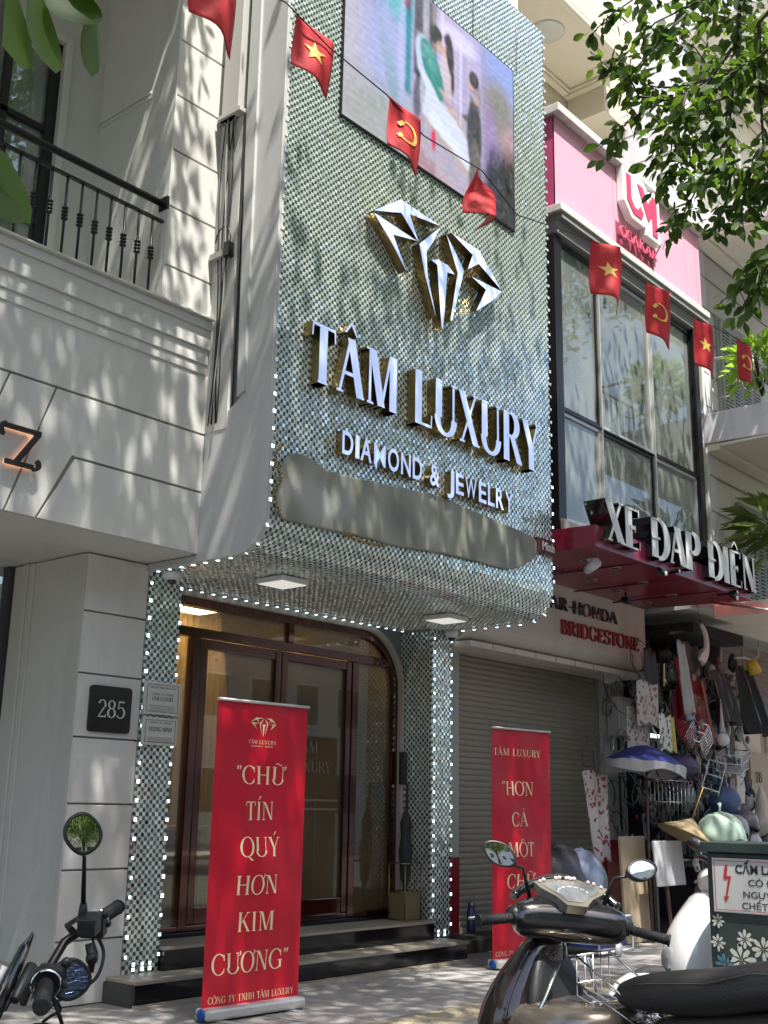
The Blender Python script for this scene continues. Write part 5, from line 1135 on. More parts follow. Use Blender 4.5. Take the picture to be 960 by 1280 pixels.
for q, (m__, n_) in enumerate(((black_plastic, 60), (steel, 45), (wpl, 14))):
    b = MB()
    for k in range(n_):
        cx, cz, cy = random.uniform(12.4, 14.6), random.uniform(1.1, 3.3), random.uniform(6.5, 7.4); r0 = random.uniform(.08, .3); a0 = random.uniform(0, 6); tl = random.uniform(-.5, .5)
        b.tube([(cx + r0 * math.cos(a0 + i * .6) * (1 + .02 * i), cy + tl * r0 * math.sin(a0 + i * .6), cz + r0 * math.sin(a0 + i * .6)) for i in range(random.randint(5, 14))], random.uniform(.005, .010), 4)
    b.build('wires', m__, cw)['kind'] = 'stuff'
bag('sack', 'mint and yellow translucent sack lying on top of the goods', 'sack', mat('mint_sack', (.42, .56, .44), .35, var=.35, vscale=6), 13.05, 6.0, 1.12, .42, (1.1, .6, .65), seed=3)
bag('bundle', 'bundle of blue fabric above the sacks', 'bundle', mat('blue_fabric', (.05, .09, .20), .6, var=.5, vscale=9), 13.65, 6.2, 1.52, .26, (1, .7, .7), seed=4)
bag('bundle', 'dark blue bundle hanging left of the white wire coil', 'bundle', mat('navy', (.03, .04, .09), .5), 12.95, 6.4, 1.92, .28, (1.2, .6, .5), seed=5)
bag('bag', 'pale blue plastic bag hanging under the mint sack', 'bag', mat('pale_blue_bag', (.12, .26, .32), .3), 12.85, 5.8, .80, .22, (.8, .5, 1.3), seed=6)
for k, (x, z, c, lb) in enumerate(((13.65, 1.22, (.40, .40, .43), 'clear grey plastic bag right of the mint sack'), (13.95, 1.28, (.16, .15, .17), 'dark grey helmet on the heap, second from the mint sack'), (14.3, 1.24, (.36, .33, .29), 'beige helmet on the heap beside the cream cone'), (14.75, 1.14, (.55, .55, .53), 'pale grey helmet at the right end of the heap'), (15.1, 1.3, (.25, .22, .2), 'brown helmet at the back right of the heap'), (14.0, 1.05, (.50, .48, .47), 'small white helmet low in the heap'))):
    t = thing('helmet' if k else 'plastic_bag', lb, 'helmet' if k else 'bag', (x, 6.1, z), rot=(random.uniform(-.5, .5), random.uniform(-.5, .5), k), group='helmets and bags heaped on the stall' if k else None); m__ = mat('heap_%d' % k, c, .25 if k else .35, var=.15)
    MB().lathe((0, 0, -.1), (0, 0, 1), [(.15, 0), (.175, .02), (.18, .1), (.15, .19), (.09, .235), (.0, .25)], 18).build('shell', m__, t); MB().tube([(.17 * math.cos(a), .17 * math.sin(a), -.09) for a in [i * PI / 8 for i in range(17)]], .014, 6).build('rim', black_plastic, t); MB().tube([(.17, 0, -.09), (.09, 0, -.25), (-.09, 0, -.25), (-.17, 0, -.09)], .007, 5).build('strap', black_plastic, t)
cone = thing('cream_cone', 'cream pointed cone standing up behind the helmets', 'cone', (14.75, 6.2, 1.2)); MB().lathe((0, 0, 0), (0, 0, 1), [(.12, 0), (.10, .05), (.075, .35), (.02, .52), (0, .54)], 14).build('cone', mat('cone_cream', (.62, .52, .42), .5), cone)
tb = thing('goods_table', 'low table with dark cloth under the heap of helmets and sacks', 'table', (13.9, 6.2, 0)); bx('table_top', mat('table_cloth', (.05, .07, .07), .7), tb, -1.3, 1.5, -.4, .5, .78, .84, .01)
for sx in (-1.25, 1.45):
    for sy in (-.35, .45): bx('leg', steel, tb, sx - .02, sx + .02, sy - .02, sy + .02, 0, .78)
bx('hanging_cloth', mat('table_cloth'), tb, -1.3, 1.5, -.415, -.4, .1, .80)
ht = thing('conical_hat', 'tan conical straw hat hanging on a strap before the stall', 'hat', (12.35, 6.1, 1.12), rot=(.25, .35, 0)); MB().lathe((0, 0, 0), (0, 0, 1), [(.33, -.0), (.335, .005), (.15, .12), (.0, .23), (.0, .22), (.14, .10), (.32, -.002)], 26).build('hat_body', mat('straw', (.45, .34, .19), .8, bump=.3, bscale=90, var=.2), ht); MB().tube([(0, 0, .22), (0, 0, .6)], .005, 4).build('string', yellow, ht)
bd = thing('wooden_board', 'tall cream board leaning at the foot of the umbrella pole', 'board', (11.72, 6.42, 0), rot=(-.04, 0, 0)); bx('board', mat('board_cream', (.45, .36, .24), .7, var=.1, dirt=.3), bd, -.2, .35, 0, .03, .01, 1.12, .003)
wb = thing('propped_board', 'white rectangular panel propped in front of the cream board', 'panel', (12.02, 6.1, 0), rot=(-.08, 0, 0)); bx('panel', mat('white_card', (.62, .62, .62), .5), wb, -.26, .40, 0, .03, .60, 1.08, .01); bx('prop', worn, wb, .0, .03, .031, .06, .0, .9) if 'worn' in globals() else bx('prop', MATS['worn_wood'], wb, .0, .03, .031, .06, .0, .9)
oc = thing('orange_chair', 'curved orange plastic seat shell tipped over near the stall', 'chair', (12.45, 5.9, .40), rot=(.3, -.5, .2)); b = MB(); V = []; F = []
for j in range(9):
    for i in range(9):
        u = i / 8 - .5; q = j / 8; V.append((u * .38 * (1 - .2 * q), .10 * (u * 2) ** 2 + .14 * (1 - q) ** 3 * -1, -.25 + q * .55))
for j in range(8):
    for i in range(8): a = j * 9 + i; F.append((a, a + 1, a + 10, a + 9))
b.add(V, F, True); o_ = b.build('shell', mat('orange_plastic', (.55, .16, .05), .4), oc); o_.modifiers.new('t', 'SOLIDIFY').thickness = .012
MB().tube([(-.15, 0, -.25), (-.2, .1, -.45)], .01, 5).tube([(.15, 0, -.25), (.2, .1, -.45)], .01, 5).build('legs', steel, oc)
sk = thing('tan_sack', 'crumpled tan cloth heap behind the white scooter', 'sack', (12.9, 6.0, .45)); MB().ball((0, 0, 0), .36, 14, 10, (1, .7, 1.0), .1).build('cloth', mat('tan_cloth', (.35, .26, .20), .9, var=.3, vscale=5), sk, sub=1)
bk = thing('blue_basket', 'blue plastic basket in a white folding frame on the pavement', 'basket', (10.55, 6.2, .0)); b = MB().box(-.26, .26, -.17, .17, .08, .34); b.build('basket', mat('basket_blue', (.01, .05, .28), .4), bk, .02)
b = MB(); b.tube([(-.33, -.2, .05), (-.33, -.2, .37), (.33, -.2, .37), (.33, -.2, .05), (-.33, -.2, .05)], .012, 6); b.tube([(0, -.205, .05), (0, -.205, .5)], .012, 6); b.tube([(-.33, -.205, .2), (.33, -.205, .2)], .010, 6); b.lathe((.0, -.22, .07), (0, -1, 0), [(0, 0), (.06, 0), (.06, .02), (0, .02)], 14); b.build('folding_frame', mat('white_wire'), bk)
bh = thing('covered_bundle', 'pile of dark covers and a clear blue-grey plastic sheet behind the far banner', 'bundle', (10.35, 6.55, .0)); random.seed(11)
MB().ball((0, 0, .55), .48, 16, 12, (1, .7, 1.05), .05).build('dark_cover', mat('dark_cover', (.035, .035, .04), .4, var=.4), bh, sub=1); MB().ball((.28, -.12, .62), .40, 16, 12, (.9, .6, .95), .07).build('plastic_sheet', mat('blue_grey_plastic', (.16, .20, .28), .2, var=.5, vscale=7), bh, sub=1)
bm = thing('cardboard_bundle', 'brown bundle low beside the covered pile', 'bundle', (9.95, 6.6, 0)); MB().ball((0, 0, .3), .3, 14, 10, (1, .8, 1), .05).build('bundle', mat('brown_bundle', (.16, .11, .08), .8), bm)
random.seed(21)

# ================================================================== FLAGS ON A LINE
fl_pts = [(2.2, 3.12, 4.62), (2.66, 3.2, 4.57), (3.18, 3.22, 4.80), (3.79, 3.2, 4.68), (4.5, 3.25, 4.68), (5.97, 3.36, 4.88), (6.69, 3.36, 4.87), (7.39, 3.34, 4.86), (8.0, 3.28, 4.87), (9.4, 3.2, 4.9)]
ln = thing('flag_line', 'thin dark cord carrying the small red flags across the street front', 'cord')
MB().tube([(-1, 3.1, 4.9), (1.2, 3.12, 4.8), (2.54, 3.20, 4.72), (3.0, 3.24, 4.88), (3.26, 3.21, 4.78), (3.66, 3.2, 4.74), (3.95, 3.2, 4.66), (4.50, 3.24, 4.74), (4.9, 3.28, 4.66), (5.86, 3.36, 4.93), (6.6, 3.36, 4.90), (7.3, 3.34, 4.89), (7.95, 3.28, 4.92), (9.4, 3.2, 5.0), (14, 3.0, 5.4)], .0035, 5).build('cord', black_plastic, ln)
def flag(label, p, w, h, kind, yaw=0., lean=0., curl=.03, corner=.25, group='small red flags strung on a cord', tilt=0.):
    t = thing('red_flag', label, 'flag', p, yaw, group)
    def fn(u, v, d):   # u 0..w , v 0..-h
        q = -v / h; x = u + lean * q * h; y = curl * math.sin(u / w * 5 + q * 2.5) * (.3 + q); z = v - tilt * u
        if q > 0: z -= corner * h * (u / w) * q - .08 * h * q
        return (x, y - d, z)
    V = [];F = []; nu, nv = 10, 14
    for j in range(nv + 1):
        for i in range(nu + 1): V.append(fn(w * i / nu, -h * j / nv, 0))
    for j in range(nv):
        for i in range(nu): a = j * (nu + 1) + i; F.append((a, a + 1, a + nu + 2, a + nu + 1))
    b = MB(); b.add(V, F, True); o = b.build('cloth', red_flag, t); o.modifiers.new('t', 'SOLIDIFY').thickness = .0012
    e = MB(); cx, cz = w * .5, -h * .48; R_ = w * .26
    if kind == 'star':
        ps = [(cx + (R_ if k % 2 == 0 else R_ * .40) * math.sin(k * PI / 5), cz + (R_ if k % 2 == 0 else R_ * .40) * math.cos(k * PI / 5)) for k in range(10)]
        V = [fn(cx, cz, .005)] + [fn(cx + (a - cx) * q_, cz + (b_ - cz) * q_, .005) for q_ in (.33, .66, 1) for a, b_ in ps]; e.add(V, [(0, 1 + k, 1 + (k + 1) % 10) for k in range(10)] + [(1 + 10 * r_ + k, 11 + 10 * r_ + k, 11 + 10 * r_ + (k + 1) % 10, 1 + 10 * r_ + (k + 1) % 10) for r_ in (0, 1) for k in range(10)], False); e.build('star', yellow, t)
    elif kind == 'sickle':
        sts = [arc(cx, cz, R_ * 1.0, R_ * 1.0, -130, 95, R_ * .38, R_ * .12, 14, 10), [((cx - R_ * 1.05, cz - R_ * .78), (cx - R_ * .80, cz - R_ * 1.02)), ((cx - R_ * .6, cz - R_ * .38), (cx - R_ * .40, cz - R_ * .60))],
               [((cx - R_ * .45, cz + R_ * .62), (cx - R_ * .28, cz + R_ * .45)), ((cx + R_ * .55, cz - R_ * .45), (cx + R_ * .72, cz - R_ * .62))], [((cx - R_ * .95, cz + R_ * .42), (cx - R_ * .62, cz + R_ * .22)), ((cx - R_ * .40, cz + R_ * .95), (cx - R_ * .12, cz + R_ * .72))]]
        for k, s_ in enumerate(sts):
            if len(s_) == 2: (a0_, b0_), (a1_, b1_) = s_; s_ = [((a0_[0] + (a1_[0] - a0_[0]) * q / 7, a0_[1] + (a1_[1] - a0_[1]) * q / 7), (b0_[0] + (b1_[0] - b0_[0]) * q / 7, b0_[1] + (b1_[1] - b0_[1]) * q / 7)) for q in range(8)]
            V = [];
            for a, b_ in s_: V += [fn(*a, .006 + k * .0008), fn(*b_, .006 + k * .0008)]
            e.add(V, [(2 * i, 2 * i + 1, 2 * i + 3, 2 * i + 2) for i in range(len(s_) - 1)], False)
        e.build('hammer_and_sickle', yellow, t)
    return t
flag('red flag cut off by the top edge of the picture, left of the others', (2.42, 3.2, 4.80), .24, .34, 'none', 0, .1)
flag('red flag with a yellow star before the left edge of the mirrored box', (3.07, 3.24, 4.86), .23, .28, 'star', -.05, -.02, .02, .12, tilt=.12)
flag('red flag with hammer and sickle hanging in front of the video screen', (3.68, 3.2, 4.745), .22, .28, 'sickle', -.05, .02, .02, .20, tilt=.12)
flag('red flag curled into a triangle without a visible emblem at the screen corner', (4.47, 3.24, 4.75), .24, .34, 'none', .3, -.25, .07, -.2, tilt=.25)
flag('red flag with a partly folded yellow star over the upper windows', (5.86, 3.36, 4.94), .24, .40, 'star', -.3, .06, .05, .2)
flag('red flag with hammer and sickle before the middle upper window', (6.58, 3.36, 4.91), .25, .40, 'sickle', -.2, .02, .02, .15)
flag('red flag with a yellow star at the right end of the pink fascia', (7.27, 3.34, 4.89), .25, .40, 'star', -.1, .05, .02, .1)
flag('red flag with hammer and sickle over the far balcony, rightmost of the row', (7.88, 3.28, 4.92), .24, .36, 'sickle', 0, .12, .02, .05)

# ================================================================== SCOOTERS AND THE MOTORCYCLE
def wheel(par, y, r, w, z=None, spokes=6, x=0):
    z = r if z is None else z
    MB().lathe((x, y, z), (1, 0, 0), [(r - .07, -w * .35), (r - .02, -w * .5), (r, -w * .2), (r, w * .2), (r - .02, w * .5), (r - .07, w * .35), (r - .07, -w * .35)], 28).build('tyre', rubber, par)
    b = MB().lathe((x, y, z), (1, 0, 0), [(r - .068, -w * .3), (r - .09, -w * .2), (r - .09, w * .2), (r - .068, w * .3)], 28).lathe((x, y, z), (1, 0, 0), [(0, -.05), (.04, -.05), (.04, .05), (0, .05)], 14)
    for k in range(spokes): a = 2 * PI * k / spokes; b.tube([(x, y + .03 * math.cos(a), z + .03 * math.sin(a)), (x, y + (r - .08) * math.cos(a), z + (r - .08) * math.sin(a))], .012, 6)
    b.build('rim', steel, par)
def ring(cx, cy, cz, rx, ry, n=16, p=2.4, tilt=0.):
    out = []
    for k in range(n):
        a = 2 * PI * k / n; c, s_ = math.cos(a), math.sin(a); x = rx * abs(c) ** (2 / p) * (1 if c > 0 else -1); y = ry * abs(s_) ** (2 / p) * (1 if s_ > 0 else -1)
        out.append((cx + x, cy + y, cz + y * tilt))
    return out
def ringz(cx, cy, cz, rx, rz, n=16, p=2.4):
    return [(x, cy, cz + (y - cy)) for x, y, z in ring(cx, cy, 0, rx, rz, n, p)]
def mirror_part(par, base, head, yaw, r=(.062, .042), pitch=.1, roll=0., stem=.006, glassm=None):
    s_ = MB().tube([base, (base[0] + (head[0] - base[0]) * .25, base[1], base[2] + (head[2] - base[2]) * .7), (head[0] * .96 + base[0] * .04, head[1] + .01, head[2] - r[1] * .5)], [stem * 1.5, stem, stem], 8).build('mirror_stem', black_metal, par)
    M = Matrix.Translation(head) @ Matrix.Rotation(yaw, 4, 'Z') @ Matrix.Rotation(pitch, 4, 'X') @ Matrix.Rotation(roll, 4, 'Y')
    b = MB(); V = []; F = []; n = 28
    pf = [(.86, .0), (1.0, -.002), (1.04, .006), (.9, .03), (.55, .042), (.001, .046)]
    for q, d in pf:
        for k in range(n): a = 2 * PI * k / n; e = 1 + .10 * math.cos(2 * a + .8); V.append(M @ Vector((r[0] * q * math.cos(a) * e, d, r[1] * q * math.sin(a))))
    for i in range(len(pf) - 1):
        for k in range(n): F.append((i * n + k, i * n + (k + 1) % n, (i + 1) * n + (k + 1) % n, (i + 1) * n + k))
    b.add(V, F, True); b.build('mirror_housing', black_plastic, par)
    b = MB(); V = [M @ Vector((0, .0, 0))]
    for qq in (.5, .87):
        for k in range(n): a = 2 * PI * k / n; e = 1 + .10 * math.cos(2 * a + .8); V.append(M @ Vector((r[0] * qq * math.cos(a) * e, .0 + .0025 * qq * qq, r[1] * qq * math.sin(a))))
    F = [(0, 1 + k, 1 + (k + 1) % n) for k in range(n)] + [(1 + k, 1 + n + k, 1 + n + (k + 1) % n, 1 + (k + 1) % n) for k in range(n)]
    b.add(V, F, True); b.build('mirror_face', glassm or mirror_glass, par)
def scooter(name, label, loc, rz, body, lower, steer, bar_roll=0., basket=True, seatm=None):
    t = thing(name, label, 'scooter', loc, rz)
    # front shield: shell rings from low to high
    R_ = [ring(0, .17, .26, .12, .11), ring(0, .19, .36, .18, .14), ring(0, .20, .48, .205, .16), ring(0, .19, .60, .215, .16), ring(0, .175, .70, .205, .145), ring(0, .155, .79, .17, .115), ring(0, .125, .87, .12, .085), ring(0, .09, .95, .08, .06)]
    MB().loft(R_).build('front_shield', body, t, sub=1)
    MB().loft([ring(0, .045, .40, .20, .05), ring(0, .04, .55, .205, .055), ring(0, .05, .70, .19, .05), ring(0, .07, .82, .14, .04), ring(0, .08, .90, .09, .03)]).build('knee_panel', black_plastic, t, sub=1)
    MB().loft([ring(0, .335, .50, .06, .03), ring(0, .33, .58, .10, .03), ring(0, .305, .67, .09, .03)]).build('headlight', mat('headlight', (.5, .5, .52), .08, metal=.4), t, sub=1)
    MB().loft([ring(0, .15, .22, .17, .10), ring(0, .12, .36, .222, .17), ring(0, .06, .48, .238, .22), ring(0, .0, .60, .242, .24), ring(0, -.03, .70, .232, .25), ring(0, -.06, .745, .20, .21)]).build('lower_shield', lower, t, sub=1)
    # side trim wings, floor, body
    for s_ in (-1, 1):
        MB().loft([[(s_ * (.17 + .03 * math.sin(i * .5)), .16 - .55 * q, .60 - .26 * q + .07 * math.cos(2 * PI * i / 10)) if i % 10 < 5 else (s_ * (.20 + .02 * math.sin(i * .5)), .16 - .55 * q, .60 - .26 * q + .07 * math.cos(2 * PI * i / 10)) for i in range(10)] for q in (0, .25, .5, .75, 1)]).build('side_wing', lower, t, sub=1)
        MB().tube([(s_ * .10, -.02, .86), (s_ * .19, -.0, .72), (s_ * .215, -.06, .55), (s_ * .21, -.2, .40)], .007, 6).build('trim_strip', chrome, t)
    MB().loft([[(x, y, z) for x, y, z in [(-.2, yy, zz - .04), (.2, yy, zz - .04), (.21, yy, zz + .03), (.1, yy, zz + hh), (-.1, yy, zz + hh), (-.21, yy, zz + .03)]] for yy, zz, hh in ((.10, .36, .10), (-.05, .33, .10), (-.25, .33, .12), (-.42, .36, .2))]).build('floor_tunnel', lower, t, sub=1)
    MB().loft([ringz(0, -.28, .58, .10, .10), ringz(0, -.36, .55, .16, .18), ringz(0, -.55, .58, .175, .19), ringz(0, -.80, .64, .17, .16), ringz(0, -1.02, .72, .12, .09), ringz(0, -1.16, .76, .06, .04)]).build('rear_body', lower, t, sub=1)
    # seat
    MB().loft([ringz(0, -.20, .775, .05, .025, p=2.6), ringz(0, -.26, .785, .10, .055, p=3), ringz(0, -.40, .80, .145, .068, p=3.2), ringz(0, -.60, .82, .165, .075, p=3.4), ringz(0, -.75, .865, .165, .075, p=3.4), ringz(0, -.95, .885, .15, .06, p=3), ringz(0, -1.06, .88, .09, .035)]).build('seat', seatm or mat('seat_leather', (.030, .026, .025), .32, bump=.25, bscale=220), t, sub=1)
    for q_ in (-1, 1): MB().tube([(q_ * .11, -.27, .815), (q_ * .145, -.40, .838), (q_ * .163, -.60, .86), (q_ * .163, -.75, .905), (q_ * .145, -.95, .915)], .003, 5).build('seat_piping', mat('piping', (.06, .055, .05), .4), t)
    g_ = MB().tube([(-.15, -.85, .82), (-.17, -1.1, .86), (-.08, -1.2, .88), (.08, -1.2, .88), (.17, -1.1, .86), (.15, -.85, .82)], .014, 8).build('grab_rail', steel, t)
    MB().box(-.1, .1, -1.20, -1.14, .66, .74).build('tail_light', mat('tail_red', (.35, .01, .01), .15), t, .02)
    MB().loft([ringz(0, .70, .34, .02, .01), ringz(0, .64, .44, .07, .03), ringz(0, .48, .50, .085, .03), ringz(0, .32, .45, .08, .03)]).build('front_fender', body, t, sub=1)
    wheel(t, .40, .27, .10); wheel(t, -.88, .26, .11)
    MB().tube([(.06, .40, .27), (.06, .30, .62)], .022, 8).tube([(-.06, .40, .27), (-.06, .30, .62)], .022, 8).build('fork', black_metal, t)
    MB().tube([(.14, -.35, .25), (.16, -.7, .27), (.17, -1.1, .33)], [.03, .05, .055], 10).build('exhaust', black_metal, t)
    MB().box(-.10, .10, -.95, -.4, .2, .42).build('engine', black_metal, t, .03); MB().tube([(-.08, -.45, .3), (-.22, -.5, .02), (-.10, -.55, .02)], .012, 6).build('side_stand', black_metal, t)
    # handlebar unit, turned by the steering
    hb = bpy.data.objects.new('handlebar', None); COL.objects.link(hb); hb.parent = t; hb.location = (0, .0, 1.0); hb.rotation_euler = (0, bar_roll, steer)
    L_ = [(-.215, -.02, -.005, .035, .04), (-.185, -.01, -.01, .062, .065), (-.12, .01, -.005, .086, .078), (0, .03, .0, .10, .085), (.12, .01, -.005, .086, .078), (.185, -.01, -.01, .062, .065), (.215, -.02, -.005, .035, .04)]
    MB().tube(smooth([(-.20, .04, .055), (-.13, .085, .10), (0, .12, .135), (.13, .085, .10), (.20, .04, .055)]), .017, 8).build('visor', gloss_black, hb)
    cw_ = MB().loft([[(x, y + ry * math.cos(2 * PI * k / 14), z + rz_ * math.sin(2 * PI * k / 14)) for k in range(14)] for x, y, z, ry, rz_ in L_])
    c_ = cw_.build('handlebar', gloss_black if basket else body, None, sub=1); c_.parent = hb; c_.name = 'handlebar_cowl'
    def on(P_, lift=0.):  # instrument plane, leaning back to the rider
        o = Vector((0, -.035, .078)); ux = Vector((1, 0, 0)); vy = Vector((0, .83, .55)); nn = Vector((0, -.55, .83)); return [tuple(o + ux * u + vy * v + nn * (.006 + lift)) for u, v in P_]
    q1 = [(-.135, .05), (-.06, .075), (.06, .075), (.135, .05), (.115, .02), (.065, -.02), (.035, -.062), (-.035, -.062), (-.065, -.02), (-.115, .02)]
    b = MB(); n = len(q1); b.add(on(q1, .008) + on(q1, -.03), [tuple(range(n))] + [(i, (i + 1) % n, (i + 1) % n + n, i + n) for i in range(n)]); b.build('instrument_surround', mat('champagne_trim', (.34, .30, .25), .25, metal=.7), hb, .003)
    q2 = [(u * .8, v * .78 + .003) for u, v in q1]; b = MB(); b.add(on(q2, .010), [tuple(range(n))]); b.build('instrument_lens', mat('instrument_lens', (.24, .25, .26), .10, metal=.4, var=.6, vscale=40, coat=1), hb)
    b = MB()
    for k in range(7): a = PI * (k + .5) / 7; b.add(on([(.055 * math.cos(a), .0 + .035 * math.sin(a)), (.059 * math.cos(a), .0 + .038 * math.sin(a)), (.059 * math.cos(a + .3), .038 * math.sin(a + .3)), (.055 * math.cos(a + .3), .035 * math.sin(a + .3))], .0125), [(0, 1, 2, 3)])
    b.build('dial_marks', mat('dial_white', (.7, .7, .7), .3), hb)
    for u, v in ((-.115, .05), (-.10, .06), (-.05, .078), (-.035, .083), (-.01, .084), (.005, .083), (.02, .085), (.07, .072), (.09, .066), (.115, .052), (.0, .09)): MB().ball(on([(u, v)], .012)[0], random.uniform(.006, .009), 7, 5).build('bead', mat('pearl_bead', (.62, .54, .50), .3), hb)
    for s_ in (-1, 1):
        b = MB().tube([(s_ * .15, -.01, -.0), (s_ * .22, -.04, -.012)], .024, 10); b.ball((s_ * .20, -.02, .0), .04, 10, 8, (1, .9, .8)); b.box(s_ * .17 - .02, s_ * .17 + .02, -.06, -.04, -.01, .015); b.build('switch_housing', black_plastic, hb)
        b = MB(); b.tube([(s_ * .22, -.04, -.012), (s_ * .345, -.085, -.03)], [.0155, .0175], 12); b.tube([(s_ * .345, -.085, -.03), (s_ * .352, -.088, -.031)], [.022, .022], 12)
        for k in range(9): b.lathe((s_ * (.23 + k * .012), -.0435 - k * .0043, -.0135 - k * .0017), (s_, -.36, -.14), [(.0165, 0), (.019, .003), (.0165, .006)], 12)
        b.build('grip', rubber, hb); MB().tube([(s_ * .20, .03, -.01), (s_ * .28, .02, -.02), (s_ * .37, -.02, -.03)], [.009, .007, .006], 6).build('brake_lever', steel, hb)
        mirror_part(hb, (s_ * .14, .03, .06), (s_ * .27, .0, .20), s_ * .30 + (.2 if s_ < 0 else -.1), (.062, .040), -.12 if s_ < 0 else -.46, .35 * s_ * -1)
    if basket:
        b = MB()
        def P3(u, v, w): return (u * .85 + .03, -.08 - v * .25, .79 - v * .09 + w)
        for k in range(5): u = -.13 + k * .065; b.tube([P3(u, 0, .10), P3(u, 0, -.03), P3(u, 1, -.03), P3(u, 1, .03)], .0024, 6)
        for w in (.10,): b.tube([P3(-.13, 0, .10), P3(.13, 0, .10), P3(.13, 1, .03), P3(-.13, 1, .03), P3(-.13, 0, .10)], .004, 6)
        b.tube([P3(-.13, 0, .01), P3(.13, 0, .01), P3(.13, 1, -.02), P3(-.13, 1, -.02), P3(-.13, 0, .01)], .004, 6)
        for v in (.2, .4, .6, .8): b.tube([P3(-.13, v, -.03), P3(.13, v, -.03)], .0024, 6)
        b.tube([P3(0, 0, .1), (0, 0, .87)], .004, 6); b.build('wire_basket', mat('dull_chrome', (.42, .42, .42), .22, metal=1.), t)
    return t
scooter('motor_scooter', 'black and champagne scooter with a chrome wire basket parked at the right foreground', (3.74, 2.32, .0), .0, mat('gloss_brown_black', (.014, .008, .0075), .08, coat=1, var=.3), mat('champagne_paint', (.20, .165, .13), .22, metal=.5, coat=1), -.72, .09)
scooter('motor_scooter', 'white scooter half hidden behind the green painted cabinet', (6.53, 3.02, 0), .80, mat('white_gloss', (.72, .72, .70), .15, coat=1), mat('white_gloss', (.72, .72, .70)), .1, 0, False)

mc = thing('motorcycle', 'black motorcycle at the lower left corner with a round mirror on a tall stem', 'motorcycle', (1.90, 2.70, 0), .72)
def mcb(): return MB()
wheel(mc, .52, .30, .09); wheel(mc, -.75, .30, .11)
MB().tube([(-.09, .52, .30), (-.09, .2, .95)], .024, 10).tube([(.09, .52, .30), (.09, .2, .95)], .024, 10).build('fork', steel, mc)
MB().loft([ringz(0, .10, .74, .06, .04), ringz(0, .02, .74, .09, .07), ringz(0, -.2, .72, .12, .09), ringz(0, -.38, .70, .10, .06)]).build('fuel_tank', mat('tank_grey', (.07, .07, .07), .35, coat=.5), mc, sub=1)
MB().loft([ringz(0, -.36, .74, .09, .03), ringz(0, -.5, .76, .13, .045), ringz(0, -.8, .78, .13, .045), ringz(0, -1.0, .80, .08, .03)]).build('seat', mat('seat_leather'), mc, sub=1)
MB().box(-.13, .13, -.35, .1, .3, .62).build('engine', black_metal, mc, .04); MB().loft([ringz(0, -.55, .62, .10, .10), ringz(0, -.9, .68, .08, .07), ringz(0, -1.1, .74, .03, .03)]).build('tail', black_plastic, mc, sub=1)
MB().lathe((0, .34, .80), (0, 1, .1), [(0, -.08), (.06, -.07), (.085, 0), (.08, .02), (0, .03)], 20).build('headlamp', gloss_black, mc); MB().loft([ringz(0, .82, .58, .03, .01), ringz(0, .7, .66, .06, .02), ringz(0, .5, .68, .065, .02), ringz(0, .3, .6, .06, .02)]).build('front_fender', black_plastic, mc, sub=1)
hb = bpy.data.objects.new('handlebar', None); COL.objects.link(hb); hb.parent = mc; hb.location = (0, 0, .985); hb.rotation_euler = (0, -.20, 0)
b = MB(); b.tube([(-.385, -.03, .015), (-.25, .0, .015), (-.14, .06, -.01), (-.08, .10, -.09), (0, .11, -.11), (.08, .10, -.09), (.14, .06, -.01), (.25, .0, .015), (.385, -.03, .015)], .0125, 10); b.build('bar', black_metal, hb)
for s_ in (-1, 1):
    b = MB(); b.tube([(s_ * .255, -.001, .015), (s_ * .385, -.03, .015)], [.0175, .0185], 14)
    for k in range(10): b.lathe((s_ * (.262 + k * .012), -.0025 - k * .0027, .015), (s_, -.22, 0), [(.018, 0), (.0205, .003), (.0205, .006), (.018, .009)], 14)
    b.tube([(s_ * .384, -.03, .015), (s_ * .396, -.032, .015)], [.022, .020], 14); b.build('grip', rubber, hb)
    b = MB(); b.ball((s_ * .215, .005, .015), .040, 12, 8, (.8, .95, .9)); b.box(s_ * .215 - .028, s_ * .215 + .028, -.035, .03, -.015, .045); b.ball((s_ * .20, -.035, .05), .014, 8, 6); b.box(s_ * .235 - .012, s_ * .235 + .012, -.045, -.033, .005, .02); b.build('switch_housing', black_plastic, hb, .004)
    MB().lathe((s_ * .247, .0, .015), (s_, -.2, 0), [(.034, 0), (.037, .002), (.037, .006), (.034, .008)], 20).build('chrome_ring', chrome, hb)
    MB().tube([(s_ * .16, .045, .015), (s_ * .22, .075, .01), (s_ * .37, .06, .0)], [.010, .008, .007], 8).build('lever', black_metal, hb)
    b = MB(); b.tube(smooth([(s_ * .23, -.01, -.02), (s_ * .225, -.03, -.07), (s_ * .17, -.02, -.12), (s_ * .10, .04, -.14), (s_ * .05, .08, -.16)]), .005, 6); b.tube(smooth([(s_ * .21, .0, -.02), (s_ * .18, -.02, -.07), (s_ * .12, .02, -.11), (s_ * .08, .05, -.14)]), .004, 6); b.build('cable', rubber, hb)
b = MB().prism([(.105, -.03), (.165, -.035), (.172, .0), (.165, .02), (.11, .02)], lambda u, v, d: (u, v, .015 + d), 0, .040); b.box(.103, .175, -.037, .023, .055, .062); b.build('brake_reservoir', black_plastic, hb, .006)
b = MB().tube([(.10, -.02, .0), (.085, -.03, -.04), (.08, -.03, -.07)], [.014, .012, .008], 8).ball((.085, -.03, -.035), .018, 8, 6); b.build('hose_joint', black_metal, hb)
mirror_part(hb, (.175, .02, .05), (.150, .02, .285), -1.0, (.050, .058), -.36, 0, .0055)
b = MB().tube([(.175, .02, .04), (.175, .02, .085)], [.016, .010], 8); b.build('stem_boot', rubber, hb)
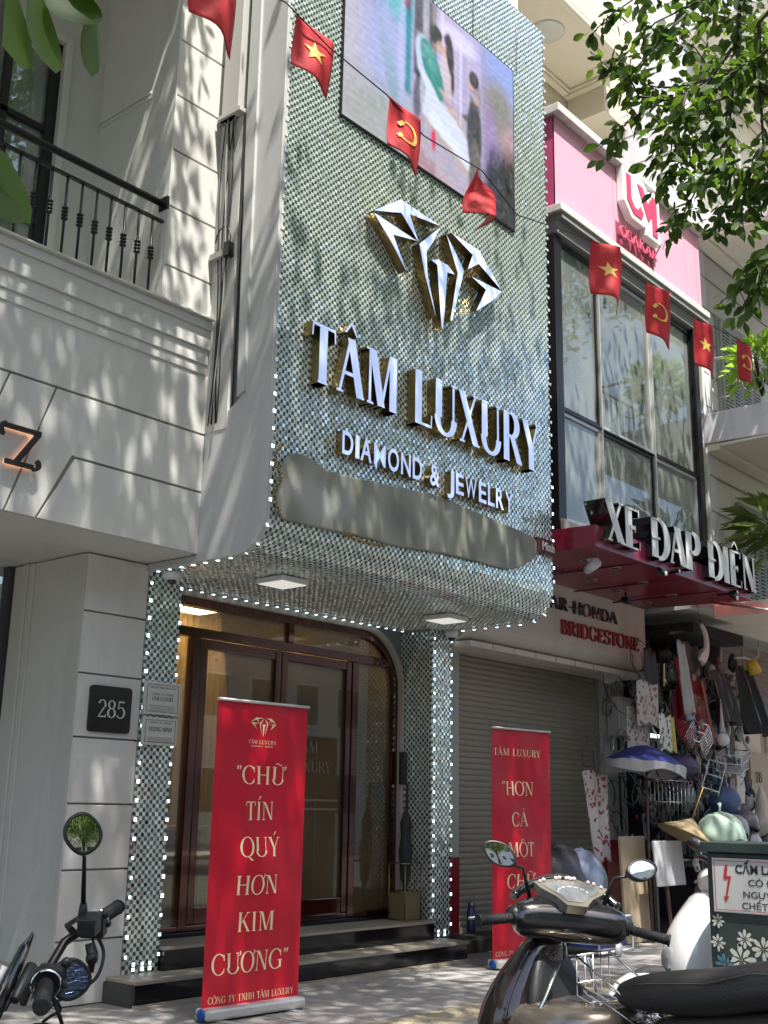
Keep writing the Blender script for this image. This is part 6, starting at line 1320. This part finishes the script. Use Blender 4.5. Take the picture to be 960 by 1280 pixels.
# left side: round mirror wrapped in dark blue film, and the slim flyscreen seen edge on
fm_ = bpy.data.materials.new('crinkled_blue_film'); fm_.use_nodes = True; N = fm_.node_tree.nodes; L = fm_.node_tree.links; pb_ = N['Principled BSDF']; pb_.inputs['Base Color'].default_value = (.10, .14, .24, 1); pb_.inputs['Metallic'].default_value = .85; pb_.inputs['Roughness'].default_value = .12
tc = N.new('ShaderNodeTexCoord'); nz = N.new('ShaderNodeTexNoise'); nz.inputs['Scale'].default_value = 34; nz.inputs['Distortion'].default_value = 1.2; bp = N.new('ShaderNodeBump'); bp.inputs['Strength'].default_value = .8; bp.inputs['Distance'].default_value = .01
mp = N.new('ShaderNodeMapping'); mp.inputs['Scale'].default_value = (1, 1, 2.2); L.new(tc.outputs['Object'], mp.inputs[0]); L.new(mp.outputs[0], nz.inputs['Vector']); L.new(nz.outputs[0], bp.inputs['Height']); L.new(bp.outputs[0], pb_.inputs['Normal'])
mirror_part(hb, (-.16, .03, .02), (-.175, -.04, .0), -1.05, (.050, .050), -.1, 0, .007, fm_)
b = MB(); b.tube([(-.225, .035, .125), (-.28, .045, .10), (-.36, .06, .055), (-.47, .075, .0)], [.008, .024, .032, .026], 12)
b.v = [(x, y + (y - .05) * -.55, z) for x, y, z in b.v]; b.build('flyscreen', gloss_black, hb); b = MB()
b.tube([(-.40, .03, .03), (-.30, .02, .075)], [.012, .016], 8)
b.build('switch_cluster', black_plastic, hb, .004)
b = MB(); rg = []
for q in range(0):
    a = q / 6; rg.append([(-.24 + .014 * math.cos(2 * PI * k / 10) * (.35 + .65 * math.sin(a * PI)) , .10 + .05 * a + .09 * math.sin(2 * PI * k / 10) * (.3 + .7 * math.sin(a * PI)), -.12 + .27 * a) for k in range(10)])

# ================================================================== PAINTED CABINET WITH THE WARNING SIGN
kb = thing('electric_cabinet', 'dark green street cabinet painted with white and blue daisies at the right edge', 'cabinet', (0, 0, 0))
CX = 5.90; dg_ = mat('cabinet_green', (.020, .035, .028), .5, dirt=.5, dscale=6, var=.4, vscale=9); bx('body', dg_, kb, CX, CX + .34, 1.55, 2.80, -.1, 1.18, .006)
bx('lid', dg_, kb, CX - .025, CX + .37, 1.52, 2.825, 1.181, 1.235, .006); bx('panel', mat('cabinet_panel', (.030, .042, .034), .5, dirt=.6, dscale=8, var=.5, vscale=12), kb, CX - .006, CX - .0005, 1.60, 2.75, .06, 1.15)
fn_x = lambda u, v, d: (CX - .006 - d, 2.80 - u, v)
petal_cols = [mat('daisy_white', (.50, .50, .44), .6, var=.2, vscale=20), mat('daisy_blue', (.06, .17, .24), .6), mat('daisy_eye', (.16, .13, .04), .6), mat('dull_leaf_paint', (.10, .12, .07), .6)]
def daisy(u, v, r, ci, n=8, a0=0., a1=2 * PI):
    fl_ = MB()
    for k in range(n):
        a = a0 + (a1 - a0) * k / n + random.uniform(-.1, .1); w = r * .17; L1 = r * random.uniform(.85, 1.1); P_ = [(r * .15, 0), (L1 * .55, w), (L1 * .9, w * .8), (L1, 0), (L1 * .9, -w * .8), (L1 * .55, -w)]
        fl_.cur = ci; fl_.add([fn_x(u + x * math.cos(a) - y * math.sin(a), v + x * math.sin(a) + y * math.cos(a), .001 + .0004 * (k % 3)) for x, y in P_], [tuple(range(6))], False)
    fl_.cur = 2; fl_.add([fn_x(u + r * .16 * math.cos(q), v + r * .16 * math.sin(q), .0026) for q in [i * PI / 4 for i in range(8)]], [tuple(range(8))], False)
    fl_.build('painted_daisy', petal_cols, kb)
random.seed(3); fl_ = MB()
for i in range(26): 
    u, v = random.uniform(.08, 1.1), random.uniform(.1, .72); fl_.cur = 3
    fl_.add([fn_x(u + x, v + y, .0004) for x, y in ((0, 0), (.03, .02), (.05, .07), (.01, .04))], [(0, 1, 2, 3)], False)
for (u, v, r, c) in ((.165, .66, .075, 0), (.16, .545, .062, 0), (.095, .54, .055, 0), (.075, .63, .055, 1), (.045, .735, .042, 0), (.19, .76, .05, 0), (.05, .84, .038, 0), (.285, .72, .065, 0), (.30, .60, .05, 1), (.36, .50, .07, 0), (.45, .68, .07, 0), (.42, .80, .05, 1), (.58, .6, .07, 0), (.7, .7, .06, 0), (.62, .45, .06, 1), (.8, .5, .07, 0), (.2, .38, .07, 0), (.1, .3, .06, 1), (.35, .3, .06, 0), (.95, .65, .07, 0), (.5, .25, .06, 0)): daisy(u, v, r, c)
tag(fl_.build('painted_leaves', petal_cols, kb), kind='stuff')
ws = thing('warning_sign', 'white warning sign with a red lightning arrow on the green painted cabinet', 'sign'); 
bx('plate', mat('sign_white', (.50, .49, .46), .45, dirt=.35, dscale=6), ws, CX - .014, CX - .007, 2.20, 2.765, .885, 1.155, .002); fs = lambda u, v, d: (CX - .0142 - d, 2.765 - u, v)
rd = mat('sign_red_paint', (.40, .02, .025), .5); b = MB()
for q in ((.012, .553, 1.140, 1.143), (.012, .553, .896, .899), (.012, .015, .896, 1.143), (.55, .553, .896, 1.143)): b.add([fs(q[0], q[2], .001), fs(q[1], q[2], .001), fs(q[1], q[3], .001), fs(q[0], q[3], .001)], [(0, 1, 2, 3)])
b.add([fs(u, v, .0012) for u, v in ((.072, 1.12), (.088, 1.122), (.080, 1.066), (.104, 1.066), (.078, .965), (.088, .965), (.068, .935), (.058, .962), (.068, .965), (.086, 1.050), (.060, 1.050))], [tuple(range(11))], False); b.build('red_marks', rd, ws)
ink2 = mat('sign_ink', (.02, .02, .025), .5)
fit_text('lettering', 'CẤM LẠI GẦN', ink2, ws, fs, .128, 1.082, .36, .042, offset=.03, d=.001); fit_text('lettering', 'CÓ ĐIỆN', ink2, ws, fs, .195, 1.022, .22, .032, offset=.012, d=.001); fit_text('lettering', 'NGUY HIỂM', ink2, ws, fs, .165, .963, .29, .032, offset=.012, d=.001); fit_text('lettering', 'CHẾT NGƯỜI', ink2, ws, fs, .155, .908, .32, .032, offset=.012, d=.001)

# ================================================================== TREES
def leaf_mesh(name, L_, W_l, m, fold=.25, n=5):
    V = []; F = []
    for i in range(n + 1):
        q = i / n; w = W_l * math.sin(PI * min(1, q * .93 + .03)) ** .65 * (.75 + .3 * q) if 0 < i < n else .0006; z = -.22 * L_ * q * q
        V += [(-w, L_ * q, z + w * fold), (0, L_ * q, z), (w, L_ * q, z + w * fold)]
    for i in range(n):
        a = 3 * i; F += [(a, a + 1, a + 4, a + 3), (a + 1, a + 2, a + 5, a + 4)]
    b = MB(); b.add(V, F, True); return b.mesh(name, m)
leaf_ms = [leaf_mesh('leaf', .066, .020, leafm), leaf_mesh('leaf', .055, .018, leafdeep), leaf_mesh('leaf', .072, .021, leafdeep)]
def leaf_quads(P, D, L_, Wd):
    """many cheap leaves: P points, D tip directions"""
    n = len(P); N_ = RNG.normal(0, 1, (n, 3)) + np.array([0, 0, .6]); S = np.cross(D, N_); S /= np.linalg.norm(S, axis=1, keepdims=True) + 1e-9
    L_ = L_[:, None]; Wd = Wd[:, None]; dn = np.array([0, 0, -1.])
    V = np.stack([P, P + D * L_ * .35 + S * Wd, P + D * L_ * .75 + S * Wd * .7 + dn * L_ * .05, P + D * L_ + dn * L_ * .15, P + D * L_ * .75 - S * Wd * .7 + dn * L_ * .05, P + D * L_ * .35 - S * Wd], 1).reshape(-1, 3)
    b = (np.arange(n) * 6)[:, None]; F = np.concatenate([b + np.array([[0, 1, 2, 5]]), b + np.array([[5, 2, 3, 4]])], 1).reshape(-1, 4); return V, F
def tree(name, label, base, H, limbs, group=None, r=.22, cat='tree'):
    t = thing(name, label, cat, base, group=group); b = MB(); bs_ = Vector(base); pts = [Vector((0, 0, -.15)), Vector((.05, .03, .5)), Vector((.02, .1, H * .5)), Vector((.0, .1, H))]
    b.tube([tuple(p) for p in pts], [r * 1.3, r, r * .85, r * .7], 14); b.build('trunk', bark, t)
    for tip in limbs:
        v = Vector(tip) - bs_; a = pts[3]; L1 = MB(); m1 = a.lerp(v, .35) + Vector((0, 0, (v - a).length * .10)); m2 = a.lerp(v, .7) + Vector((random.uniform(-.2, .2), random.uniform(-.2, .2), (v - a).length * .10)); L1.tube([tuple(a - Vector((0, 0, .3))), tuple(m1), tuple(m2), tuple(v)], [r * .55, r * .38, r * .24, r * .08], 9)
        for k in range(5):
            p = m1.lerp(v, k / 5); q = p + Vector((random.uniform(-1, 1), random.uniform(-1, 1), random.uniform(.0, .7))); L1.tube([tuple(p), tuple(p.lerp(q, .5) + Vector((0, 0, .1))), tuple(q)], [.035, .022, .01], 5)
        L1.build('limb', bark, t)
    return t
TW = [[(4.35, 1.45, 5.07), (4.25, 1.65, 4.94), (4.31, 1.7, 4.67), (4.36, 1.76, 4.49), (4.35, 1.79, 4.29), (4.43, 1.81, 4.15)], [(4.19, 1.4, 4.77), (4.2, 1.56, 4.67), (4.35, 1.63, 4.46), (4.36, 1.64, 4.19), (4.45, 1.68, 4.02)], [(4.26, 1.71, 4.65), (4.29, 1.82, 4.57), (4.2, 1.9, 4.47), (4.18, 2.01, 4.47), (4.13, 2.1, 4.42), (4.0, 2.13, 4.29), (4.02, 2.21, 4.19)], [(4.25, 1.74, 4.34), (4.31, 1.88, 4.32), (4.24, 1.97, 4.18), (4.1, 2.01, 4.0)], [(4.51, 1.49, 5.29), (4.43, 1.82, 5.1), (4.26, 1.9, 4.96), (4.16, 2.02, 4.87), (4.25, 2.19, 4.87), (4.11, 2.22, 4.68), (4.05, 2.27, 4.75)], [(4.25, 1.9, 4.92), (4.18, 1.99, 4.8), (4.04, 2.04, 4.6), (4.1, 2.2, 4.57)], [(4.49, 1.84, 5.19), (4.4, 2.0, 5.17), (4.2, 2.11, 5.09), (4.24, 2.3, 5.09), (4.16, 2.36, 4.96)], [(4.28, 1.73, 4.43), (4.19, 1.82, 4.38), (4.04, 1.87, 4.24), (3.97, 1.99, 4.2)], [(4.15, 1.7, 4.15), (4.16, 1.79, 4.08), (4.2, 1.89, 3.98), (4.08, 1.91, 3.8), (4.17, 2.01, 3.82)], [(4.32, 1.76, 4.14), (4.33, 1.8, 4.0), (4.42, 1.88, 3.94), (4.36, 1.88, 3.85)], [(4.21, 1.58, 4.09), (4.22, 1.66, 3.98), (4.27, 1.72, 3.87), (4.18, 1.68, 3.73)], [(4.37, 1.53, 4.27), (4.2, 1.53, 4.0), (4.33, 1.64, 3.91), (4.35, 1.67, 3.86)], [(4.28, 1.85, 4.56), (4.34, 2.0, 4.62), (4.2, 2.05, 4.57), (4.18, 2.12, 4.61)], [(4.11, 1.91, 4.1), (4.05, 2.0, 4.09)], [(4.48, 1.68, 4.55), (4.52, 1.77, 4.66), (4.45, 1.89, 4.71), (4.38, 1.93, 4.82), (4.22, 1.93, 4.78)], [(4.82, 1.59, 5.1), (4.78, 1.74, 5.0), (4.73, 1.83, 5.11), (4.53, 1.87, 5.06), (4.6, 1.98, 5.1)], [(4.44, 1.59, 3.79), (4.39, 1.7, 3.69), (4.22, 1.71, 3.53), (4.36, 1.82, 3.55)], [(4.23, 1.52, 3.61), (4.23, 1.62, 3.55), (4.28, 1.69, 3.46), (4.3, 1.77, 3.42)], [(4.21, 1.63, 3.58), (4.32, 1.7, 3.57), (4.27, 1.67, 3.47)], [(4.04, 1.83, 4.36), (4.04, 1.87, 4.26), (4.0, 1.91, 4.16), (3.97, 1.95, 4.08)], [(4.15, 1.76, 4.47), (4.22, 1.87, 4.42), (4.28, 1.94, 4.31), (4.12, 1.93, 4.15)], [(4.18, 1.52, 4.51), (4.31, 1.65, 4.57), (4.18, 1.69, 4.47), (4.13, 1.76, 4.36), (4.1, 1.79, 4.24)], [(4.11, 1.97, 4.42), (4.07, 2.07, 4.46), (3.96, 2.06, 4.5), (3.95, 2.04, 4.57)], [(4.11, 1.65, 4.0), (4.21, 1.78, 4.06), (4.03, 1.77, 3.91), (4.07, 1.84, 3.99)], [(4.51, 1.54, 4.15), (4.33, 1.59, 3.97), (4.38, 1.71, 4.0), (4.39, 1.8, 3.92)]]
tr = tree('street_tree', 'street tree whose leafy twigs hang into the upper right of the picture', (8.6, 1.6, -.1), 5.2, [(4.9, 1.2, 6.2), (6.5, 2.4, 9.6), (8.0, 3.0, 10.4), (10.5, 1.8, 10.2), (12.5, 2.0, 9.8), (8.5, -.8, 9.6), (4.6, .9, 9.9)], 'street trees along the kerb')
org = Vector((8.6, 1.6, -.1)); random.seed(9)
b = MB(); b.tube([tuple(Vector(p) - org) for p in ((4.9, 1.2, 6.2), (4.75, 1.15, 5.8), (4.45, 1.4, 5.3), (4.36, 1.45, 5.05))], [.05, .04, .03, .02], 8)
for i, tw in enumerate(TW):
    r0 = .011 if i < 2 else .007; n = len(tw); b.tube([tuple(Vector(p) - org) for p in tw], [max(.0022, r0 * (1 - .75 * k / (n - 1))) for k in range(n)], 6)
for a, c in (((4.36, 1.45, 5.05), TW[0][0]), ((4.36, 1.45, 5.05), TW[1][0]), ((4.45, 1.4, 5.3), TW[4][0]), ((4.45, 1.4, 5.3), TW[15][0]), (TW[1][2], TW[11][0]), (TW[11][1], TW[24][0]), (TW[1][4], TW[16][0]), (TW[1][4], TW[17][0]), (TW[4][0], TW[6][0])): b.tube([tuple(Vector(a) - org), tuple((Vector(a) + Vector(c)) / 2 - org + Vector((0, 0, .02))), tuple(Vector(c) - org)], [.009, .007, .006], 6)
b.build('twigs', twig, tr)
cnt = 0; EP = []; ED = []
for i, tw in enumerate(TW):
    for k in range(len(tw) - 1):
        a, c = Vector(tw[k]), Vector(tw[k + 1]); nn = max(2, int((c - a).length / .0082))
        if i < 2 and k == 0: nn = nn // 3
        for q in range(nn):
            p = a.lerp(c, random.random()); d = ((c - a).normalized() * .5 + Vector((random.gauss(0, .7), random.gauss(0, .7), random.gauss(-.35, .45)))).normalized(); p = p + d * random.uniform(.0, .075)
            if cnt < 299 and random.random() < .22:
                o = link('leaf', random.choice(leaf_ms), tr); o.location = p - org; o.rotation_mode = 'QUATERNION'; o.rotation_quaternion = d.to_track_quat('Y', 'Z') @ Matrix.Rotation(random.uniform(-1.2, 1.2), 3, 'Y').to_quaternion(); s_ = random.uniform(.75, 1.2); o.scale = (s_,) * 3; cnt += 1
            else: EP.append(tuple(p - org)); ED.append(tuple(d))
EP = np.array(EP); ED = np.array(ED); V, F = leaf_quads(EP, ED, RNG.uniform(.048, .072, len(EP)), RNG.uniform(.015, .020, len(EP)))
o = link('foliage', np_mesh('foliage', V, F, leafm, smooth=True), tr); tag(o, kind='stuff')
tr2 = tree('street_tree', 'street tree overhead at the left whose big pointed leaves hang at the upper left corner', (-3.2, 2.9, -.1), 5.0, [(-2, 2.5, 9.8), (0.5, 2.6, 10.2), (2.5, 2.2, 10.0), (1.5, -.2, 9.6), (-4.5, 1.2, 9.8), (4.2, 1.8, 10.6), (-3.5, 3.5, 9.9), (.35, .9, 5.0)], 'street trees along the kerb')
o2 = Vector((-3.2, 2.9, -.1)); b = MB(); b.tube([tuple(Vector(p) - o2) for p in ((.35, .9, 5.0), (.5, 1.1, 3.8), (.68, 1.25, 2.75), (.70, 1.27, 2.62))], [.03, .015, .007, .004], 7); b.tube([tuple(Vector(p) - o2) for p in ((.5, 1.1, 3.8), (.52, 1.15, 2.6), (.62, 1.22, 2.74))], [.010, .006, .003], 6); b.build('twigs', twig, tr2)
bl_ = [leaf_mesh('large_leaf', .15, .034, leafm, .2, 8)]
NL = [((0.675, 1.302, 2.501), (0.684, 1.278, 2.337), 1.25), ((0.712, 1.29, 2.504), (0.732, 1.265, 2.348), 0.85), ((0.754, 1.278, 2.532), (0.755, 1.239, 2.426), 1.3), ((0.811, 1.293, 2.527), (0.806, 1.287, 2.396), 0.55), ((0.643, 1.226, 2.188), (0.712, 1.255, 2.113), 0.95), ((0.638, 1.244, 2.158), (0.666, 1.2, 2.068), 1.1), ((0.785, 1.3, 2.584), (0.772, 1.231, 2.477), 1.1)]
_sb = MB()
for (p, tip, w) in NL:
    _a = Vector((.62, 1.22, 2.75)); _sb.tube(smooth([tuple(_a - o2), tuple((_a + Vector(p)) / 2 - o2 + Vector((0, .01, .03))), tuple(Vector(p) - o2)], 4), .0028, 5)
    p = Vector(p); tip = Vector(tip); d = (tip - p); L_ = d.length; o = link('large_leaf', bl_[0], tr2); o.location = p - o2; o.rotation_mode = 'QUATERNION'
    d.normalize(); view = Vector((.2, .95, .1)); X_ = d.cross(view).normalized(); Z_ = X_.cross(d).normalized(); M_ = Matrix((X_, d, Z_)).transposed(); o.rotation_quaternion = (M_ @ Matrix.Rotation(random.uniform(-.5, .5), 3, 'Y')).to_quaternion(); o.scale = (w, L_ / .15, L_ / .15 * .5)
_sb.build('leaf_stalks', twig, tr2)
# crowns high over the street: leaf clumps, thinner towards the sunny middle of the shop front
def crown(xr, n_cl, per, dens, par, org, seed):
    rg = np.random.default_rng(seed); C_ = []
    while len(C_) < n_cl:
        z = rg.uniform(9.0, 12.6); x = rg.uniform(*xr); s_ = rg.uniform(1.2, 10.0); y = s_ - .4 * z
        xf = x + .15 * (z - 4.0)                 # where the sun carries this clump's shade on the facades
        if rg.random() < dens(xf, s_): C_.append((x, y, z))
    C_ = np.array(C_); P = np.repeat(C_, per, 0) + rg.normal(0, 1, (n_cl * per, 3)) * np.array([.30, .30, .20]); D = rg.normal(0, 1, (len(P), 3)) + np.array([0, 0, -.2]); D /= np.linalg.norm(D, axis=1, keepdims=True)
    V, F = leaf_quads(P - np.array(org), D, rg.uniform(.09, .15, len(P)), rg.uniform(.025, .042, len(P))); o = link('crown', np_mesh('crown', V, F, leafm, smooth=True), par); tag(o, kind='stuff')
def dens(xf, s_):
    lim = 9.6 if xf < 5.4 else (7.7 if xf < 7.2 else (8.1 if xf < 9.6 else 8.3))
    if s_ > lim: return .0
    if xf < 5.4 and s_ > 8.3: return .85
    if s_ > lim - .5: return .6
    if 2.2 < s_ < 4.9 and 2.5 < xf < 7: return .14
    if 4.9 < s_ < 6.6: return .72
    return 1.0
crown((-5, 6.2), 1150, 62, dens, tr2, o2, 1); crown((6.2, 16), 780, 62, dens, tr, org, 2)
# trees and houses across the street, seen in the mirror tiles and windows
for i, (x, y, h) in enumerate(((-6, -9.0, 5.5), (2, -8.7, 5.0), (10, -9.2, 5.6), (18, -8.8, 5.2))):
    t = tree('opposite_tree', ['tree across the street behind the camera, far left', 'tree across the street behind the camera, second from the left', 'tree across the street behind the camera, second from the right', 'tree across the street behind the camera, far right'][i], (x, y, -.1), 4.0, [(x - 1.5, y, h + 2.5), (x + 1.5, y + .5, h + 2), (x, y + 1.2, h + 3)], 'trees across the street')
    rg = np.random.default_rng(50 + i); c = rg.normal(0, 1, (170, 3)); c /= np.linalg.norm(c, axis=1, keepdims=True); c = c * rg.uniform(.5, 1, (170, 1)) * np.array([2.8, 2.2, 2.2]) + np.array([0, .3, h + 1.3]); P = np.repeat(c, 60, 0) + rg.normal(0, .3, (170 * 60, 3)); D = rg.normal(0, 1, P.shape); D /= np.linalg.norm(D, axis=1, keepdims=True)
    V, F = leaf_quads(P, D, rg.uniform(.12, .2, len(P)), rg.uniform(.03, .05, len(P))); tag(link('crown', np_mesh('crown', V, F, leafm, smooth=True), t), kind='stuff')
wm_ = mat('dark_window', (.03, .035, .04), .08)
for i, (x0, x1, h, c) in enumerate(((-26, -12, 13, (.60, .55, .42)), (-11.9, -3, 16, (.58, .57, .54)), (-2.9, 5, 11, (.62, .52, .34)), (5.1, 13, 15, (.60, .60, .57)), (13.1, 24, 12, (.55, .45, .36)), (24.1, 40, 17, (.58, .57, .53)))):
    t = thing('opposite_house', ['wide ochre house across the street, leftmost', 'tall off-white house across the street', 'low yellow house across the street', 'tall white house across the street', 'tan house across the street', 'tallest pale block across the street, rightmost'][i], 'house', (x0, -17, 0), group='houses across the street')
    bx('wall', mat('opp_wall_%d' % i, c, .8, dirt=.3), t, 0, x1 - x0, -8, 0, 0, h); bx('roof', concrete, t, -.1, x1 - x0 + .1, -8.1, .15, h, h + .3)
    nx_ = int((x1 - x0) / 2.4)
    for a in range(nx_):
        for f in range(int(h / 3.4)):
            w = bx('window', W_, t, .7 + a * 2.4, 2.1 + a * 2.4, -.02, .03, 1.0 + f * 3.4, 2.7 + f * 3.4); bx('pane', wm_, w, .78 + a * 2.4, 2.02 + a * 2.4, .031, .036, 1.08 + f * 3.4, 2.62 + f * 3.4)
for o in bpy.data.objects:
    if o.type == 'MESH' and o.parent is None and o.name.startswith('leaf'): pass
